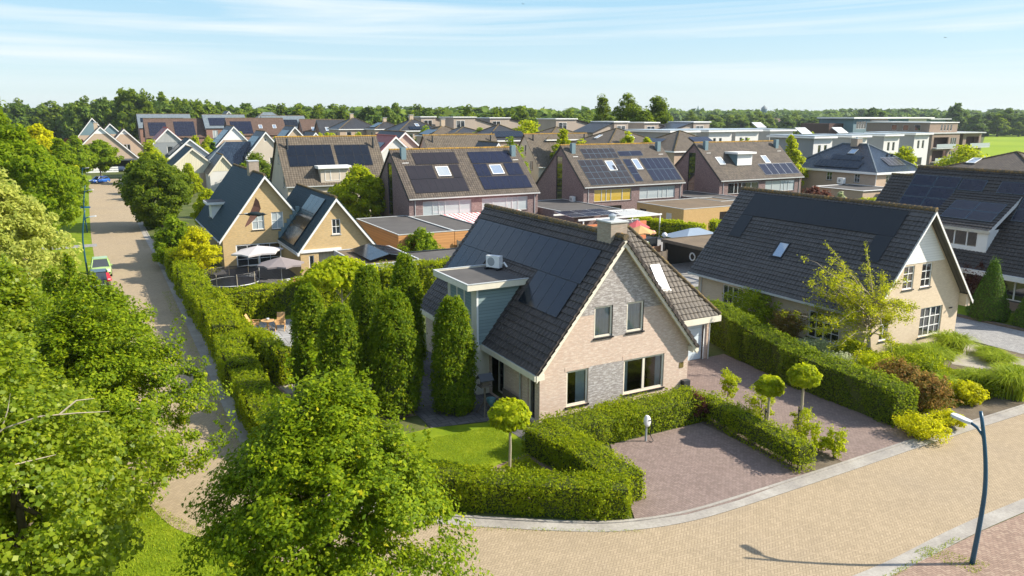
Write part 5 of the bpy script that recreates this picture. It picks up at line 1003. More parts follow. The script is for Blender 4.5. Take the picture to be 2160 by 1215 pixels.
def cover(name, label, poly, n, hgt, size, leaf, seed, z=.01):
    rng = np.random.default_rng(seed); q = np.array(poly, float); p = q.min(0) + rng.uniform(size=(n * 3, 2)) * (q.max(0) - q.min(0)); ins = np.zeros(len(p), bool); j = len(q) - 1
    for i in range(len(q)): ins ^= ((q[i, 1] > p[:, 1]) != (q[j, 1] > p[:, 1])) & (p[:, 0] < (q[j, 0] - q[i, 0]) * (p[:, 1] - q[i, 1]) / (q[j, 1] - q[i, 1] + 1e-12) + q[i, 0]); j = i
    p = p[ins]; pat = np.sin(p[:, 0] * 1.3 + seed) + np.sin(p[:, 1] * 1.7 + p[:, 0] * .6) + np.sin(p[:, 0] * 3.1 - p[:, 1] * 2.3) * .6; p = p[pat > -.9]; pat = pat[pat > -.9]
    pos = np.concatenate([p, (z + hgt * np.clip(.35 + .3 * pat, .1, 1.2) * rng.uniform(.2, 1, len(p)))[:, None]], 1); nr = rng.normal(size=(len(p), 3)) * .5 + (0, 0, 1)
    return tag(raw_mesh(name, leaf_verts(pos, nr, size, rng, .6), 4, M[leaf]), label, None, kind='stuff')
cover('ground_cover', 'low green ground cover between the shrubs of the cream house garden', [(8.2, -7.6), (15, -8.3), (17, -4), (22, -1), (14.0, -.4), (13.9, 4), (9.2, 3)], 26000, .45, .11, 'lf_hedge', 171)
cover('ground_cover', 'sparse low plants along the right garden by the street', [(15.5, -8.2), (23.5, -8.8), (23, -5.6), (19, -6.6)], 6000, .3, .10, 'lf_lime', 172)
cover('ground_cover', 'low plants at the foot of the lawn hedge in the bark bed', [(-14.6, -3.2), (-11.2, -2.6), (-11.0, -5.6), (-12.6, -5.8), (-15.0, -4.4)], 3500, .3, .09, 'lf_lime', 173)
def topiary(label, loc, h, r, seed):
    rng = np.random.default_rng(seed); t = thing('yew_cone', label, 'topiary', loc, 0, 'clipped yew cones before the corner house'); N = 7000; z = rng.uniform(0, 1, N) ** 1.2; a = rng.uniform(0, 6.283, N); pr = np.where(z < .12, .82 + 1.5 * z, 1.02 - .82 * (z - .12) / .88)
    rr = r * pr * (1 - np.abs(rng.normal(0, .05, N))); pos = np.stack([rr * np.cos(a), rr * np.sin(a), z * h], 1); nrm = np.stack([np.cos(a), np.sin(a), np.full(N, .45)], 1) + rng.normal(size=(N, 3)) * .4
    sp = rng.normal(size=(260, 3)) * (.14, .14, .16) + (0, 0, h + .1)
    raw_mesh('foliage', leaf_verts(np.concatenate([pos, sp]), np.concatenate([nrm, rng.normal(size=(260, 3)) + (0, 0, 1)]), .11, rng, .5), 4, M['lf_yew'], t); MB().lathe([(r * .3, 0), (r * .8, .1), (r * .9, h * .14), (r * .14, h * .97), (0, h)], 14).build('stem', M['twig'], t, local=True)  # the lathe is a solid cone core, coloured dark for inner shade
topiary('clipped yew cone on the side lawn beside the brown house', (29.8, 1.5, 0), 4.15, 1.45, 140); topiary('clipped yew cone cut by the right edge of the photo', (30.2, -1.4, 0), 3.6, 1.35, 141)
# grass tufts scattered over the lawns and in road joints
def tufts(name, areas, n, hgt, mat, seed, z=.0, kind='stuff', wd=.014):
    rng = np.random.default_rng(seed); V = []
    for poly, share in areas:
        q = np.array(poly); m = int(n * share); p = q.min(0) + rng.uniform(size=(m * 4, 2)) * (q.max(0) - q.min(0)); ins = np.zeros(len(p), bool); j = len(q) - 1
        for i in range(len(q)):
            cnd = ((q[i, 1] > p[:, 1]) != (q[j, 1] > p[:, 1])) & (p[:, 0] < (q[j, 0] - q[i, 0]) * (p[:, 1] - q[i, 1]) / (q[j, 1] - q[i, 1] + 1e-12) + q[i, 0]); ins ^= cnd; j = i
        p = p[ins][:m]; k = len(p); a = rng.uniform(0, 6.283, k); s = np.stack([np.cos(a), np.sin(a)], 1) * wd; hh = hgt * rng.uniform(.5, 1.2, k); ln = rng.normal(size=(k, 2)) * hgt * .45
        A = np.concatenate([p - s, np.full((k, 1), z)], 1); B = np.concatenate([p + s, np.full((k, 1), z)], 1); C = np.concatenate([p + ln, (z + hh)[:, None]], 1); V.append(np.stack([A, B, C], 1))
    return tag(raw_mesh(name, np.concatenate(V).reshape(-1, 3), 3, M[mat]), 'short blades of lawn grass', None, kind=kind)
tufts('grass', [([(-25.6, .5), (-24, -3), (-21.5, -7), (-22, -14), (-30, -14), (-34, 0), (-29, 6)], 1)], 50000, .09, 'lf_blade', 150, -.01)
tufts('grass', [([(-15.4, 1.3), (-10.8, 1.2), (-10.9, -2.0), (-12.6, -2.3), (-15, -3.0), (-16, -1.2)], 1)], 20000, .05, 'lf_blade', 151, .016, wd=.01)
tufts('weeds', [([(-22.6, 40), (-21.95, 40), (-21.9, 5), (-22.4, 5)], .4), ([(-3.2, -15.2), (-2.4, -15.2), (-1.6, -16.9), (-2.6, -17.0)], .12), ([(-16, -6.7), (-10.5, -9.85), (-10.6, -9.6), (-16, -6.4)], .2), ([(-6.5, -15.7), (-1, -15.3), (-1, -15.5), (-6, -15.9)], .1)], 3500, .07, 'lf_blade', 152, .01)
# ------------------------------------------------------------------ farther houses
CT = math.cos(YAW)
def far_house(label, pxc, d, W, L, he, hr, axis='Y', wall='claygable', tile='tile_far', trim='white', wins=(), arr=(), chim=None, gable_m=None, name='house', hip=0., group=None, gl='glassd', cat='house', ew=None, sk=()):
    """W across the gable, L along the ridge. axis 'Y': pxc is the bearing of the gable apex facing us; axis 'X': bearing of the left end of the ridge.
    wins: (side, u from the left corner, z, w, h); arr: solar arrays (slope, s, t, w, h) in metres; sk: roof windows the same way"""
    p = DD(pxc, d)
    if axis == 'Y': x0, x1, y0, y1 = p[0] - W / 2, p[0] + W / 2, p[1], p[1] + L
    else: x0, x1, y0, y1 = p[0], p[0] + L, p[1] - W / 2, p[1] + W / 2
    t = thing(name, label, cat, ((x0 + x1) / 2, y0, 0), 0, group); ws = []; hl = {}; FOOT.append((x0, x1, y0, y1))
    for s, u, z, w_, h_ in wins:
        base = x0 if s in 'SN' else y0; hl.setdefault(s, []).append((base + u, base + u + w_, z, z + h_)); ws.append((s, base + u, base + u + w_, z, z + h_))
    cx, cy = (x0 + x1) / 2, (y0 + y1) / 2; ov = .3
    if hip:
        b = MB()
        for s, pos, u0, u1 in (('S', y0, x0, x1), ('N', y1, x0, x1), ('W', x0, y0, y1), ('E', x1, y0, y1)): holed(b, [(u0, -.2), (u1, -.2), (u1, he), (u0, he)], hl.get(s, []), wallframe(s, pos), .1)
        b.build('wall', M[wall], t); X0, X1, Y0, Y1_ = x0 - ov, x1 + ov, y0 - ov, y1 + ov; z0 = he - .1
        rx = max(0, (x1 - x0) / 2 - (y1 - y0) / 2 if (x1 - x0) > (y1 - y0) else 0); ry = max(0, (y1 - y0) / 2 - (x1 - x0) / 2 if (y1 - y0) > (x1 - x0) else 0)
        A = (cx - rx, cy - ry, hr); Bq = (cx + rx, cy + ry, hr); r = MB()
        c = [(X0, Y0, z0), (X1, Y0, z0), (X1, Y1_, z0), (X0, Y1_, z0)]
        if rx > 0: fs = [[c[0], c[1], Bq, A], [c[1], c[2], Bq], [c[2], c[3], A, Bq], [c[3], c[0], A]]
        elif ry > 0: fs = [[c[0], c[1], A], [c[1], c[2], Bq, A], [c[2], c[3], Bq], [c[3], c[0], A, Bq]]
        else: fs = [[c[0], c[1], A], [c[1], c[2], A], [c[2], c[3], A], [c[3], c[0], A]]
        for f in fs: r.poly(f)
        r.poly(c[::-1]); r.build('roof', M[tile], t)
        for q, e in ((c[0], A), (c[1], A if ry > 0 or not rx else Bq), (c[3], A if rx > 0 or not ry else Bq), (c[2], Bq)): ridgecap(t, q, e, M['ridge_d'] if tile != 'tile_blue' else M['tile_greyblue'], .12)
        f_ = MB(); f_.box(X0 - .1, X1 + .1, Y0 - .1, Y0, z0 - .22, z0 + .02).box(X0 - .1, X0, Y0, Y1_, z0 - .22, z0 + .02).box(X1, X1 + .1, Y0, Y1_, z0 - .22, z0 + .02).build('gutter', M['white'], t)
        f0, f1 = (slopeS(X0, Y0, z0, A[1], hr), slopeW(Y1_, X0, z0, A[0], hr))
    else:
        a0, a1, e0, e1 = (x0, x1, y0, y1) if axis == 'Y' else (y0, y1, x0, x1); rp = (a0 + a1) / 2; k = (hr - he) / (rp - a0)
        gable_walls(t, (e0, e1), a0, a1, rp, he, he, hr, axis, M[wall], hl)
        E0, E1, A0, A1, z0 = e0 - .3, e1 + .3, a0 - ov, a1 + ov, he - ov * k
        if axis == 'Y': f0, f1 = slopeW(E1, A0, z0, rp, hr), slopeE(E0, A1, z0, rp, hr)
        else: f0, f1 = slopeS(E0, A0, z0, rp, hr), slopeN(E1, A1, z0, rp, hr)
        for Fr, Ls in (f0, f1): slope_slab('roof', M[tile], t, Fr, rect(E1 - E0, Ls), .12, .08)
        pt = (lambda a, e, z: (a, e, z)) if axis == 'Y' else (lambda a, e, z: (e, a, z)); ridgecap(t, pt(rp, E0, hr + .05), pt(rp, E1, hr + .05), M['moss_o' if tile == 'tile_far' else 'ridge_d'] if tile != 'tile_red' else M[tile], .13)
        if trim:
            b = MB()
            for p1, p2 in (((A0, z0), (rp, hr)), ((rp, hr), (A1, z0))): b.slab([pt(p1[0], E0 - .01, p1[1]), pt(p2[0], E0 - .01, p2[1]), pt(p2[0], E0 - .01, p2[1] - .38), pt(p1[0], E0 - .01, p1[1] - .38)], pt(0, -.06, 0))
            b.build('bargeboard', M[trim], t)
        if gable_m:
            zz, mm = gable_m; b = MB(); hw = (hr - .3 - zz) / k; holed(b, [(rp - hw, zz), (rp + hw, zz), (rp, hr - .3)], [], wallframe('S' if axis == 'Y' else 'W', e0 - .03)); b.build('boarded_gable', M[mm], t)
    for s, u0, u1, z, z1 in ws: window(t, s, {'S': y0, 'N': y1, 'W': x0, 'E': x1}[s], u0, u1, z, z1, '2' if u1 - u0 > 1.4 else '1', 'white', gl, None, fw=.1)
    for (i, s, tt, w_, h_) in arr:
        Fr = (f0, f1)[i][0]; nx = max(1, round(w_ / 1.05)); ny = max(1, round(h_ / 1.75)); panels(t, Fr, s, tt, nx, ny, w_ / nx - .02, h_ / ny - .02, ew or 'solar', 'frame_s', lift=.14)
    for (i, s, tt, w_, h_) in sk: skylight(t, (f0, f1)[i][0], s, s + w_, tt, tt + h_, 'white')
    if chim:
        c = MB().box(cx + chim[0] - .5, cx + chim[0] + .5, cy + chim[1] - .45, cy + chim[1] + .45, hr - 1.2, hr + chim[2]).build('chimney', M['brick_buff'], t); MB().box(cx + chim[0] - .6, cx + chim[0] + .6, cy + chim[1] - .55, cy + chim[1] + .55, hr + chim[2] + .005, hr + chim[2] + .12).build('cap', M['lgrey'], c)
    return t
FH = far_house
# the beige house and its twins
A_, fA, _ = ghouse('beige_house', 'beige rendered house with brown tiles, two black solar fields and white dormer', 'house', (79.5, 90.5), (-3.2, 11.4), 5.2, 11.5, 'X', 'beige', 'tile_far', .3, .25, None, wins=[('S', 4.3, 5.4, .3, 3.4, '1', {}), ('S', 1.9, 3.2, 2.6, 3.9, '1', {}), ('S', 6.2, 7.6, .3, 2.2, '2', {}), ('W', 84, 84.8, 7.8, 9.2, '1', {}), ('W', 81.2, 82.2, 4.6, 6.2, '1', {})], cap='moss_o', rp=84.6, hi=5.0)
panels(A_, fA[0], -2.3 + 3.45, 3.35, 5, 2, 1.28, 1.85, gap=.03); panels(A_, fA[0], 4.72 + 3.45, 3.25, 4, 2, 1.26, 1.85, gap=.03)
dA = MB().box(1.5, 5.5, 79.4, 82, 5.25, 7.2).build('dormer', M['beige'], A_); window(dA, 'S', 79.4, 2.1, 4.3, 5.5, 7.0, '.6+1', 'white', 'glassc', None, out=.09); MB().box(1.1, 5.9, 79.0, 82.6, 7.21, 7.6).build('dormer_roof', M['white'], A_)
for x in (-2.1, 10.6): MB().tube([(x, 83.2, 9.6), (x, 83.2, 11.4)], .14, 8).build('vent_pipe', M['dark'], A_)
flatbox('flat_garage', 'white edged flat garage against the shaded gable of the beige house', 'garage', -6.8, -3.25, 80, 88, 3.0, 'beige', 'bitumen', 'white')
for x0, y0, lb in ((27.2, 98.5, 'brown tiled house behind the left purple house, only its long mossy ridge roof showing'), (48.4, 98.2, 'beige gabled brown roofed house behind the middle purple house')):
    t, f_, _ = ghouse('beige_house', lb, 'house', (y0, y0 + 11), (x0, x0 + 14.4), 5.2, 11.0, 'X', 'beige', 'tile_far', .3, .25, None, wins=[('W', y0 + 4.9, y0 + 5.6, 7.0, 9.0, '1', {}), ('W', y0 + 2.2, y0 + 3.4, 4.2, 6.0, '2', {}), ('S', x0 + 2, x0 + 4, 2.8, 4.4, '2', {})], cap='moss_o')
    for x in (x0 + 1.2, x0 + 13.2): MB().tube([(x, y0 + 4.3, 9.4), (x, y0 + 4.3, 11.0)], .14, 8).build('vent_pipe', M['dark'], t)
W2 = [('S', 2, 3.6, 1.1, 1.5), ('S', 5, 3.6, 1.1, 1.5)]
FH('pinkish gable house at the end of the lane, larger of two with a yellow chimney', 217, 212, 17, 14, 3.4, 11.7, 'Y', 'brick_rose', 'tile_redbrown', wins=[('S', 3.2, .8, 1.6, 1.8), ('S', 6.6, .8, 2.0, 2.0), ('S', 12.2, .8, 1.8, 1.9)], chim=(-1.0, 0, 1.0), gable_m=(9.8, 'white'))
FH('pinkish gable house at the end of the lane with one small attic window', 266, 222, 13.4, 14, 3.9, 10.9, 'Y', 'brick_rose', 'tile_redbrown', wins=[('S', 6.2, 4.6, 1.7, 2.0)], gable_m=(9.4, 'white'))
FH('tallest blue panelled gable house behind the pinkish gables', 201, 246, 9.5, 12, 8.0, 14.0, 'Y', 'brick_rose', 'tile_redbrown', gable_m=(8.6, 'bluer')); FH('small blue panelled gable between the two pinkish gables', 237, 249, 6.8, 10, 8.6, 12.2, 'Y', 'brick_rose', 'tile_redbrown', gable_m=(8.9, 'bluer'))
FH('cream boarded gable house half hidden by the round bush tree', 408, 154, 11.6, 12, 3.2, 8.3, 'Y', 'brick_rose', 'tile_slate', 'cream', wins=[('S', 5.2, .4, 1.7, 2.2), ('S', 8.2, .6, 1.5, 2.0)], gable_m=(3.3, 'boards_c'), arr=())
FH('white gable with glinting solar roof behind the cream boarded house', 404, 172, 9.8, 9, 5.4, 9.6, 'Y', 'whiter', 'tile_slate', arr=((0, 2.0, 1.2, 6.5, 4.0),), ew='solar2'); FH('small dark roofed cream gable right of the cream boarded house', 471, 150, 5.2, 8, 3.8, 7.1, 'Y', 'whiter', 'tile_dark', 'cream', gable_m=(4.0, 'boards_c'))
FH('dark blue glazed hipped roof behind the cream boarded house', 408, 163, 13.5, 21, 2.9, 9.1, 'X', 'whiter', 'tile_blue', hip=1)
FH('white gabled house with small lean-to dormer and blue glinting roof', 497, 196, 9.2, 11, 7.0, 12.0, 'Y', 'brick_rose', 'tile_dark', wins=[('S', 6.2, 5.4, 1.3, 2.2)], gable_m=(8.6, 'white'), arr=((0, 1, .8, 9.5, 5),), ew='solar2')
FH('beige gable house with round attic vent and solar on the left slope', 564, 164, 8.2, 10, 6.4, 11.3, 'Y', 'beige', 'tile_dark', wins=[('S', 4.6, 4.3, 1.1, 1.6), ('S', 2.2, .3, 1.2, 2.4), ('S', 3.7, 9.3, .6, .6)], arr=((0, .8, .8, 8.5, 4.6),), ew='solar2')
FH('buff gable house behind the beige one with solar on the left slope', 625, 190, 7.6, 10, 7.8, 12.0, 'Y', 'brick_buff', 'tile_dark', wins=[('S', 3.2, 8.2, 1.4, 1.4)], arr=((0, .8, .8, 8.5, 4.0),), ew='solar2'); FH('small dark roofed gable seen over the ridge of the beige house', 668, 186, 6.0, 9, 7.2, 10.7, 'Y', 'whiter', 'tile_dark', arr=((0, 1, .5, 4, 3),), ew='solar2')
FH('grey boarded gable house with red verge tiles and white edged dormer', 359, 184, 10.4, 12, 6.6, 11.7, 'Y', 'greyr', 'tile_red', wins=[('S', 4.7, 5.2, 1.3, 2.3)], gable_m=(8.4, 'boards_g'))
# terraces under the wood
TW = [('S', 2, 7.6, 2, 2.2), ('S', 6.2, 7.6, 2, 2.2), ('S', 11, 7.6, 2, 2.2)]
FH('red brown terrace at left under the wood with two solar fields', 309, 262, 13, 18.5, 7.6, 13.6, 'X', 'brick_red', 'tile_redbrown', 'greyr', arr=((0, 1.3, 1.0, 5.5, 6.4), (0, 9.2, .8, 6.5, 7)), ew='solar2'); FH('grey blue terrace behind the left red brown terrace', 296, 276, 12, 17, 10.6, 15.2, 'X', 'brick_red', 'tile_greyblue', 'greyr', arr=((0, 1, 3.2, 14, 2.4),))
FH('grey blue terrace with dark solar roof and white gutter, left of the red tiled one', 433, 270, 12, 13.5, 10.6, 15.0, 'X', 'brick_red', 'tile_greyblue', 'greyr', wins=[('S', 2.0, 6.8, 1.7, 3), ('S', 6.2, 6.8, 1.7, 3)], arr=((0, 1.7, 1.4, 9, 4.4),), ew='solar2', gl='glassc')
FH('red brown tiled terrace in the middle under the wood', 481, 262, 12, 18.5, 8.4, 13.8, 'X', 'brick_red', 'tile_redbrown', 'greyr', arr=((0, 1.2, .8, 6.8, 6.0),), sk=((0, 10.2, 3.4, 1.2, 1.7), (0, 14.8, 3.4, 1.2, 1.7)), ew='solar2'); FH('terrace with glassy silver panels under the wood', 556, 274, 12, 14.5, 10.2, 14.6, 'X', 'brick_red', 'tile_greyblue', 'greyr', wins=[('S', 2, 7, 2, 2.4), ('S', 7, 7, 2, 2.4)], arr=((0, 5, 1.4, 7, 4),), gl='glassc')
FH('red brown terrace with two roof windows right of the silver panelled one', 636, 262, 12, 10.5, 7.6, 13.4, 'X', 'brick_red', 'tile_redbrown', 'greyr', sk=((0, 3.2, 3.4, 1.2, 1.7), (0, 6.8, 3.4, 1.2, 1.7)), arr=((0, 1, .6, 9, 1.7),)); FH('dark solar terrace at the right end of the terraces', 672, 258, 12, 9, 8.0, 13.3, 'X', 'brick_red', 'tile_dark', 'greyr', sk=((0, 2, 3.0, 1.2, 1.7), (0, 5.2, 3.0, 1.2, 1.7)))
# hip roofed villas
HWn = [('S', 2, 6.2, 1.4, 1.5), ('S', 5, 6.2, 1.4, 1.5), ('S', 8.6, 6.2, 1.2, 1.5), ('W', 3, 6.2, 1.3, 1.5)]
def villa(label, px, d, W, ytop, yeave, tile, wall='brick_rose', arr=(), chim=None, sk=(), L=None, wins=HWn, **k):
    he = Zat(yeave, d); hr = Zat(ytop, d); w2 = DD(px, d); t = FH(label, px - (L or W) / 2 * CT * F_PX / d * .72, d, W, L or W, he, hr, 'X', wall, tile, hip=1, arr=arr, chim=chim, sk=sk, wins=[(s, u, max(.5, he - 2.4), a, b) for s, u, z, a, b in wins if u + a < (L or W) - .4], name='villa', cat='villa', **k); return t
villa('anthracite hipped villa farthest left of the villas, white window band', 733, 232, 12, 247, 270, 'tile_dark', chim=(-.5, 0, 1.0)); villa('anthracite hipped villa second from left with glinting panels', 803, 226, 8.6, 255, 270, 'tile_dark', chim=(0, 0, .9), arr=((1, 2, .8, 5, 3),)); villa('dark hipped villa with red chimney in the middle of the villas', 858, 200, 11, 250, 273, 'tile_dark', chim=(-.4, 0, .9), sk=((0, 5.2, 2.2, 1, 1.4),), arr=((0, 3.0, .4, 6, 1.6),))
villa('brown pyramid roofed house with pale chimney and glinting panels', 922, 178, 9.4, 264, 283, 'tile_far', chim=(0, 0, 1.4), arr=((1, 2, .3, 6, 2.6),)); villa('dark hipped house left of the green street tree with a small white finial', 966, 176, 9, 267, 281, 'tile_dark'); villa('large black hipped roof behind the brown ridge roof', 1036, 160, 12, 262, 292, 'tile_dark', arr=((0, 3, 1.2, 7, 2.5),)); 
villa('brown pyramid roof left of the middle chimneys', 1160, 158, 11, 267, 290, 'tile_far'); villa('brown hipped house with lichen patches and two roof windows', 1284, 146, 14, 270, 304, 'tile_far', sk=((0, 7.6, 3.4, .9, 1.6), (1, 6, 3.2, 1, 1.5))); villa('brown hipped house with stepped blue white panels, right of the lichened one', 1418, 138, 13.6, 275, 312, 'tile_far', arr=((0, 6.8, .6, 4.6, 4.4), (1, 3.0, .8, 4.6, 3.4)), ew='solar2')
FH('red roofed white gable house with solar on its left slope', 836, 142, 7.6, 11, 7.4, 10.9, 'Y', 'whiter', 'tile_red', arr=((0, .8, .5, 9, 3.2),), ew='solar2', sk=()); FH('dark brown roofed small gable behind the red roofed house', 856, 150, 6.4, 14, 8.6, 11.5, 'Y', 'beige', 'tile_dark'); FH('long low dark red ridge roof between villas', 945, 160, 7, 12, 9, 10.9, 'X', 'beige', 'tile_dark', 'white'); FH('narrow white gable right of the brown ridge roof', 1050, 128, 5.4, 7, 6.4, 10.2, 'Y', 'whiter', 'tile_dark')
# the big blue hipped house with white fascia
HB = thing('hipped_house', 'buff brick house with blue glazed hipped roof, white fascia and chimney', 'house', (95.3, 55, 0)); b = MB(); x0, x1, y0, y1, he, hr = 89.2, 101.4, 55.2, 74, 5.15, 9.6
hw = [(58.3, 59.4, 3.3, 4.75), (64, 65.2, 3.3, 4.75), (69.4, 70.6, 3.3, 4.75)]; hs = [(91.9, 93.3, 3.3, 4.75), (97, 98.4, 3.3, 4.75), (92, 93.5, .8, 2.2)]
for s, pos, u0, u1, hh in (('S', y0, x0, x1, hs), ('N', y1, x0, x1, []), ('W', x0, y0, y1, hw), ('E', x1, y0, y1, [])): holed(b, [(u0, -.2), (u1, -.2), (u1, he), (u0, he)], hh, wallframe(s, pos), .1)
b.build('wall', M['brick_rose'], HB)
for q in hw: window(HB, 'W', x0, *q, '1/2x2')
for q in hs: window(HB, 'S', y0, *q, '1/2x2')
rf = MB(); c = [(x0 - .4, y0 - .4, he), (x1 + .4, y0 - .4, he), (x1 + .4, y1 + .4, he), (x0 - .4, y1 + .4, he)]; A = (95.3, 62.0, hr); Bq = (95.3, 67.2, hr)
for f in ([c[0], c[1], A], [c[1], c[2], Bq, A], [c[2], c[3], Bq], [c[3], c[0], A, Bq], c[::-1]): rf.poly(f)
rf.build('roof', M['tile_blue'], HB)
for q, e in ((c[0], A), (c[1], A), (c[3], Bq), (A, Bq)): ridgecap(HB, q, e, M['tile_greyblue'], .13)
MB().box(x0 - .55, x0 - .4, y0 - .55, y1 + .4, he - .3, he + .05).box(x0 - .4, x1 + .55, y0 - .55, y0 - .4, he - .3, he + .05).box(x1 + .4, x1 + .55, y0 - .4, y1 + .4, he - .3, he + .05).build('fascia', M['white'], HB)
chimney(HB, 94.6, 96, 63.6, 65, 8.6, 10.5, M['brick_chim'], 'lgrey'); fw_ = slopeW(y1 + .4, x0 - .4, he, 95.3, hr); panels(HB, fw_[0], 6.0, .8, 9, 1, 1.02, 2.0); panels(HB, fw_[0], 8.0, 2.95, 6, 1, 1.02, 1.4); skylight(HB, fw_[0], 10.4, 11.8, 4.8, 6.2, 'grey')
fs_ = slopeS(x0 - .4, y0 - .4, he, 62.0, hr); panels(HB, fs_[0], 5.2, 1.8, 4, 1, 1.05, 2.3, 'solar3', 'frame_a'); downpipe(HB, x0 - .1, y0 - .12, 5.0, 'white')
for xx in (96.6, 97.9): MB().tube([(xx, 58.8, 7.0), (xx, 58.8, 8.0)], .16, 8).build('vent_pipe', M['dark'], HB)
flatbox('flat_garage', 'white edged flat garage before the blue hipped house', 'garage', 80, 89, 50.5, 60, 2.9, 'brick_rose', 'bitumen', 'white', ov=.2); flatbox('flat_garage', 'pale flat garage right of the blue hipped house', 'garage', 84, 97, 44, 50, 2.8, 'whiter', 'membrane', 'white', ov=.1)
ac_unit('air_conditioner', 'dark air conditioner on the flat garage roof below blue hipped house', (87.2, 60.4, 2.95), R(-90), 1.3, .6, 1.0)
VR = villa('brown hipped roof with a roof window at the far right edge', 2140, 96, 14, 320, 362, 'tile_brown', sk=((1, 3.4, 3.2, 1.2, 1.7),))
# modern single-pitch houses
def mono(label, px, d, w, ytop, ylow, rev=False, panel=False, wall='claygable', glassw=False):
    """house whose roof is one slope: high box at one end, long slope falling to the other"""
    p = DD(px, d); zt = Zat(ytop, d); zl = Zat(ylow, d); x0, y0 = p[0], p[1]; x1 = x0 + w; dep = 9; FOOT.append((x0, x1, y0, y0 + 9)); t = thing('single_pitch_house', label, 'house', (x0 + w / 2, y0, 0)); xm = x0 + w * .42; b = MB()
    xa, xb, xc = (x0, xm, x1) if not rev else (x1, x1 - w * .42, x0)
    l, r = min(xa, xb), max(xa, xb); b.box(l, r, y0, y0 + dep, -.2, zt - .25); q0, q1 = (xb, xc); pr_ = [(q0, -.2), (q1, -.2), (q1, zl), (q0, zt - .5)]
    b.slab([(q[0], y0 + .4, q[1]) for q in pr_], (0, dep - .8, 0)); b.build('wall', M[wall], t)
    MB().box(l - .3, r + .3, y0 - .3, y0 + dep + .3, zt - .245, zt).build('flat_roof', M['white'], t); Fr = frame((0, 0, 0), (1, 0, 0), (0, 1, 0)); s = MB(); s.slab([(q0, y0 + .1, zt - .45), (q1 + (.4 if not rev else -.4), y0 + .1, zl), (q1 + (.4 if not rev else -.4), y0 + dep - .1, zl), (q0, y0 + dep - .1, zt - .45)], (0, 0, .25)); s.build('roof', M['solar3' if panel else 'tile_dark'], t)
    window(t, 'S', y0, l + .8, min(r - .5, l + 3.2), zt - 3.2, zt - 1.0, '2', 'white', 'glassd', None, out=.1)
for a in (('single pitch house with white edge, farthest left of its kind', 890, 212, 10, 245.5, 262), ('single pitch house with tall window and white edge behind the villas', 958, 205, 15, 246, 270), ('single pitch house with solar roof right of the tall windowed one', 1034, 214, 14.5, 247.5, 264, False, True), ('single pitch house with grey slope before the poplars', 1172, 196, 14.5, 249.5, 270, False, True), ('single pitch house with pale box just left of the three poplars', 1252, 178, 9.6, 255.5, 280, True), ('single pitch house with white edge right of the poplars', 1357, 190, 10.4, 257, 274), ('single pitch house with glinting solar slope behind the flat white row', 1412, 186, 12.2, 256, 276, True, True)): mono(*a)
# the row of flat roofed pale houses and the apartment block
def rowbox(label, px, d, w, dep, ytop, wall='greyr', front='whiter', awn=True, tip=None):
    h = Zat(ytop, d); p = DD(px, d); x0, y0 = p[0], p[1]; FOOT.append((x0, x0 + w, y0, y0 + dep)); t = thing('flat_roofed_house', label, 'house', (x0 + w / 2, y0, 0), 0, 'flat roofed pale houses in a row'); b = MB(); hl = [(x0 + 1.3, x0 + 2.1, h - 3.2, h - 1.3), (x0 + 3.0, x0 + 3.8, h - 3.2, h - 1.3), (x0 + 1.3, x0 + 3.6, max(.4, h - 7), max(1.9, h - 5.2))]
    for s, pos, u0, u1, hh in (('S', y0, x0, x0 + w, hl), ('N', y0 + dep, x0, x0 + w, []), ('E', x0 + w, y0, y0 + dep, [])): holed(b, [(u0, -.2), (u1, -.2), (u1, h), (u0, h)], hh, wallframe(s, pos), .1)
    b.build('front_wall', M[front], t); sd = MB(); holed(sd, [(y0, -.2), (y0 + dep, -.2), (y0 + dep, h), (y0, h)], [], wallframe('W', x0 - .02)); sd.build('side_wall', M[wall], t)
    MB().box(x0 - .7, x0 + w + .6, y0 - .7, y0 + dep + .3, h + .002, h + .34).build('roof_edge', M['white'], t); MB().box(x0 - .6, x0 + w + .6, y0 - .6, y0 + dep + .2, h + .405, h + .47).build('roof', M['membrane'], t)
    for q in hl: window(t, 'S', y0, *q, '1', 'white', 'glassd', None)
    if tip: sp_ = np.eye(4); Fr = sframe((x0 + 1.0, y0 + dep * .35, h + .7), (1, 0, 0), (0, 1, .6)); panels(t, Fr, 0, 0, 2, 1, 1.6, 2.6, 'solar3', 'frame_a') if tip == 2 else MB().box(0, 3.0, 0, 2.3, 0, .1, Fr).build('collector', M['lgrey'], t)
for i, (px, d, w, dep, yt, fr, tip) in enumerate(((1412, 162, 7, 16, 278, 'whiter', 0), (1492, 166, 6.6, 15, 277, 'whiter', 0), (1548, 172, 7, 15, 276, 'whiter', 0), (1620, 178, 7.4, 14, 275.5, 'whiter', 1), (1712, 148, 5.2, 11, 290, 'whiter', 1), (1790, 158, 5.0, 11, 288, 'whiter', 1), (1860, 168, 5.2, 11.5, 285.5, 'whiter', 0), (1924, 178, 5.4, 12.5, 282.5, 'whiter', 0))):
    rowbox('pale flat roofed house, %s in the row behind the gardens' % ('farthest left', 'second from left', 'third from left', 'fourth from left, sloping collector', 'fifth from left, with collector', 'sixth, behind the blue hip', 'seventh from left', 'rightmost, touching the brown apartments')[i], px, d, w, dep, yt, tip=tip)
dk = MB()
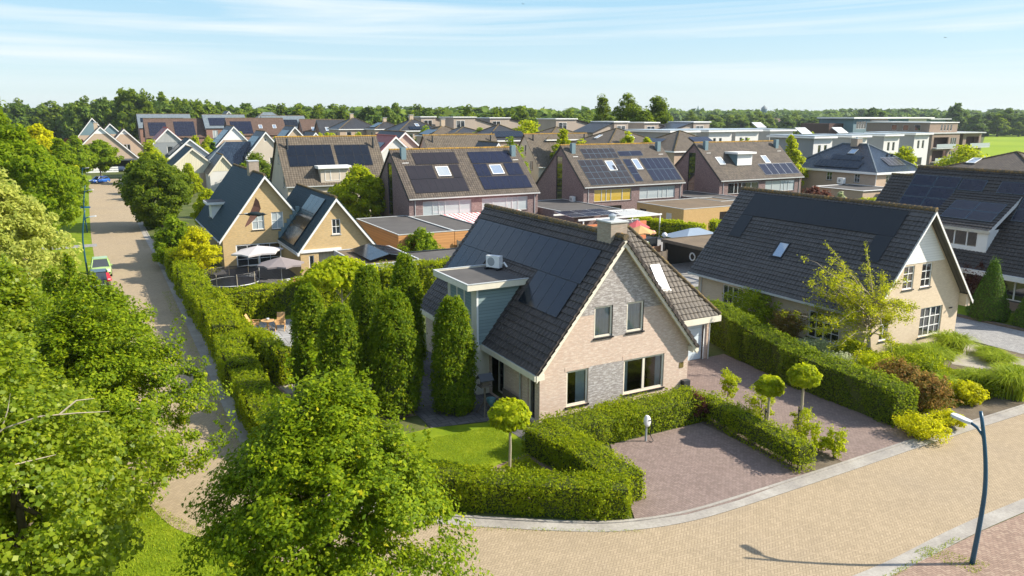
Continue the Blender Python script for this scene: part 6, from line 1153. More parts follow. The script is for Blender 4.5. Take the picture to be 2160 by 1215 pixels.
# apartment block
d = 232; ap = thing('apartment_block', 'brown brick apartment block with recessed balconies and a grey set back top floor', 'apartments', DD(1960, d)); p = DD(1945, d); X, Y = p[0], p[1]
h3 = Zat(281, d); h4 = Zat(259, d); b = MB()
bal = [(X + 5.2, X + 12.5, 5.1, 8.2), (X + 5.2, X + 12.5, .9, 4.2)]; win_ = [(X + 13.6, X + 16.4, 5.4, 8.0), (X + 13.6, X + 16.4, 1.2, 3.9)]
for s, pos, u0, u1, hh in (('S', Y, X + 4.2, X + 18, bal + win_), ('W', X + 4.2, Y, Y + 22, []), ('N', Y + 22, X + 4.2, X + 18, [])): holed(b, [(u0, -.2), (u1, -.2), (u1, h3), (u0, h3)], hh, wallframe(s, pos), .4)
b.build('wall', M['brick_rr'], ap); MB().box(X + 4.3, X + 17.9, Y + 2.2, Y + 2.4, 0, h3 - .1).build('recess_wall', M['brick_dk'], ap)
for z in (5.1, .9): pb = MB().box(X + 5.0, X + 14.5, Y - 1.3, Y + 2.1, z - .35, z - .05).build('balcony', M['lgrey'], ap); MB().box(X + 5.0, X + 14.5, Y - 1.32, Y - 1.26, z, z + 1.1).build('glass_rail', M['glassc'], pb); window(ap, 'S', Y + 2.2, X + 5.6, X + 8.2, z + .05, z + 2.6, '2', 'white', 'glassd', None, out=.12)
for q in win_: window(ap, 'S', Y, *q, '3', 'white', 'glassd', None)
MB().box(X + 18, X + 21.5, Y + 2.5, Y + 20, -.2, h3 - .2).build('stair_tower', M['brick_dk'], ap); r2 = MB(); holed(r2, [(X + 21.5, -.2), (X + 31, -.2), (X + 31, h3), (X + 21.5, h3)], [(X + 23.2, X + 30, 5.1, 8.2), (X + 23.2, X + 30, .9, 4.2)], wallframe('S', Y + 1), .4); holed(r2, [(Y + 1, -.2), (Y + 20, -.2), (Y + 20, h3), (Y + 1, h3)], [], wallframe('E', X + 31)); holed(r2, [(Y + 1, -.2), (Y + 20, -.2), (Y + 20, h3), (Y + 1, h3)], [], wallframe('W', X + 21.5)); r2.build('right_wing', M['brick_rr'], ap); MB().box(X + 21.6, X + 30.9, Y + 3.2, Y + 3.4, 0, h3 - .1).build('recess_wall', M['brick_dk'], ap)
for z in (5.1, .9): pb = MB().box(X + 23, X + 33.5, Y - .6, Y + 3.1, z - .35, z - .05).build('balcony', M['lgrey'], ap); MB().box(X + 23, X + 33.5, Y - .62, Y - .56, z, z + 1.1).build('glass_rail', M['glassc'], pb); window(ap, 'S', Y + 3.2, X + 23.6, X + 26.6, z + .05, z + 2.6, '2', 'white', 'glassd', None, out=.12)
MB().box(X + 3.9, X + 31.3, Y - .3, Y + 22, h3 + .003, h3 + .3).build('parapet', M['lgrey'], ap); t4 = MB(); tw = [(X + 11, X + 11.9, h3 + .8, h3 + 2.7), (X + 12.6, X + 13.5, h3 + .8, h3 + 2.7), (X + 14.2, X + 15.1, h3 + .8, h3 + 2.7), (X + 15.8, X + 16.7, h3 + .8, h3 + 2.7)]; holed(t4, [(X + 5.5, h3 + .3), (X + 19.5, h3 + .3), (X + 19.5, h4), (X + 5.5, h4)], tw, wallframe('S', Y + 2)); holed(t4, [(Y + 2, h3 + .3), (Y + 24, h3 + .3), (Y + 24, h4), (Y + 2, h4)], [(Y + 5, Y + 7, h3 + .8, h3 + 2.6), (Y + 9, Y + 11, h3 + .8, h3 + 2.6), (Y + 13, Y + 15, h3 + .8, h3 + 2.6)], wallframe('W', X + 5.5)); t4.build('top_floor', M['brick_rr'], ap)
for q in tw: window(ap, 'S', Y + 2, *q, '1', 'white', 'glassd', None)
for u in (5, 9, 13): window(ap, 'W', X + 5.5, Y + u, Y + u + 2, h3 + .8, h3 + 2.6, '1', 'lgrey', 'glassd', None)
MB().box(X + 5.2, X + 19.8, Y + 1.7, Y + 24, h4 + .003, h4 + .25).build('roof_edge', M['white'], ap)
d = 262; q_ = DD(1796, d); hT = Zat(250, d); hB = Zat(277, d); gb = thing('grey_apartments', 'blue grey apartment block with slatted stair bay behind the pale row', 'apartments', q_); X, Y = q_[0], q_[1]; LW_ = 46
b = MB(); gw_ = [(X + 1.5, X + 6.5, hT - 3.4, hT - .9), (X + 19.5, X + 25.5, hT - 3.6, hT - .9)]; holed(b, [(X, -.2), (X + 29, -.2), (X + 29, hT), (X, hT)], gw_, wallframe('S', Y)); holed(b, [(Y, -.2), (Y + 14, -.2), (Y + 14, hT), (Y, hT)], [], wallframe('W', X)); b.build('wall', M['bluer'], gb)
for q in gw_: window(gb, 'S', Y, *q, '4', 'white', 'glassd', None)
MB().box(X + 29, X + 40, Y + .5, Y + 14, -.2, hT - .2).build('white_wing', M['whiter'], gb); MB().box(X - 1.5, X + 42, Y - 1.2, Y + 14, hT + .003, hT + .45).build('roof_edge', M['white'], gb); MB().box(X + 40, X + 52, Y + 1, Y + 14, -.2, hT - .4).build('right_wing', M['bluer'], gb); MB().box(X + 41, X + 54, Y, Y + 14, hT - .39, hT).build('right_roof', M['lgrey'], gb)
s_ = MB()
for k in range(6): s_.box(X + 8.5, X + 17.6, Y - .6, Y - .3, hT - .9 - k * .85, hT - .6 - k * .85)
s_.build('slats', M['lgrey'], gb); MB().box(X + 8.4, X + 17.7, Y - .05, Y + .2, hT - 5.5, hT - .1).build('stair_bay', M['brick_buff'], gb); MB().box(X - 7, X - .01, Y + 4, Y + 16, -.2, hT - 1.6).build('left_wing', M['brick_dk'], gb)
# ------------------------------------------------------------------ trees of the town and the horizon
for i, (lb, px, d, h, w_, lf) in enumerate((('bushy lime green tree before the grey gable house', 318, 168, 8.6, 9.0, 'lf_lime'), ('green tree before the beige gable house with round vent', 538, 148, 7.6, 9.0, 'lf_dark'), ('leafy tree behind the mossy ridge of the beige house', 696, 150, 11.6, 7.6, 'lf_lime'), ('round green tree between brown roof and single pitch houses', 1112, 186, 13.9, 12.5, 'lf_lime'), ('green tree at the left end of the brown ridge roof gap', 1078, 132, 11.0, 7.0, 'lf_green'), ('small green tree left of the poplars before a grey slope', 1186, 150, 11.4, 6.4, 'lf_lime'), ('small round green tree right of the brown pyramid roof', 1232, 148, 10.4, 7.4, 'lf_lime'), ('pointed lime green tree at the foot of the poplars', 1322, 142, 11.6, 6.4, 'lf_lime'), ('small lime tree between two brown hipped houses', 1364, 138, 10.2, 6.0, 'lf_lime'),
      ('slim green tree before the flat pale row, left one', 1508, 140, 10.0, 5.0, 'lf_lime'), ('green tree before the flat pale row, behind the right purple house', 1574, 138, 10.4, 8.0, 'lf_green'), ('bright green tree right of the right purple house', 1664, 142, 11.2, 5.6, 'lf_lime'), ('light green shrubby tree left of the blue hipped house', 1722, 150, 6.8, 5.4, 'lf_green'), ('round lime tree behind the right corner of the blue hipped house', 1902, 138, 9.0, 8.6, 'lf_lime'), ('broad green tree before the brown apartment block', 2036, 146, 8.8, 13.0, 'lf_lime'), ('clipped dark ball bush at the foot of the apartment block', 1951, 152, 5.0, 4.4, 'lf_dark'), ('purple leaved bush before the apartment block', 1984, 160, 4.8, 7.0, 'lf_red'), ('narrow tree beside the single pitch houses behind the villas', 1012, 168, 12.6, 10.0, 'lf_green'), ('green bushes between villas and single pitch houses', 902, 190, 11.2, 11.0, 'lf_green'), ('lone bright tree beside the yellow rape field', 1702, 210, 11.2, 6.0, 'lf_lime'), ('shrubby green mass behind the brown ridge roof', 880, 126, 8.6, 5.0, 'lf_lime'), ('low green tree near the right edge by the brown hip', 2140, 104, 6.4, 6.0, 'lf_lime'), ('reddish leaved shrub behind the cream house ridge', 1722, 112, 4.4, 7.0, 'lf_red'), ('white flowering shrub behind the cream house ridge', 1775, 108, 3.8, 3.0, 'lf_white'), ('yellow green hedge bush right of the white flowering shrub', 1838, 104, 3.6, 6.0, 'lf_lime'), ('narrow dark conifer left of two before the white gable', 480, 182, 7.8, 2.4, 'lf_yew'), ('narrow dark conifer right of two before the white gable', 513, 182, 8.4, 2.6, 'lf_yew'), ('narrow dark conifer beside the grey blue terrace', 450, 190, 7.8, 3.0, 'lf_yew'), ('purple brown tree before the wood at left', 152, 226, 8.8, 8.8, 'lf_red'), ('yellow green garden bushes before the terraces', 416, 204, 6.6, 9.0, 'lf_lime'))):
    tree('town_tree', lb, DD(px, d), h, w_, lf, seed=300 + i, K=110, per=60, size=.0036 * d, low=.05, cr=.19, limbs=5)
for i, (px, d, h, w_) in enumerate(((1270, 212, 19.2, 11.5), (1327, 205, 20.6, 15), (1386, 210, 19.4, 13.5), (1356, 200, 16.2, 11))):
    tree('poplar', ('tall dark tree left of three above the single pitch houses', 'tallest dark tree in the middle of three above the roofs', 'tall dark tree right of three above the roofs', 'lower dark tree between the middle and right tall trees')[i], DD(px, d), h, w_, 'lf_dark', seed=350 + i, K=210, per=80, size=.6, low=.08, cr=.17, shape=skirt, limbs=5)
# the wood behind the terraces: single trees, a few crowns shared as copies
def proto(seed, leaf, K=70, per=50, sz=.085, shape=ovoid, cr=.2):
    return tree('wood_tree', 'tree standing in the wood behind the terraces and villas', (0, 0, 0), 1.0, .8, leaf, seed=seed, K=K, per=per, size=sz, low=.04, cr=cr, limbs=4, shape=shape, inner=.45, cat='tree')
pr_ = [proto(400 + i, l, shape=s) for i, (l, s) in enumerate((('lf_dark', ovoid), ('lf_far', ovoid), ('lf_far2', conic), ('lf_far', conic), ('lf_dark', conic), ('lf_far2', ovoid)))]
rng = np.random.default_rng(5); used = [False] * len(pr_)
def far_tree(px, d, h, w_, k, label, group):
    sc = (w_ / .8, w_ / .8, h); loc = DD(px, d)
    dup(pr_[k], loc, rng.uniform(0, 6.28), label, group, sc, 'wood_tree')
WL = 'tree in the dense green wood behind the terraces at upper left'; HL = 'tree in the belt of trees along the horizon'; FL = 'tree at the edge of the far fields on the right'
for i in range(70):                                     # wood at the left
    px = rng.uniform(165, 430); d = rng.uniform(330, 430); top = 211 - 12 * math.exp(-((px - 300) / 70) ** 2) + rng.uniform(-4, 9) + 14 * max(0, (px - 380) / 60)
    h = Zat(top, d); far_tree(px, d, h, rng.uniform(10, 17), rng.integers(0, 6), WL, 'trees in the wood behind the terraces')
for i in range(24):
    px = rng.uniform(-20, 190); d = rng.uniform(380, 520); far_tree(px, d, Zat(222 + rng.uniform(-10, 6), d), rng.uniform(13, 20), rng.integers(0, 6), WL, 'trees in the wood behind the terraces')
for i in range(100):                                    # belt behind the villas
    px = rng.uniform(420, 1260); d = rng.uniform(330, 560); top = 217 + 19 * max(0, (px - 420) / 800) + rng.uniform(-5, 9); far_tree(px, d, Zat(top, d), rng.uniform(11, 19), rng.integers(0, 6), HL, 'trees of the belt along the horizon')
for i in range(46):
    px = rng.uniform(1440, 1800); d = rng.uniform(520, 760); far_tree(px, d, Zat(243 + rng.uniform(-7, 8), d), rng.uniform(14, 22), rng.integers(0, 6), HL, 'trees of the belt along the horizon')
for i, (px, top, w_, k) in enumerate(((1840, 225, 20, 1), (2012, 216, 22, 3), (2030, 232, 20, 1), (1995, 236, 16, 1), (2055, 240, 22, 3), (2085, 236, 20, 1), (2120, 226, 26, 1), (2140, 240, 22, 3), (2105, 242, 18, 0), (2158, 238, 20, 1), (2180, 236, 24, 3), (1962, 240, 20, 1), (1925, 241, 18, 3), (1880, 242, 16, 1), (2068, 250, 22, 2), (2130, 252, 20, 2), (2150, 258, 16, 0))):
    d = 560 + 17 * (i % 4); far_tree(px, d, Zat(top, d), w_ * .9, k, FL, 'trees at the edge of the far fields')
for i in range(20): px = rng.uniform(1560, 1760); d = rng.uniform(780, 860); far_tree(px, d, rng.uniform(9, 14), rng.uniform(9, 15), rng.integers(0, 6), FL, 'trees at the edge of the far fields')
# garden trees that fill the gaps between the farther roofs
gp = [tree('garden_tree', 'leafy garden tree in a gap between the farther roofs', (0, 0, 0), 1.0, .9, l, seed=430 + i, K=80, per=55, size=.075, low=.02, cr=.2, limbs=4, inner=.45) for i, l in enumerate(('lf_lime', 'lf_green', 'lf_lime'))]
nt_ = 0; rg2 = np.random.default_rng(11)
while nt_ < 64:
    px = rg2.uniform(290, 1480); d = rg2.uniform(108, 300); loc = DD(px, d); w_ = rg2.uniform(4.5, 7.5)
    if any(x0 - w_ * .42 < loc[0] < x1 + w_ * .42 and y0 - w_ * .42 < loc[1] < y1 + w_ * .42 for x0, x1, y0, y1 in FOOT + [(-30, -21, 0, 200)]): continue
    dup(gp[nt_ % 3], loc, rg2.uniform(0, 6.28), 'leafy garden tree in a gap between the farther roofs', 'garden trees between the farther roofs', (w_ / .9, w_ / .9, rg2.uniform(4.5, 7.5) + (2.5 if d > 180 else 0))); nt_ += 1
for o in pr_ + gp:
    for ch in list(o.children): bpy.data.objects.remove(ch)
    bpy.data.objects.remove(o)
# woods so far off that they read as one mass
def woods(d0, d1, px0, px1, n, hmin, hmax, leaf, seed):
    rg = np.random.default_rng(seed); PP = []; NN = []; SS = []
    for i in range(n):
        px = rg.uniform(px0, px1); d = rg.uniform(d0, d1); h = rg.uniform(hmin, hmax); w_ = rg.uniform(16, 34); c = np.array(DD(px, d)) + (0, 0, h * .5); m = 90
        dr = unit(rg.normal(size=(m, 3))); PP.append(c + dr * (w_ / 2, w_ / 2, h / 2) * (1 - .3 * rg.uniform(size=(m, 1)) ** 2)); NN.append(dr + (0, 0, .4) + rg.normal(size=(m, 3)) * .4); SS.append(np.full(m, h * .30))
    return tag(raw_mesh('woods', leaf_verts(np.concatenate(PP), np.concatenate(NN), np.concatenate(SS), rg, .9), 4, M[leaf]), 'far off woods that close the horizon', None, kind='stuff')
woods(430, 560, 150, 1260, 150, 15, 20, 'lf_far', 5); woods(850, 1100, -60, 900, 260, 17, 26, 'lf_far', 1); woods(1000, 1500, 500, 1500, 420, 14, 22, 'lf_far', 2); woods(900, 1300, 1380, 2240, 420, 15, 24, 'lf_far', 3); woods(1600, 2600, -60, 2240, 700, 18, 30, 'lf_far', 4)
# water tower, church spire and the small far houses
d = 1150; wt = thing('water_tower', 'grey water tower rising above the woods on the horizon', 'water tower', DD(1610, d)); z = Zat(231, d); MB().lathe([(4.6, 0), (4.0, z - 6)], 20).build('shaft', M['greyr'], wt, True, local=True); MB().lathe([(4.0, z - 6), (4.4, z - 5.5), (4.4, z)], 20).build('tank', M['bluer'], wt, True, local=True); MB().lathe([(4.7, z), (4.0, z + 2.2), (1.0, z + 4.6), (0, z + 6)], 20).build('roof', M['greyr'], wt, True, local=True)
d = 1500; sp = thing('church_spire', 'thin church spire far off above the horizon woods', 'church', DD(1471, d)); z = Zat(238, d); MB().box(-3, 3, -3, 3, 0, z).build('tower', M['greyr'], sp, local=True); MB().lathe([(3.4, z), (0, Zat(223, d))], 8).build('spire', M['bluer'], sp, local=True)
for i, (px, d, w_, yt) in enumerate(((1622, 800, 16, 250), (1652, 805, 15, 251), (1672, 800, 12, 252), (2126, 640, 12, 262), (1076, 700, 14, 244), (1056, 690, 12, 243))):
    FH('small pale far house among the trees, %s' % ('first beyond the rape field', 'second beyond the rape field', 'third beyond the rape field', 'beside the right hand field', 'right of two above the ridge roof', 'left of two above the ridge roof')[i], px, d, w_ * .7, w_, 3.0, Zat(yt, d) if Zat(yt, d) > 5 else 8, 'X', 'whiter', 'tile_redbrown' if i < 3 else 'tile_far')
FH('pale gable house at the edge of the wood above the terraces', 487, 330, 9, 12, 11.5, Zat(235, 330), 'Y', 'whiter', 'tile_dark'); FH('grey barn roof above the terraces by the wood', 528, 330, 12, 16, 11.5, Zat(237, 330), 'X', 'bluer', 'tile_greyblue', hip=1)
# ------------------------------------------------------------------ street furniture and vehicles
def lamp(label, loc, rz, h=5.25, sign=False):
    t = thing('street_lamp', label, 'street lamp', loc, rz, 'blue street lamps'); b = MB(); pts = []; f = lambda q: .07 * math.sin(q * math.pi) - .42 * (max(0, q - .45) / .55) ** 1.7
    n = 14; b.tube([(f(i / n), 0, h * i / n) for i in range(n + 1)], [.085 - .03 * i / n for i in range(n + 1)], 10); b.build('pole', M['blueleaf'], t, True, local=True)
    zb = h * .80; x0 = f(.80); MB().tube([(x0, 0, zb), (x0 - .09, 0, zb + .28), (x0 - .30, 0, zb + .48), (x0 - .52, 0, zb + .56)], [.045, .05, .05, .045], 8).build('arm', M['blueleaf'], t, True, local=True)
    hd = MB(); a = R(-6); c = np.array((x0 - .5, 0, zb + .56)); pr = [(0, .07), (.12, .12), (.56, .12), (.66, .07)]
    top = [(c[0] - u * math.cos(a), w_, c[2] + .05 - u * math.sin(a) * -1 * .12 * 0 + .1 * u) for u, w_ in pr] + [(c[0] - u, -w_, c[2] + .05 + .1 * u) for u, w_ in pr[::-1]]
    hd.slab(top, (0, 0, -.09)); hd.build('lamp_head', M['steelw'], t, local=True)
    if sign: MB().box(f(.5) - .75, f(.5) + .35, -.06, -.03, h * .52, h * .52 + .2).build('street_sign', plain('blue_sign', (.02, .13, .35), .4, .4, .05), t, local=True)
    return t
lb = P(2050, 1190); lamp('blue curved street lamp with flat white head standing at the lower right street corner', (lb[0], lb[1], 0), R(-90))
for px, d, l, s in ((171, 70, 'blue curved street lamp behind the green car, nearest of those along the lane', False), (174, 96, 'blue curved street lamp with a street name sign, second along the lane', True), (171, 138, 'blue curved street lamp third along the lane near the blue car', False)): q = DD(px, d); lamp(l, (q[0], q[1], 0), R(180) - YAW * .3, 6.0, s)
sp_ = P(121, 495); sg = thing('blue_post_sign', 'low blue double post with boards beside the path on the verge', 'sign', (sp_[0], sp_[1], 0)); MB().box(-.12, .12, -.06, .06, 0, 1.9).build('post', M['blueleaf'], sg, local=True); MB().box(-1.5, .5, -.05, .05, 1.92, 2.05).box(-1.4, -.13, -.03, .03, 1.2, 1.3).box(-1.4, -.13, -.03, .03, .9, 1.0).build('boards', M['bluer'], sg, local=True)
def car(name, label, loc, rz, paint, kind='hatch', L=4.0, W=1.72, H=1.5, plate=(.62, .42, .02)):
    """car facing -y: lofted body, glasshouse, wheels, lamps"""
    t = thing(name, label, 'car', loc, rz); pm = M.get(paint) or plain(paint, plate); h2 = L / 2; w2 = W / 2
    prof = [(-h2, .30, .52, .80), (-h2 + .10, .22, .64, .90), (-h2 + .55, .2, .78, .97), (-h2 + 1.05, .2, .88, 1.0), (-h2 + 1.5, .2, .92, 1.0), (0, .2, .93, 1.0), (h2 - 1.0, .2, .95, 1.0), (h2 - .35, .22, .94, .98), (h2 - .05, .28, .82, .92), (h2, .36, .62, .86)]
    rows = []
    for y, zb, zt, wf in prof:
        w_ = w2 * wf; zm = zb + (zt - zb) * .55; rows.append([(-w_ * .86, y, zb), (-w_, y, zb + .1), (-w_, y, zm), (-w_ * .95, y, zt - .03), (-w_ * .8, y, zt), (0, y, zt + .025), (w_ * .8, y, zt), (w_ * .95, y, zt - .03), (w_, y, zm), (w_, y, zb + .1), (w_ * .86, y, zb), (-w_ * .86, y, zb)])
    b = MB(); b.grid(rows); b.add(rows[0][:-1], [tuple(range(11))]); b.add(rows[-1][:-1], [tuple(range(11))[::-1]])
    body = b.build('body', pm, t, True, local=True)
    back = h2 - (.25 if kind == 'hatch' else .12)
    g0 = [(-w2 * .86, -h2 + 1.0, .87), (w2 * .86, -h2 + 1.0, .87), (w2 * .88, back, .92), (-w2 * .88, back, .92)]; zt = H; g1 = [(-w2 * .68, -h2 + 1.75, zt - .06), (w2 * .68, -h2 + 1.75, zt - .06), (w2 * .68, back - .45, zt - .08), (-w2 * .68, back - .45, zt - .08)]
    c = MB(); c.add(g0 + g1, [(0, 1, 5, 4), (1, 2, 6, 5), (2, 3, 7, 6), (3, 0, 4, 7)]); c.build('window_glass', M['glassd'], t, local=True)
    r = MB(); r.slab([(p[0] * 1.03, p[1], p[2]) for p in g1], (0, 0, .07)); 
    for i in range(4): r.tube([g0[i], tuple(np.array(g1[i]) + (0, 0, .02))], .045, 6)
    for s in (-1, 1): q0 = np.array((s * w2 * .875, .15, .9)); q1 = np.array((s * w2 * .685, .2, zt - .04)); r.tube([q0, q1], .04, 6)
    r.build('roof', pm, t, local=True)
    for x in (-1, 1):
        for y in (-h2 + .78, h2 - .72):
            wh = MB(); Mx = np.array([[0, 0, 1, x * (w2 - .1)], [1, 0, 0, y], [0, 1, 0, .31], [0, 0, 0, 1.]]); wh.lathe([(0, -.1), (.31, -.1), (.33, -.06), (.33, .06), (.31, .11), (.2, .1)] if x > 0 else [(0, .1), (.31, .1), (.33, .06), (.33, -.06), (.31, -.11), (.2, -.1)], 18, M=Mx); w_ = wh.build('wheel', M['black'], t, True, local=True)
            MB().lathe([(.2, x * .105), (.08, x * .115), (0, x * .116)], 14, M=Mx).build('rim', M['zinc'], w_, True, local=True)
        MB().lathe([(0, .07), (.1, .06), (.15, 0), (.1, -.06), (0, -.07)], 12, M=np.array([[1, 0, 0, x * w2 * .68], [0, 0, 1, -h2 + .14], [0, 1, 0, .66], [0, 0, 0, 1.]])).build('headlight', M['white'], t, True, local=True)
        MB().box(x * (w2 + .02) - .09, x * (w2 + .02) + .09, -h2 + 1.2, -h2 + 1.3, .93, 1.06).build('mirror', pm, t, local=True)
        MB().box(x * w2 * .8 - .1, x * w2 * .8 + .1, h2 - .05, h2 + .005, .68, .86).build('tail_light', M['redl'], t, local=True)
    MB().box(-.26, .26, -h2 - .02, -h2 + .03, .36, .47).build('number_plate', M['platey'], t, local=True); MB().box(-.45, .45, -h2 - .012, -h2 + .05, .5, .6).build('grille', M['black'], t, local=True); return t
M['redl'] = plain('tail_lamp_red', (.4, .02, .02), .2, .5, .05); M['platey'] = plain('yellow_plate', (.6, .42, .03), .5, .3, .05)
for k, c in (('paint_green', (.36, .5, .17)), ('paint_black', (.018, .018, .02)), ('paint_silver', (.42, .44, .46)), ('paint_blue', (.01, .10, .42)), ('paint_slate', (.2, .26, .3)), ('paint_navy', (.02, .035, .07))): M[k] = plain(k, c, .28, .5, .04, 1., 0., .6)
car('parked_car', 'lime green hatchback parked facing us at the left edge of the lane', (-27.0, 50.5, 0), 0., 'paint_green', L=3.9, W=1.75, H=1.55)
cb = car('parked_car', 'black hatchback parked before the green car with red boards over its tail', (-27.2, 44.9, 0), R(180), 'paint_black', L=3.9)
bx_ = thing('red_board', 'red and white board standing over the boot of the black car', 'board', (-27.0, 42.6, 0)); MB().slab([(.45, .1, .85), (.8, .1, .85), (.6, .5, 1.45), (.4, .5, 1.45)], (0, .06, .03)).build('board', plain('red_board_paint', (.55, .03, .05), .5, .3, .08), bx_, local=True); MB().box(.5, .7, .06, .09, .95, 1.02).build('white_mark', M['white'], bx_, local=True)
car('parked_car', 'silver car half hidden under the maple below the black car', (-27.3, 36.6, 0), 0., 'paint_silver', L=4.4)
car('parked_car', 'bright blue hatchback parked on the verge at the far end of the lane', (-26.2, 163.5, 0), R(-52), 'paint_blue', L=4.2, W=1.8, H=1.5)
car('parked_car', 'dark car in the carport at the far end of the lane', tuple(DD(244, 205)), R(-80), 'paint_navy', L=4.2)
car('parked_car', 'slate blue car parked behind the yellow brick wing under a street tree', tuple(DD(768, 88)), R(200), 'paint_slate', L=4.3)
cpt = thing('white_carport', 'open dark carport with white post at the end of the lane', 'carport', DD(246, 206)); MB().box(-3, 5, -2.5, 5, 2.9, 3.1).build('roof', M['dark'], cpt, local=True); MB().box(-3.3, -3.0, -2.5, -2.2, 0, 2.9).build('post', M['white'], cpt, local=True); MB().box(-3, 5, 4.8, 5, 0, 2.9).build('back_wall', M['dark'], cpt, local=True)
wf = thing('white_rail_fence', 'white slatted garden fence before the pinkish house at the lane end', 'fence', DD(205, 196)); s_ = MB()
for z in (.4, .9, 1.4): s_.box(-7.5, 4.4, 0, .06, z, z + .38)
s_.build('rails', M['white'], wf, local=True)
# wall charger on its post
q = P(1363, 932); ch = thing('car_charger', 'white wall charger on a grey post standing before the hedge of the parking pad', 'car charger', (q[0], q[1], 0), -YAW * .2); MB().tube([(0, .04, 0), (0, .04, .75)], .05, 8).build('post', M['grey'], ch, local=True)
bxm = MB(); n = 16; rows = [[(.15 * math.cos(a) * s, dd, 1.0 + .28 * math.sin(a) * s + .02) for a in np.linspace(0, 2 * math.pi, n + 1)] for dd, s in ((.06, .96), (-.06, 1.), (-.11, .9), (-.125, .55), (-.13, 0.01))]; bxm.grid(rows); bxm.build('charger_box', M['white'], ch, True, local=True); MB().box(-.02, .13, -.14, -.10, 1.06, 1.1).build('socket', M['black'], ch, local=True)
MB().tube([(.16, -.1, 1.08), (.22, -.05, .7), (.2, 0, .3), (.3, -.12, .06), (.14, -.2, .04), (.04, -.12, .1)], .022, 6).build('cable', M['black'], ch, True, local=True)
# bird house stand, bench and planter at the entry
bh = thing('bird_table', 'dark wooden bird table on a tripod beside the entrance', 'bird table', (-10.6, 2.7, 0)); s_ = MB(); s_.tube([(0, 0, .45), (0, 0, 1.5)], .05, 7)
for a in (0, 2.1, 4.2): s_.tube([(0, 0, .75), (.5 * math.cos(a), .5 * math.sin(a), 0)], .035, 6)
s_.build('stand', M['oldwood'], bh, local=True); MB().box(-.3, .3, -.25, .25, 1.5, 1.56).box(-.18, .18, -.15, .15, 1.56, 1.85).build('house', M['oldwood'], bh, local=True); MB().slab([(-.36, -.3, 1.82), (.36, -.3, 1.82), (.36, 0, 2.12), (-.36, 0, 2.12)], (0, 0, .04)).slab([(-.36, 0, 2.12), (.36, 0, 2.12), (.36, .3, 1.82), (-.36, .3, 1.82)], (0, 0, .04)).build('roof', M['dark'], bh, local=True)
be = thing('garden_bench', 'grey wooden bench against the shaded side wall by the downpipe', 'bench', (-9.45, 2.6, 0)); MB().box(-.25, .22, -.8, .8, .40, .45).build('seat', M['oldwood'], be, local=True); MB().box(.2, .25, -.8, .8, .5, .95).build('backrest', M['oldwood'], be, local=True)
for y in (-.7, .7): MB().box(-.22, .2, y - .04, y + .04, 0, .40).build('leg', M['oldwood'], be, local=True)
po = thing('planter', 'teal glazed plant pot beside the garden bench', 'plant pot', (-9.9, 3.4, 0)); MB().lathe([(0, 0), (.16, 0), (.25, .5), (.22, .5), (.18, .4), (0, .4)], 14).build('pot', plain('teal_glaze', (.10, .24, .25), .3, .5), po, True, local=True)
wp = thing('water_barrel', 'dark round water barrel on the bark bed behind the front maple', 'barrel', (-18.0, 9.3, 0)); MB().lathe([(0, 0), (.36, 0), (.42, .45), (.36, .9), (.33, .9), (.33, .8), (0, .8)], 16).build('barrel', M['dark'], wp, True, local=True)
# garden chairs and table
def chair(label, x, y, rz):
    t = thing('garden_chair', label, 'garden chair', (x, y, 0.02), rz, 'teak folding garden chairs'); MB().slab([(-.27, -.25, .44), (.27, -.25, .44), (.27, .27, .38), (-.27, .27, .38)], (0, 0, .04)).build('seat', M['wood'], t, local=True); MB().slab([(-.27, .26, .42), (.27, .26, .42), (.27, .62, 1.12), (-.27, .62, 1.12)], (0, .035, .02)).build('backrest', M['wood'], t, local=True)
    for s in (-1, 1): MB().tube([(s * .3, -.35, 0), (s * .3, .25, .62)], .03, 6).build('leg', M['wood'], t, local=True); MB().tube([(s * .3, .4, 0), (s * .3, -.2, .64)], .03, 6).build('leg', M['wood'], t, local=True); MB().box(s * .32 - .04, s * .32 + .04, -.3, .38, .64, .68).build('armrest', M['wood'], t, local=True)
q = P(540, 697); chair('folding teak chair left of the round garden table, turned away', q[0], q[1], R(70)); q = P(592, 697); chair('folding teak chair right of the round garden table, facing it', q[0], q[1], R(-20))
q = P(566, 697); tb = thing('garden_table', 'round folding teak table between the two chairs', 'table', (q[0], q[1], .02)); MB().lathe([(0, .68), (.46, .68), (.46, .72), (0, .72)], 20).build('tabletop', M['wood'], tb, local=True)
for a in (0, 1.57, 3.14, 4.71): MB().tube([(.35 * math.cos(a), .35 * math.sin(a), 0), (-.2 * math.cos(a), -.2 * math.sin(a), .68)], .025, 6).build('leg', M['wood'], tb, local=True)
tag(MB().lathe([(0, .74), (.1, .74), (.13, .8), (.11, .86), (0, .86)], 10, (q[0], q[1], .02)).build('bowl', M['lgrey'], None, True), 'small pale bowl on the round teak table', 'bowl')
fence('thin black garden netting on posts beside the teak chairs', [(-15.0, 18.0), (-14.0, 22.5)], .9, M['black'], .02, posts=2.4)
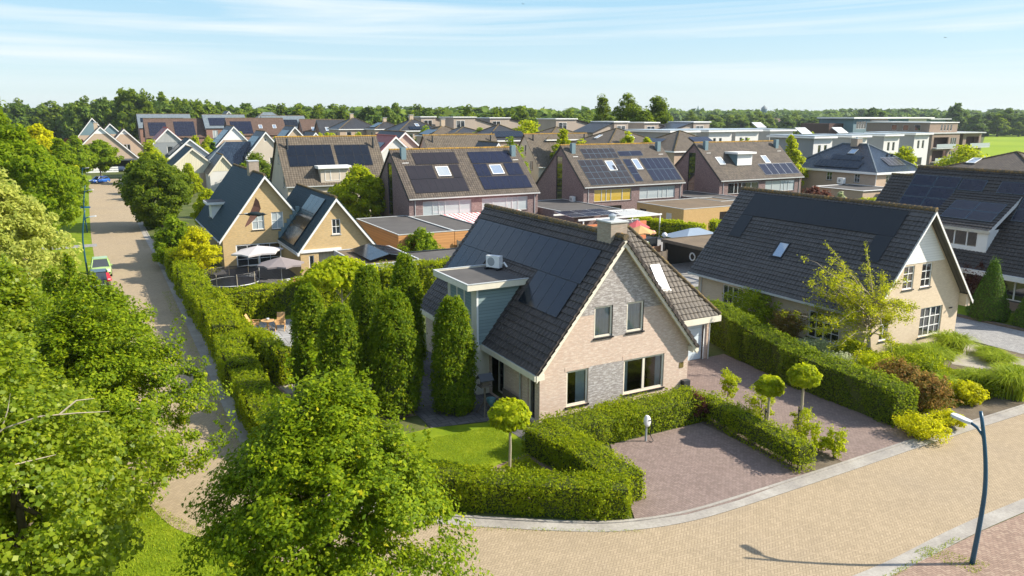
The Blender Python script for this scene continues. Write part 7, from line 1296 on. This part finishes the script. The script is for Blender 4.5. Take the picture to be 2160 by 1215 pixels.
# trampoline, drying rack and pots at the yellow house
tr = thing('trampoline', 'round trampoline with dark net behind the ivy hedge of the yellow house', 'trampoline', (-17.2, 37.2, 0)); ring = lambda r, z, n=24: [(r * math.cos(2 * math.pi * k / n), r * math.sin(2 * math.pi * k / n), z) for k in range(n + 1)]
MB().lathe([(0, .86), (1.95, .86), (2.1, .9), (2.1, .84)], 24).build('mat', M['black'], tr, local=True); MB().tube(ring(2.1, .88), .04, 6, cap=False).build('frame', M['lgrey'], tr, local=True); n = NT('trampoline_net'); n.surf(n('MixShader', {0: .55, 1: n('BsdfTransparent').outputs[0], 2: n('BsdfDiffuse', {0: (.03, .03, .035, 1)}).outputs[0]}).outputs[0]); MB().lathe([(2.08, .92), (2.08, 1.8)], 24).build('net', n.m, tr, local=True); MB().tube(ring(2.08, 1.8), .03, 6, cap=False).build('top_rail', M['black'], tr, local=True)
for k in range(8): a = k * .785; MB().tube([(2.12 * math.cos(a), 2.12 * math.sin(a), 0), (2.12 * math.cos(a), 2.12 * math.sin(a), 1.85)], .035, 6).build('post', M['post'], tr, local=True)
ra = thing('drying_rack', 'white folding laundry rack with spread wings under the taupe parasol', 'drying rack', (-12.1, 35.3, 0)); s_ = MB()
for k in range(5): s_.tube([(-1.1, -.3 + k * .15, 1.05 - .1), (.3, -.3 + k * .15, 1.05)], .012, 4).tube([(.3, -.3 + k * .15, 1.05), (1.5, -.3 + k * .15, 1.5)], .012, 4)
s_.tube([(-1.1, -.3, .95), (.3, -.3, 1.05), (1.5, -.3, 1.5)], .025, 5).tube([(-1.1, .3, .95), (.3, .3, 1.05), (1.5, .3, 1.5)], .025, 5).tube([(-.5, -.3, 0), (.5, .3, 1.05)], .02, 5).tube([(.6, -.3, 0), (-.3, .3, 1.0)], .02, 5); s_.build('frame', M['white'], ra, local=True)
n = NT('pink_check'); s3 = n('SeparateXYZ', {0: n.coord()}); n.pbr(n.mix(n.math('LESS_THAN', n.math('FRACT', n.math('MULTIPLY', s3.outputs[0], 4.)), .35), (.75, .08, .2), (.8, .45, .5)), .9, .1)
sh = thing('hanging_cloth', 'pink checked cloth hanging on the laundry rack', 'cloth', (-12.5, 34.95, 0)); MB().grid([[(-.35 + k * .1, -.02 + .03 * math.sin(k * 1.7 + z * 3), z) for k in range(8)] for z in (1.12, .8, .45)]).build('cloth', n.m, sh, True, local=True)
for i, (x, y) in enumerate(((-15.4, 41.2), (-14.9, 41.7))): o = thing('plant_pot', ('pale plant pot, left of the pair by the terrace doors', 'pale plant pot, right of the pair by the terrace doors')[i], 'plant pot', (x, y, 0)); MB().lathe([(0, 0), (.2, 0), (.3, .5), (.26, .5), (.22, .42), (0, .42)], 12).build('pot', M['lgrey'], o, True, local=True)
ho = thing('hose_pipe', 'pale curved pipe lying in the back garden by the hornbeam columns', 'pipe', (-10.5, 15.5, 0)); MB().tube([(-1.2, 0, .9), (-.4, .3, 1.1), (.5, .35, 1.15), (1.3, .1, 1.0)], .07, 6).build('pipe', M['lgrey'], ho, True, local=True)
st = thing('garden_stone', 'grey boulder among grass clumps beside the grey driveway', 'stone', G2(2115, 770)); MB().lathe([(0, 0), (.42, .02), (.45, .2), (.3, .36), (0, .4)], 7).build('stone', M['kerb'], st, local=True)
# the bird crossing in front of the yellow gable
bd_ = thing('bird', 'dark brown bird flying across the yellow brick gable with wings spread', 'bird', tuple(D(566, 24, Zat(444, 24) - .05)), -YAW + R(4))
s_ = MB(); prof = [(-.30, .004), (-.22, .03), (-.1, .07), (.05, .085), (.16, .07), (.24, .045), (.29, .042), (.34, .03), (.37, .012), (.43, .004)]; s_.tube([(x, 0, -.02 * abs(x)) for x, r in prof], [r for x, r in prof], 10); s_.build('body', plain('bird_body', (.02, .03, .035), .7, .2, .2, 8.), bd_, True, local=True)
wm = plain('bird_wing', (.11, .055, .04), .75, .2, .25, 8.)
MB().slab([(.16, .03, .04), (.20, .1, .16), (.13, .2, .38), (.02, .27, .5), (-.01, .26, .42), (-.06, .18, .24), (-.12, .05, .06)], (.006, -.012, .008)).build('wing', wm, bd_, local=True); MB().slab([(.14, -.03, .0), (.06, -.14, -.14), (-.1, -.32, -.3), (-.2, -.42, -.36), (-.18, -.34, -.26), (-.12, -.15, -.1), (-.1, -.04, 0)], (.006, .012, .008)).build('wing', wm, bd_, local=True)
MB().slab([(-.2, .05, .02), (-.2, -.05, .02), (-.3, -.035, .005), (-.3, .035, .005)], (0, 0, .02)).build('rump', M['white'], bd_, local=True); MB().slab([(-.29, .05, .0), (-.29, -.05, .0), (-.46, -.07, -.02), (-.46, .07, -.02)], (0, 0, .015)).build('tail', M['black'], bd_, local=True)
for px, py, dd, l in ((1104, 27, 150, 'distant bird as a dark speck high in the middle of the sky'), (1964, 91, 170, 'distant bird as a dark speck in the right part of the sky')):
    bb_ = thing('bird', l, 'bird', tuple(D(px, dd, Zat(py, dd)))); MB().add([(0, 0, 0), (.45, .1, .15), (.1, .25, .02), (-.45, .1, .15), (-.1, .25, .02), (0, .4, 0), (0, -.15, -.02)], [(6, 0, 1), (0, 2, 1), (0, 3, 4), (6, 3, 0), (0, 5, 2), (0, 4, 5)]).build('body', M['black'], bb_, local=True)
# ------------------------------------------------------------------ camera, sky and sun
cam = bpy.data.cameras.new('camera'); cam.sensor_width = 36; cam.lens = 36 * F_PX / 2160; cam.clip_start = .3; cam.clip_end = 20000
co = bpy.data.objects.new('camera', cam); link(co); co.location = CAM
co.matrix_world = Matrix(((_rt[0], _up[0], -_fw[0], CAM[0]), (_rt[1], _up[1], -_fw[1], CAM[1]), (_rt[2], _up[2], -_fw[2], CAM[2]), (0, 0, 0, 1)))
SC.camera = co
SUN_AZ_CAM = 90.; SUN_EL = 36.
az = YAW + R(SUN_AZ_CAM)            # clockwise from +Y
sv = np.array([math.sin(az) * math.cos(R(SUN_EL)), math.cos(az) * math.cos(R(SUN_EL)), math.sin(R(SUN_EL))])
sl = bpy.data.lights.new('sun', 'SUN'); sl.energy = 5.; sl.angle = R(.53); sl.color = (1, .93, .80)
so = bpy.data.objects.new('sun', sl); link(so); so.rotation_euler = Vector(sv).to_track_quat('Z', 'Y').to_euler(); so.location = (60, -20, 80)
w = bpy.data.worlds.new('World'); SC.world = w; w.use_nodes = True; nt = w.node_tree; nt.nodes.clear()
def wn(t, **kw):
    n = nt.nodes.new('ShaderNode' + t)
    for k, v in kw.items(): setattr(n, k, v)
    return n
L = nt.links.new
sky = wn('TexSky', sky_type='NISHITA', sun_disc=False, sun_elevation=R(SUN_EL), sun_rotation=az, altitude=10., air_density=1., dust_density=.6, ozone_density=2.2)
# thin high cloud, laid on a plane far above: direction / height
tc = wn('TexCoord'); sep = wn('SeparateXYZ'); L(tc.outputs['Generated'], sep.inputs[0])
zc_ = wn('Math', operation='MAXIMUM'); L(sep.outputs[2], zc_.inputs[0]); zc_.inputs[1].default_value = .03
dv = wn('VectorMath', operation='DIVIDE'); cx = wn('CombineXYZ')
for i in range(3): L(zc_.outputs[0], cx.inputs[i])
L(tc.outputs['Generated'], dv.inputs[0]); L(cx.outputs[0], dv.inputs[1])
mp = wn('Mapping'); L(tc.outputs['Generated'], mp.inputs[0]); mp.inputs['Rotation'].default_value = (R(3), R(-4), R(20)); mp.inputs['Scale'].default_value = (1.1, 1.1, 30)
no = wn('TexNoise'); L(mp.outputs[0], no.inputs['Vector']); no.inputs['Scale'].default_value = 1.; no.inputs['Detail'].default_value = 7.; no.inputs['Roughness'].default_value = .55; no.inputs['Distortion'].default_value = .6
cr = wn('ValToRGB'); L(no.outputs[0], cr.inputs[0]); cr.color_ramp.elements[0].position = .47; cr.color_ramp.elements[1].position = .66; cr.color_ramp.elements[0].color = (0, 0, 0, 1); cr.color_ramp.elements[1].color = (.75, .75, .75, 1)
ml = wn('MapRange', interpolation_type='SMOOTHSTEP'); L(sep.outputs[2], ml.inputs[0]); ml.inputs[1].default_value = .0; ml.inputs[2].default_value = .08
fm = wn('Math', operation='MULTIPLY'); L(cr.outputs[0], fm.inputs[0]); L(ml.outputs[0], fm.inputs[1])
# pale moist air low down, then the thin cloud over it
gr = wn('ValToRGB'); L(sep.outputs[2], gr.inputs[0]); e = gr.color_ramp.elements
while len(e) < 4: e.new(.5)
for q, (ps, c) in zip(e, ((0., (.84, .95, .98)), (.05, (.68, .88, .97)), (.15, (.40, .73, .96)), (.5, (.25, .55, .95)))): q.position = ps; q.color = (*c, 1)
sc3 = wn('VectorMath', operation='SCALE'); L(gr.outputs[0], sc3.inputs[0]); sc3.inputs['Scale'].default_value = 3.6
hz = wn('MapRange', interpolation_type='SMOOTHSTEP'); L(sep.outputs[2], hz.inputs[0]); hz.inputs[1].default_value = .12; hz.inputs[2].default_value = .5; hz.inputs[3].default_value = .85; hz.inputs[4].default_value = .1
m0 = wn('Mix', data_type='RGBA'); L(hz.outputs[0], m0.inputs[0]); L(sky.outputs[0], m0.inputs[6]); L(sc3.outputs[0], m0.inputs[7])
mx = wn('Mix', data_type='RGBA'); L(fm.outputs[0], mx.inputs[0]); L(m0.outputs[2], mx.inputs[6]); mx.inputs[7].default_value = (3.8, 4.05, 4.1, 1)
bg_ = wn('Background'); L(mx.outputs[2], bg_.inputs[0]); bg_.inputs[1].default_value = .15
wo = wn('OutputWorld'); L(bg_.outputs[0], wo.inputs[0])
hb = MB().box(-6150, 9150, -450, 9150, -1.0, 52).build('haze', None); n = NT('morning_haze'); pv = n('VolumePrincipled', {'Color': (.78, .88, .95, 1), 'Density': .0001, 'Anisotropy': .2}); n.t.links.new(pv.outputs[0], n.out.inputs[1]); hb.data.materials.append(n.m); tag(hb, 'thin pale summer haze in the air', None, kind='stuff')
SC.view_settings.view_transform = 'Standard'; SC.view_settings.look = 'None'; SC.view_settings.gamma = 1.; SC.view_settings.exposure = .78
SC.cycles.max_bounces = 6; SC.cycles.diffuse_bounces = 3; SC.cycles.glossy_bounces = 3; SC.cycles.transmission_bounces = 4; SC.cycles.transparent_max_bounces = 6; SC.cycles.caustics_reflective = False; SC.cycles.caustics_refractive = False
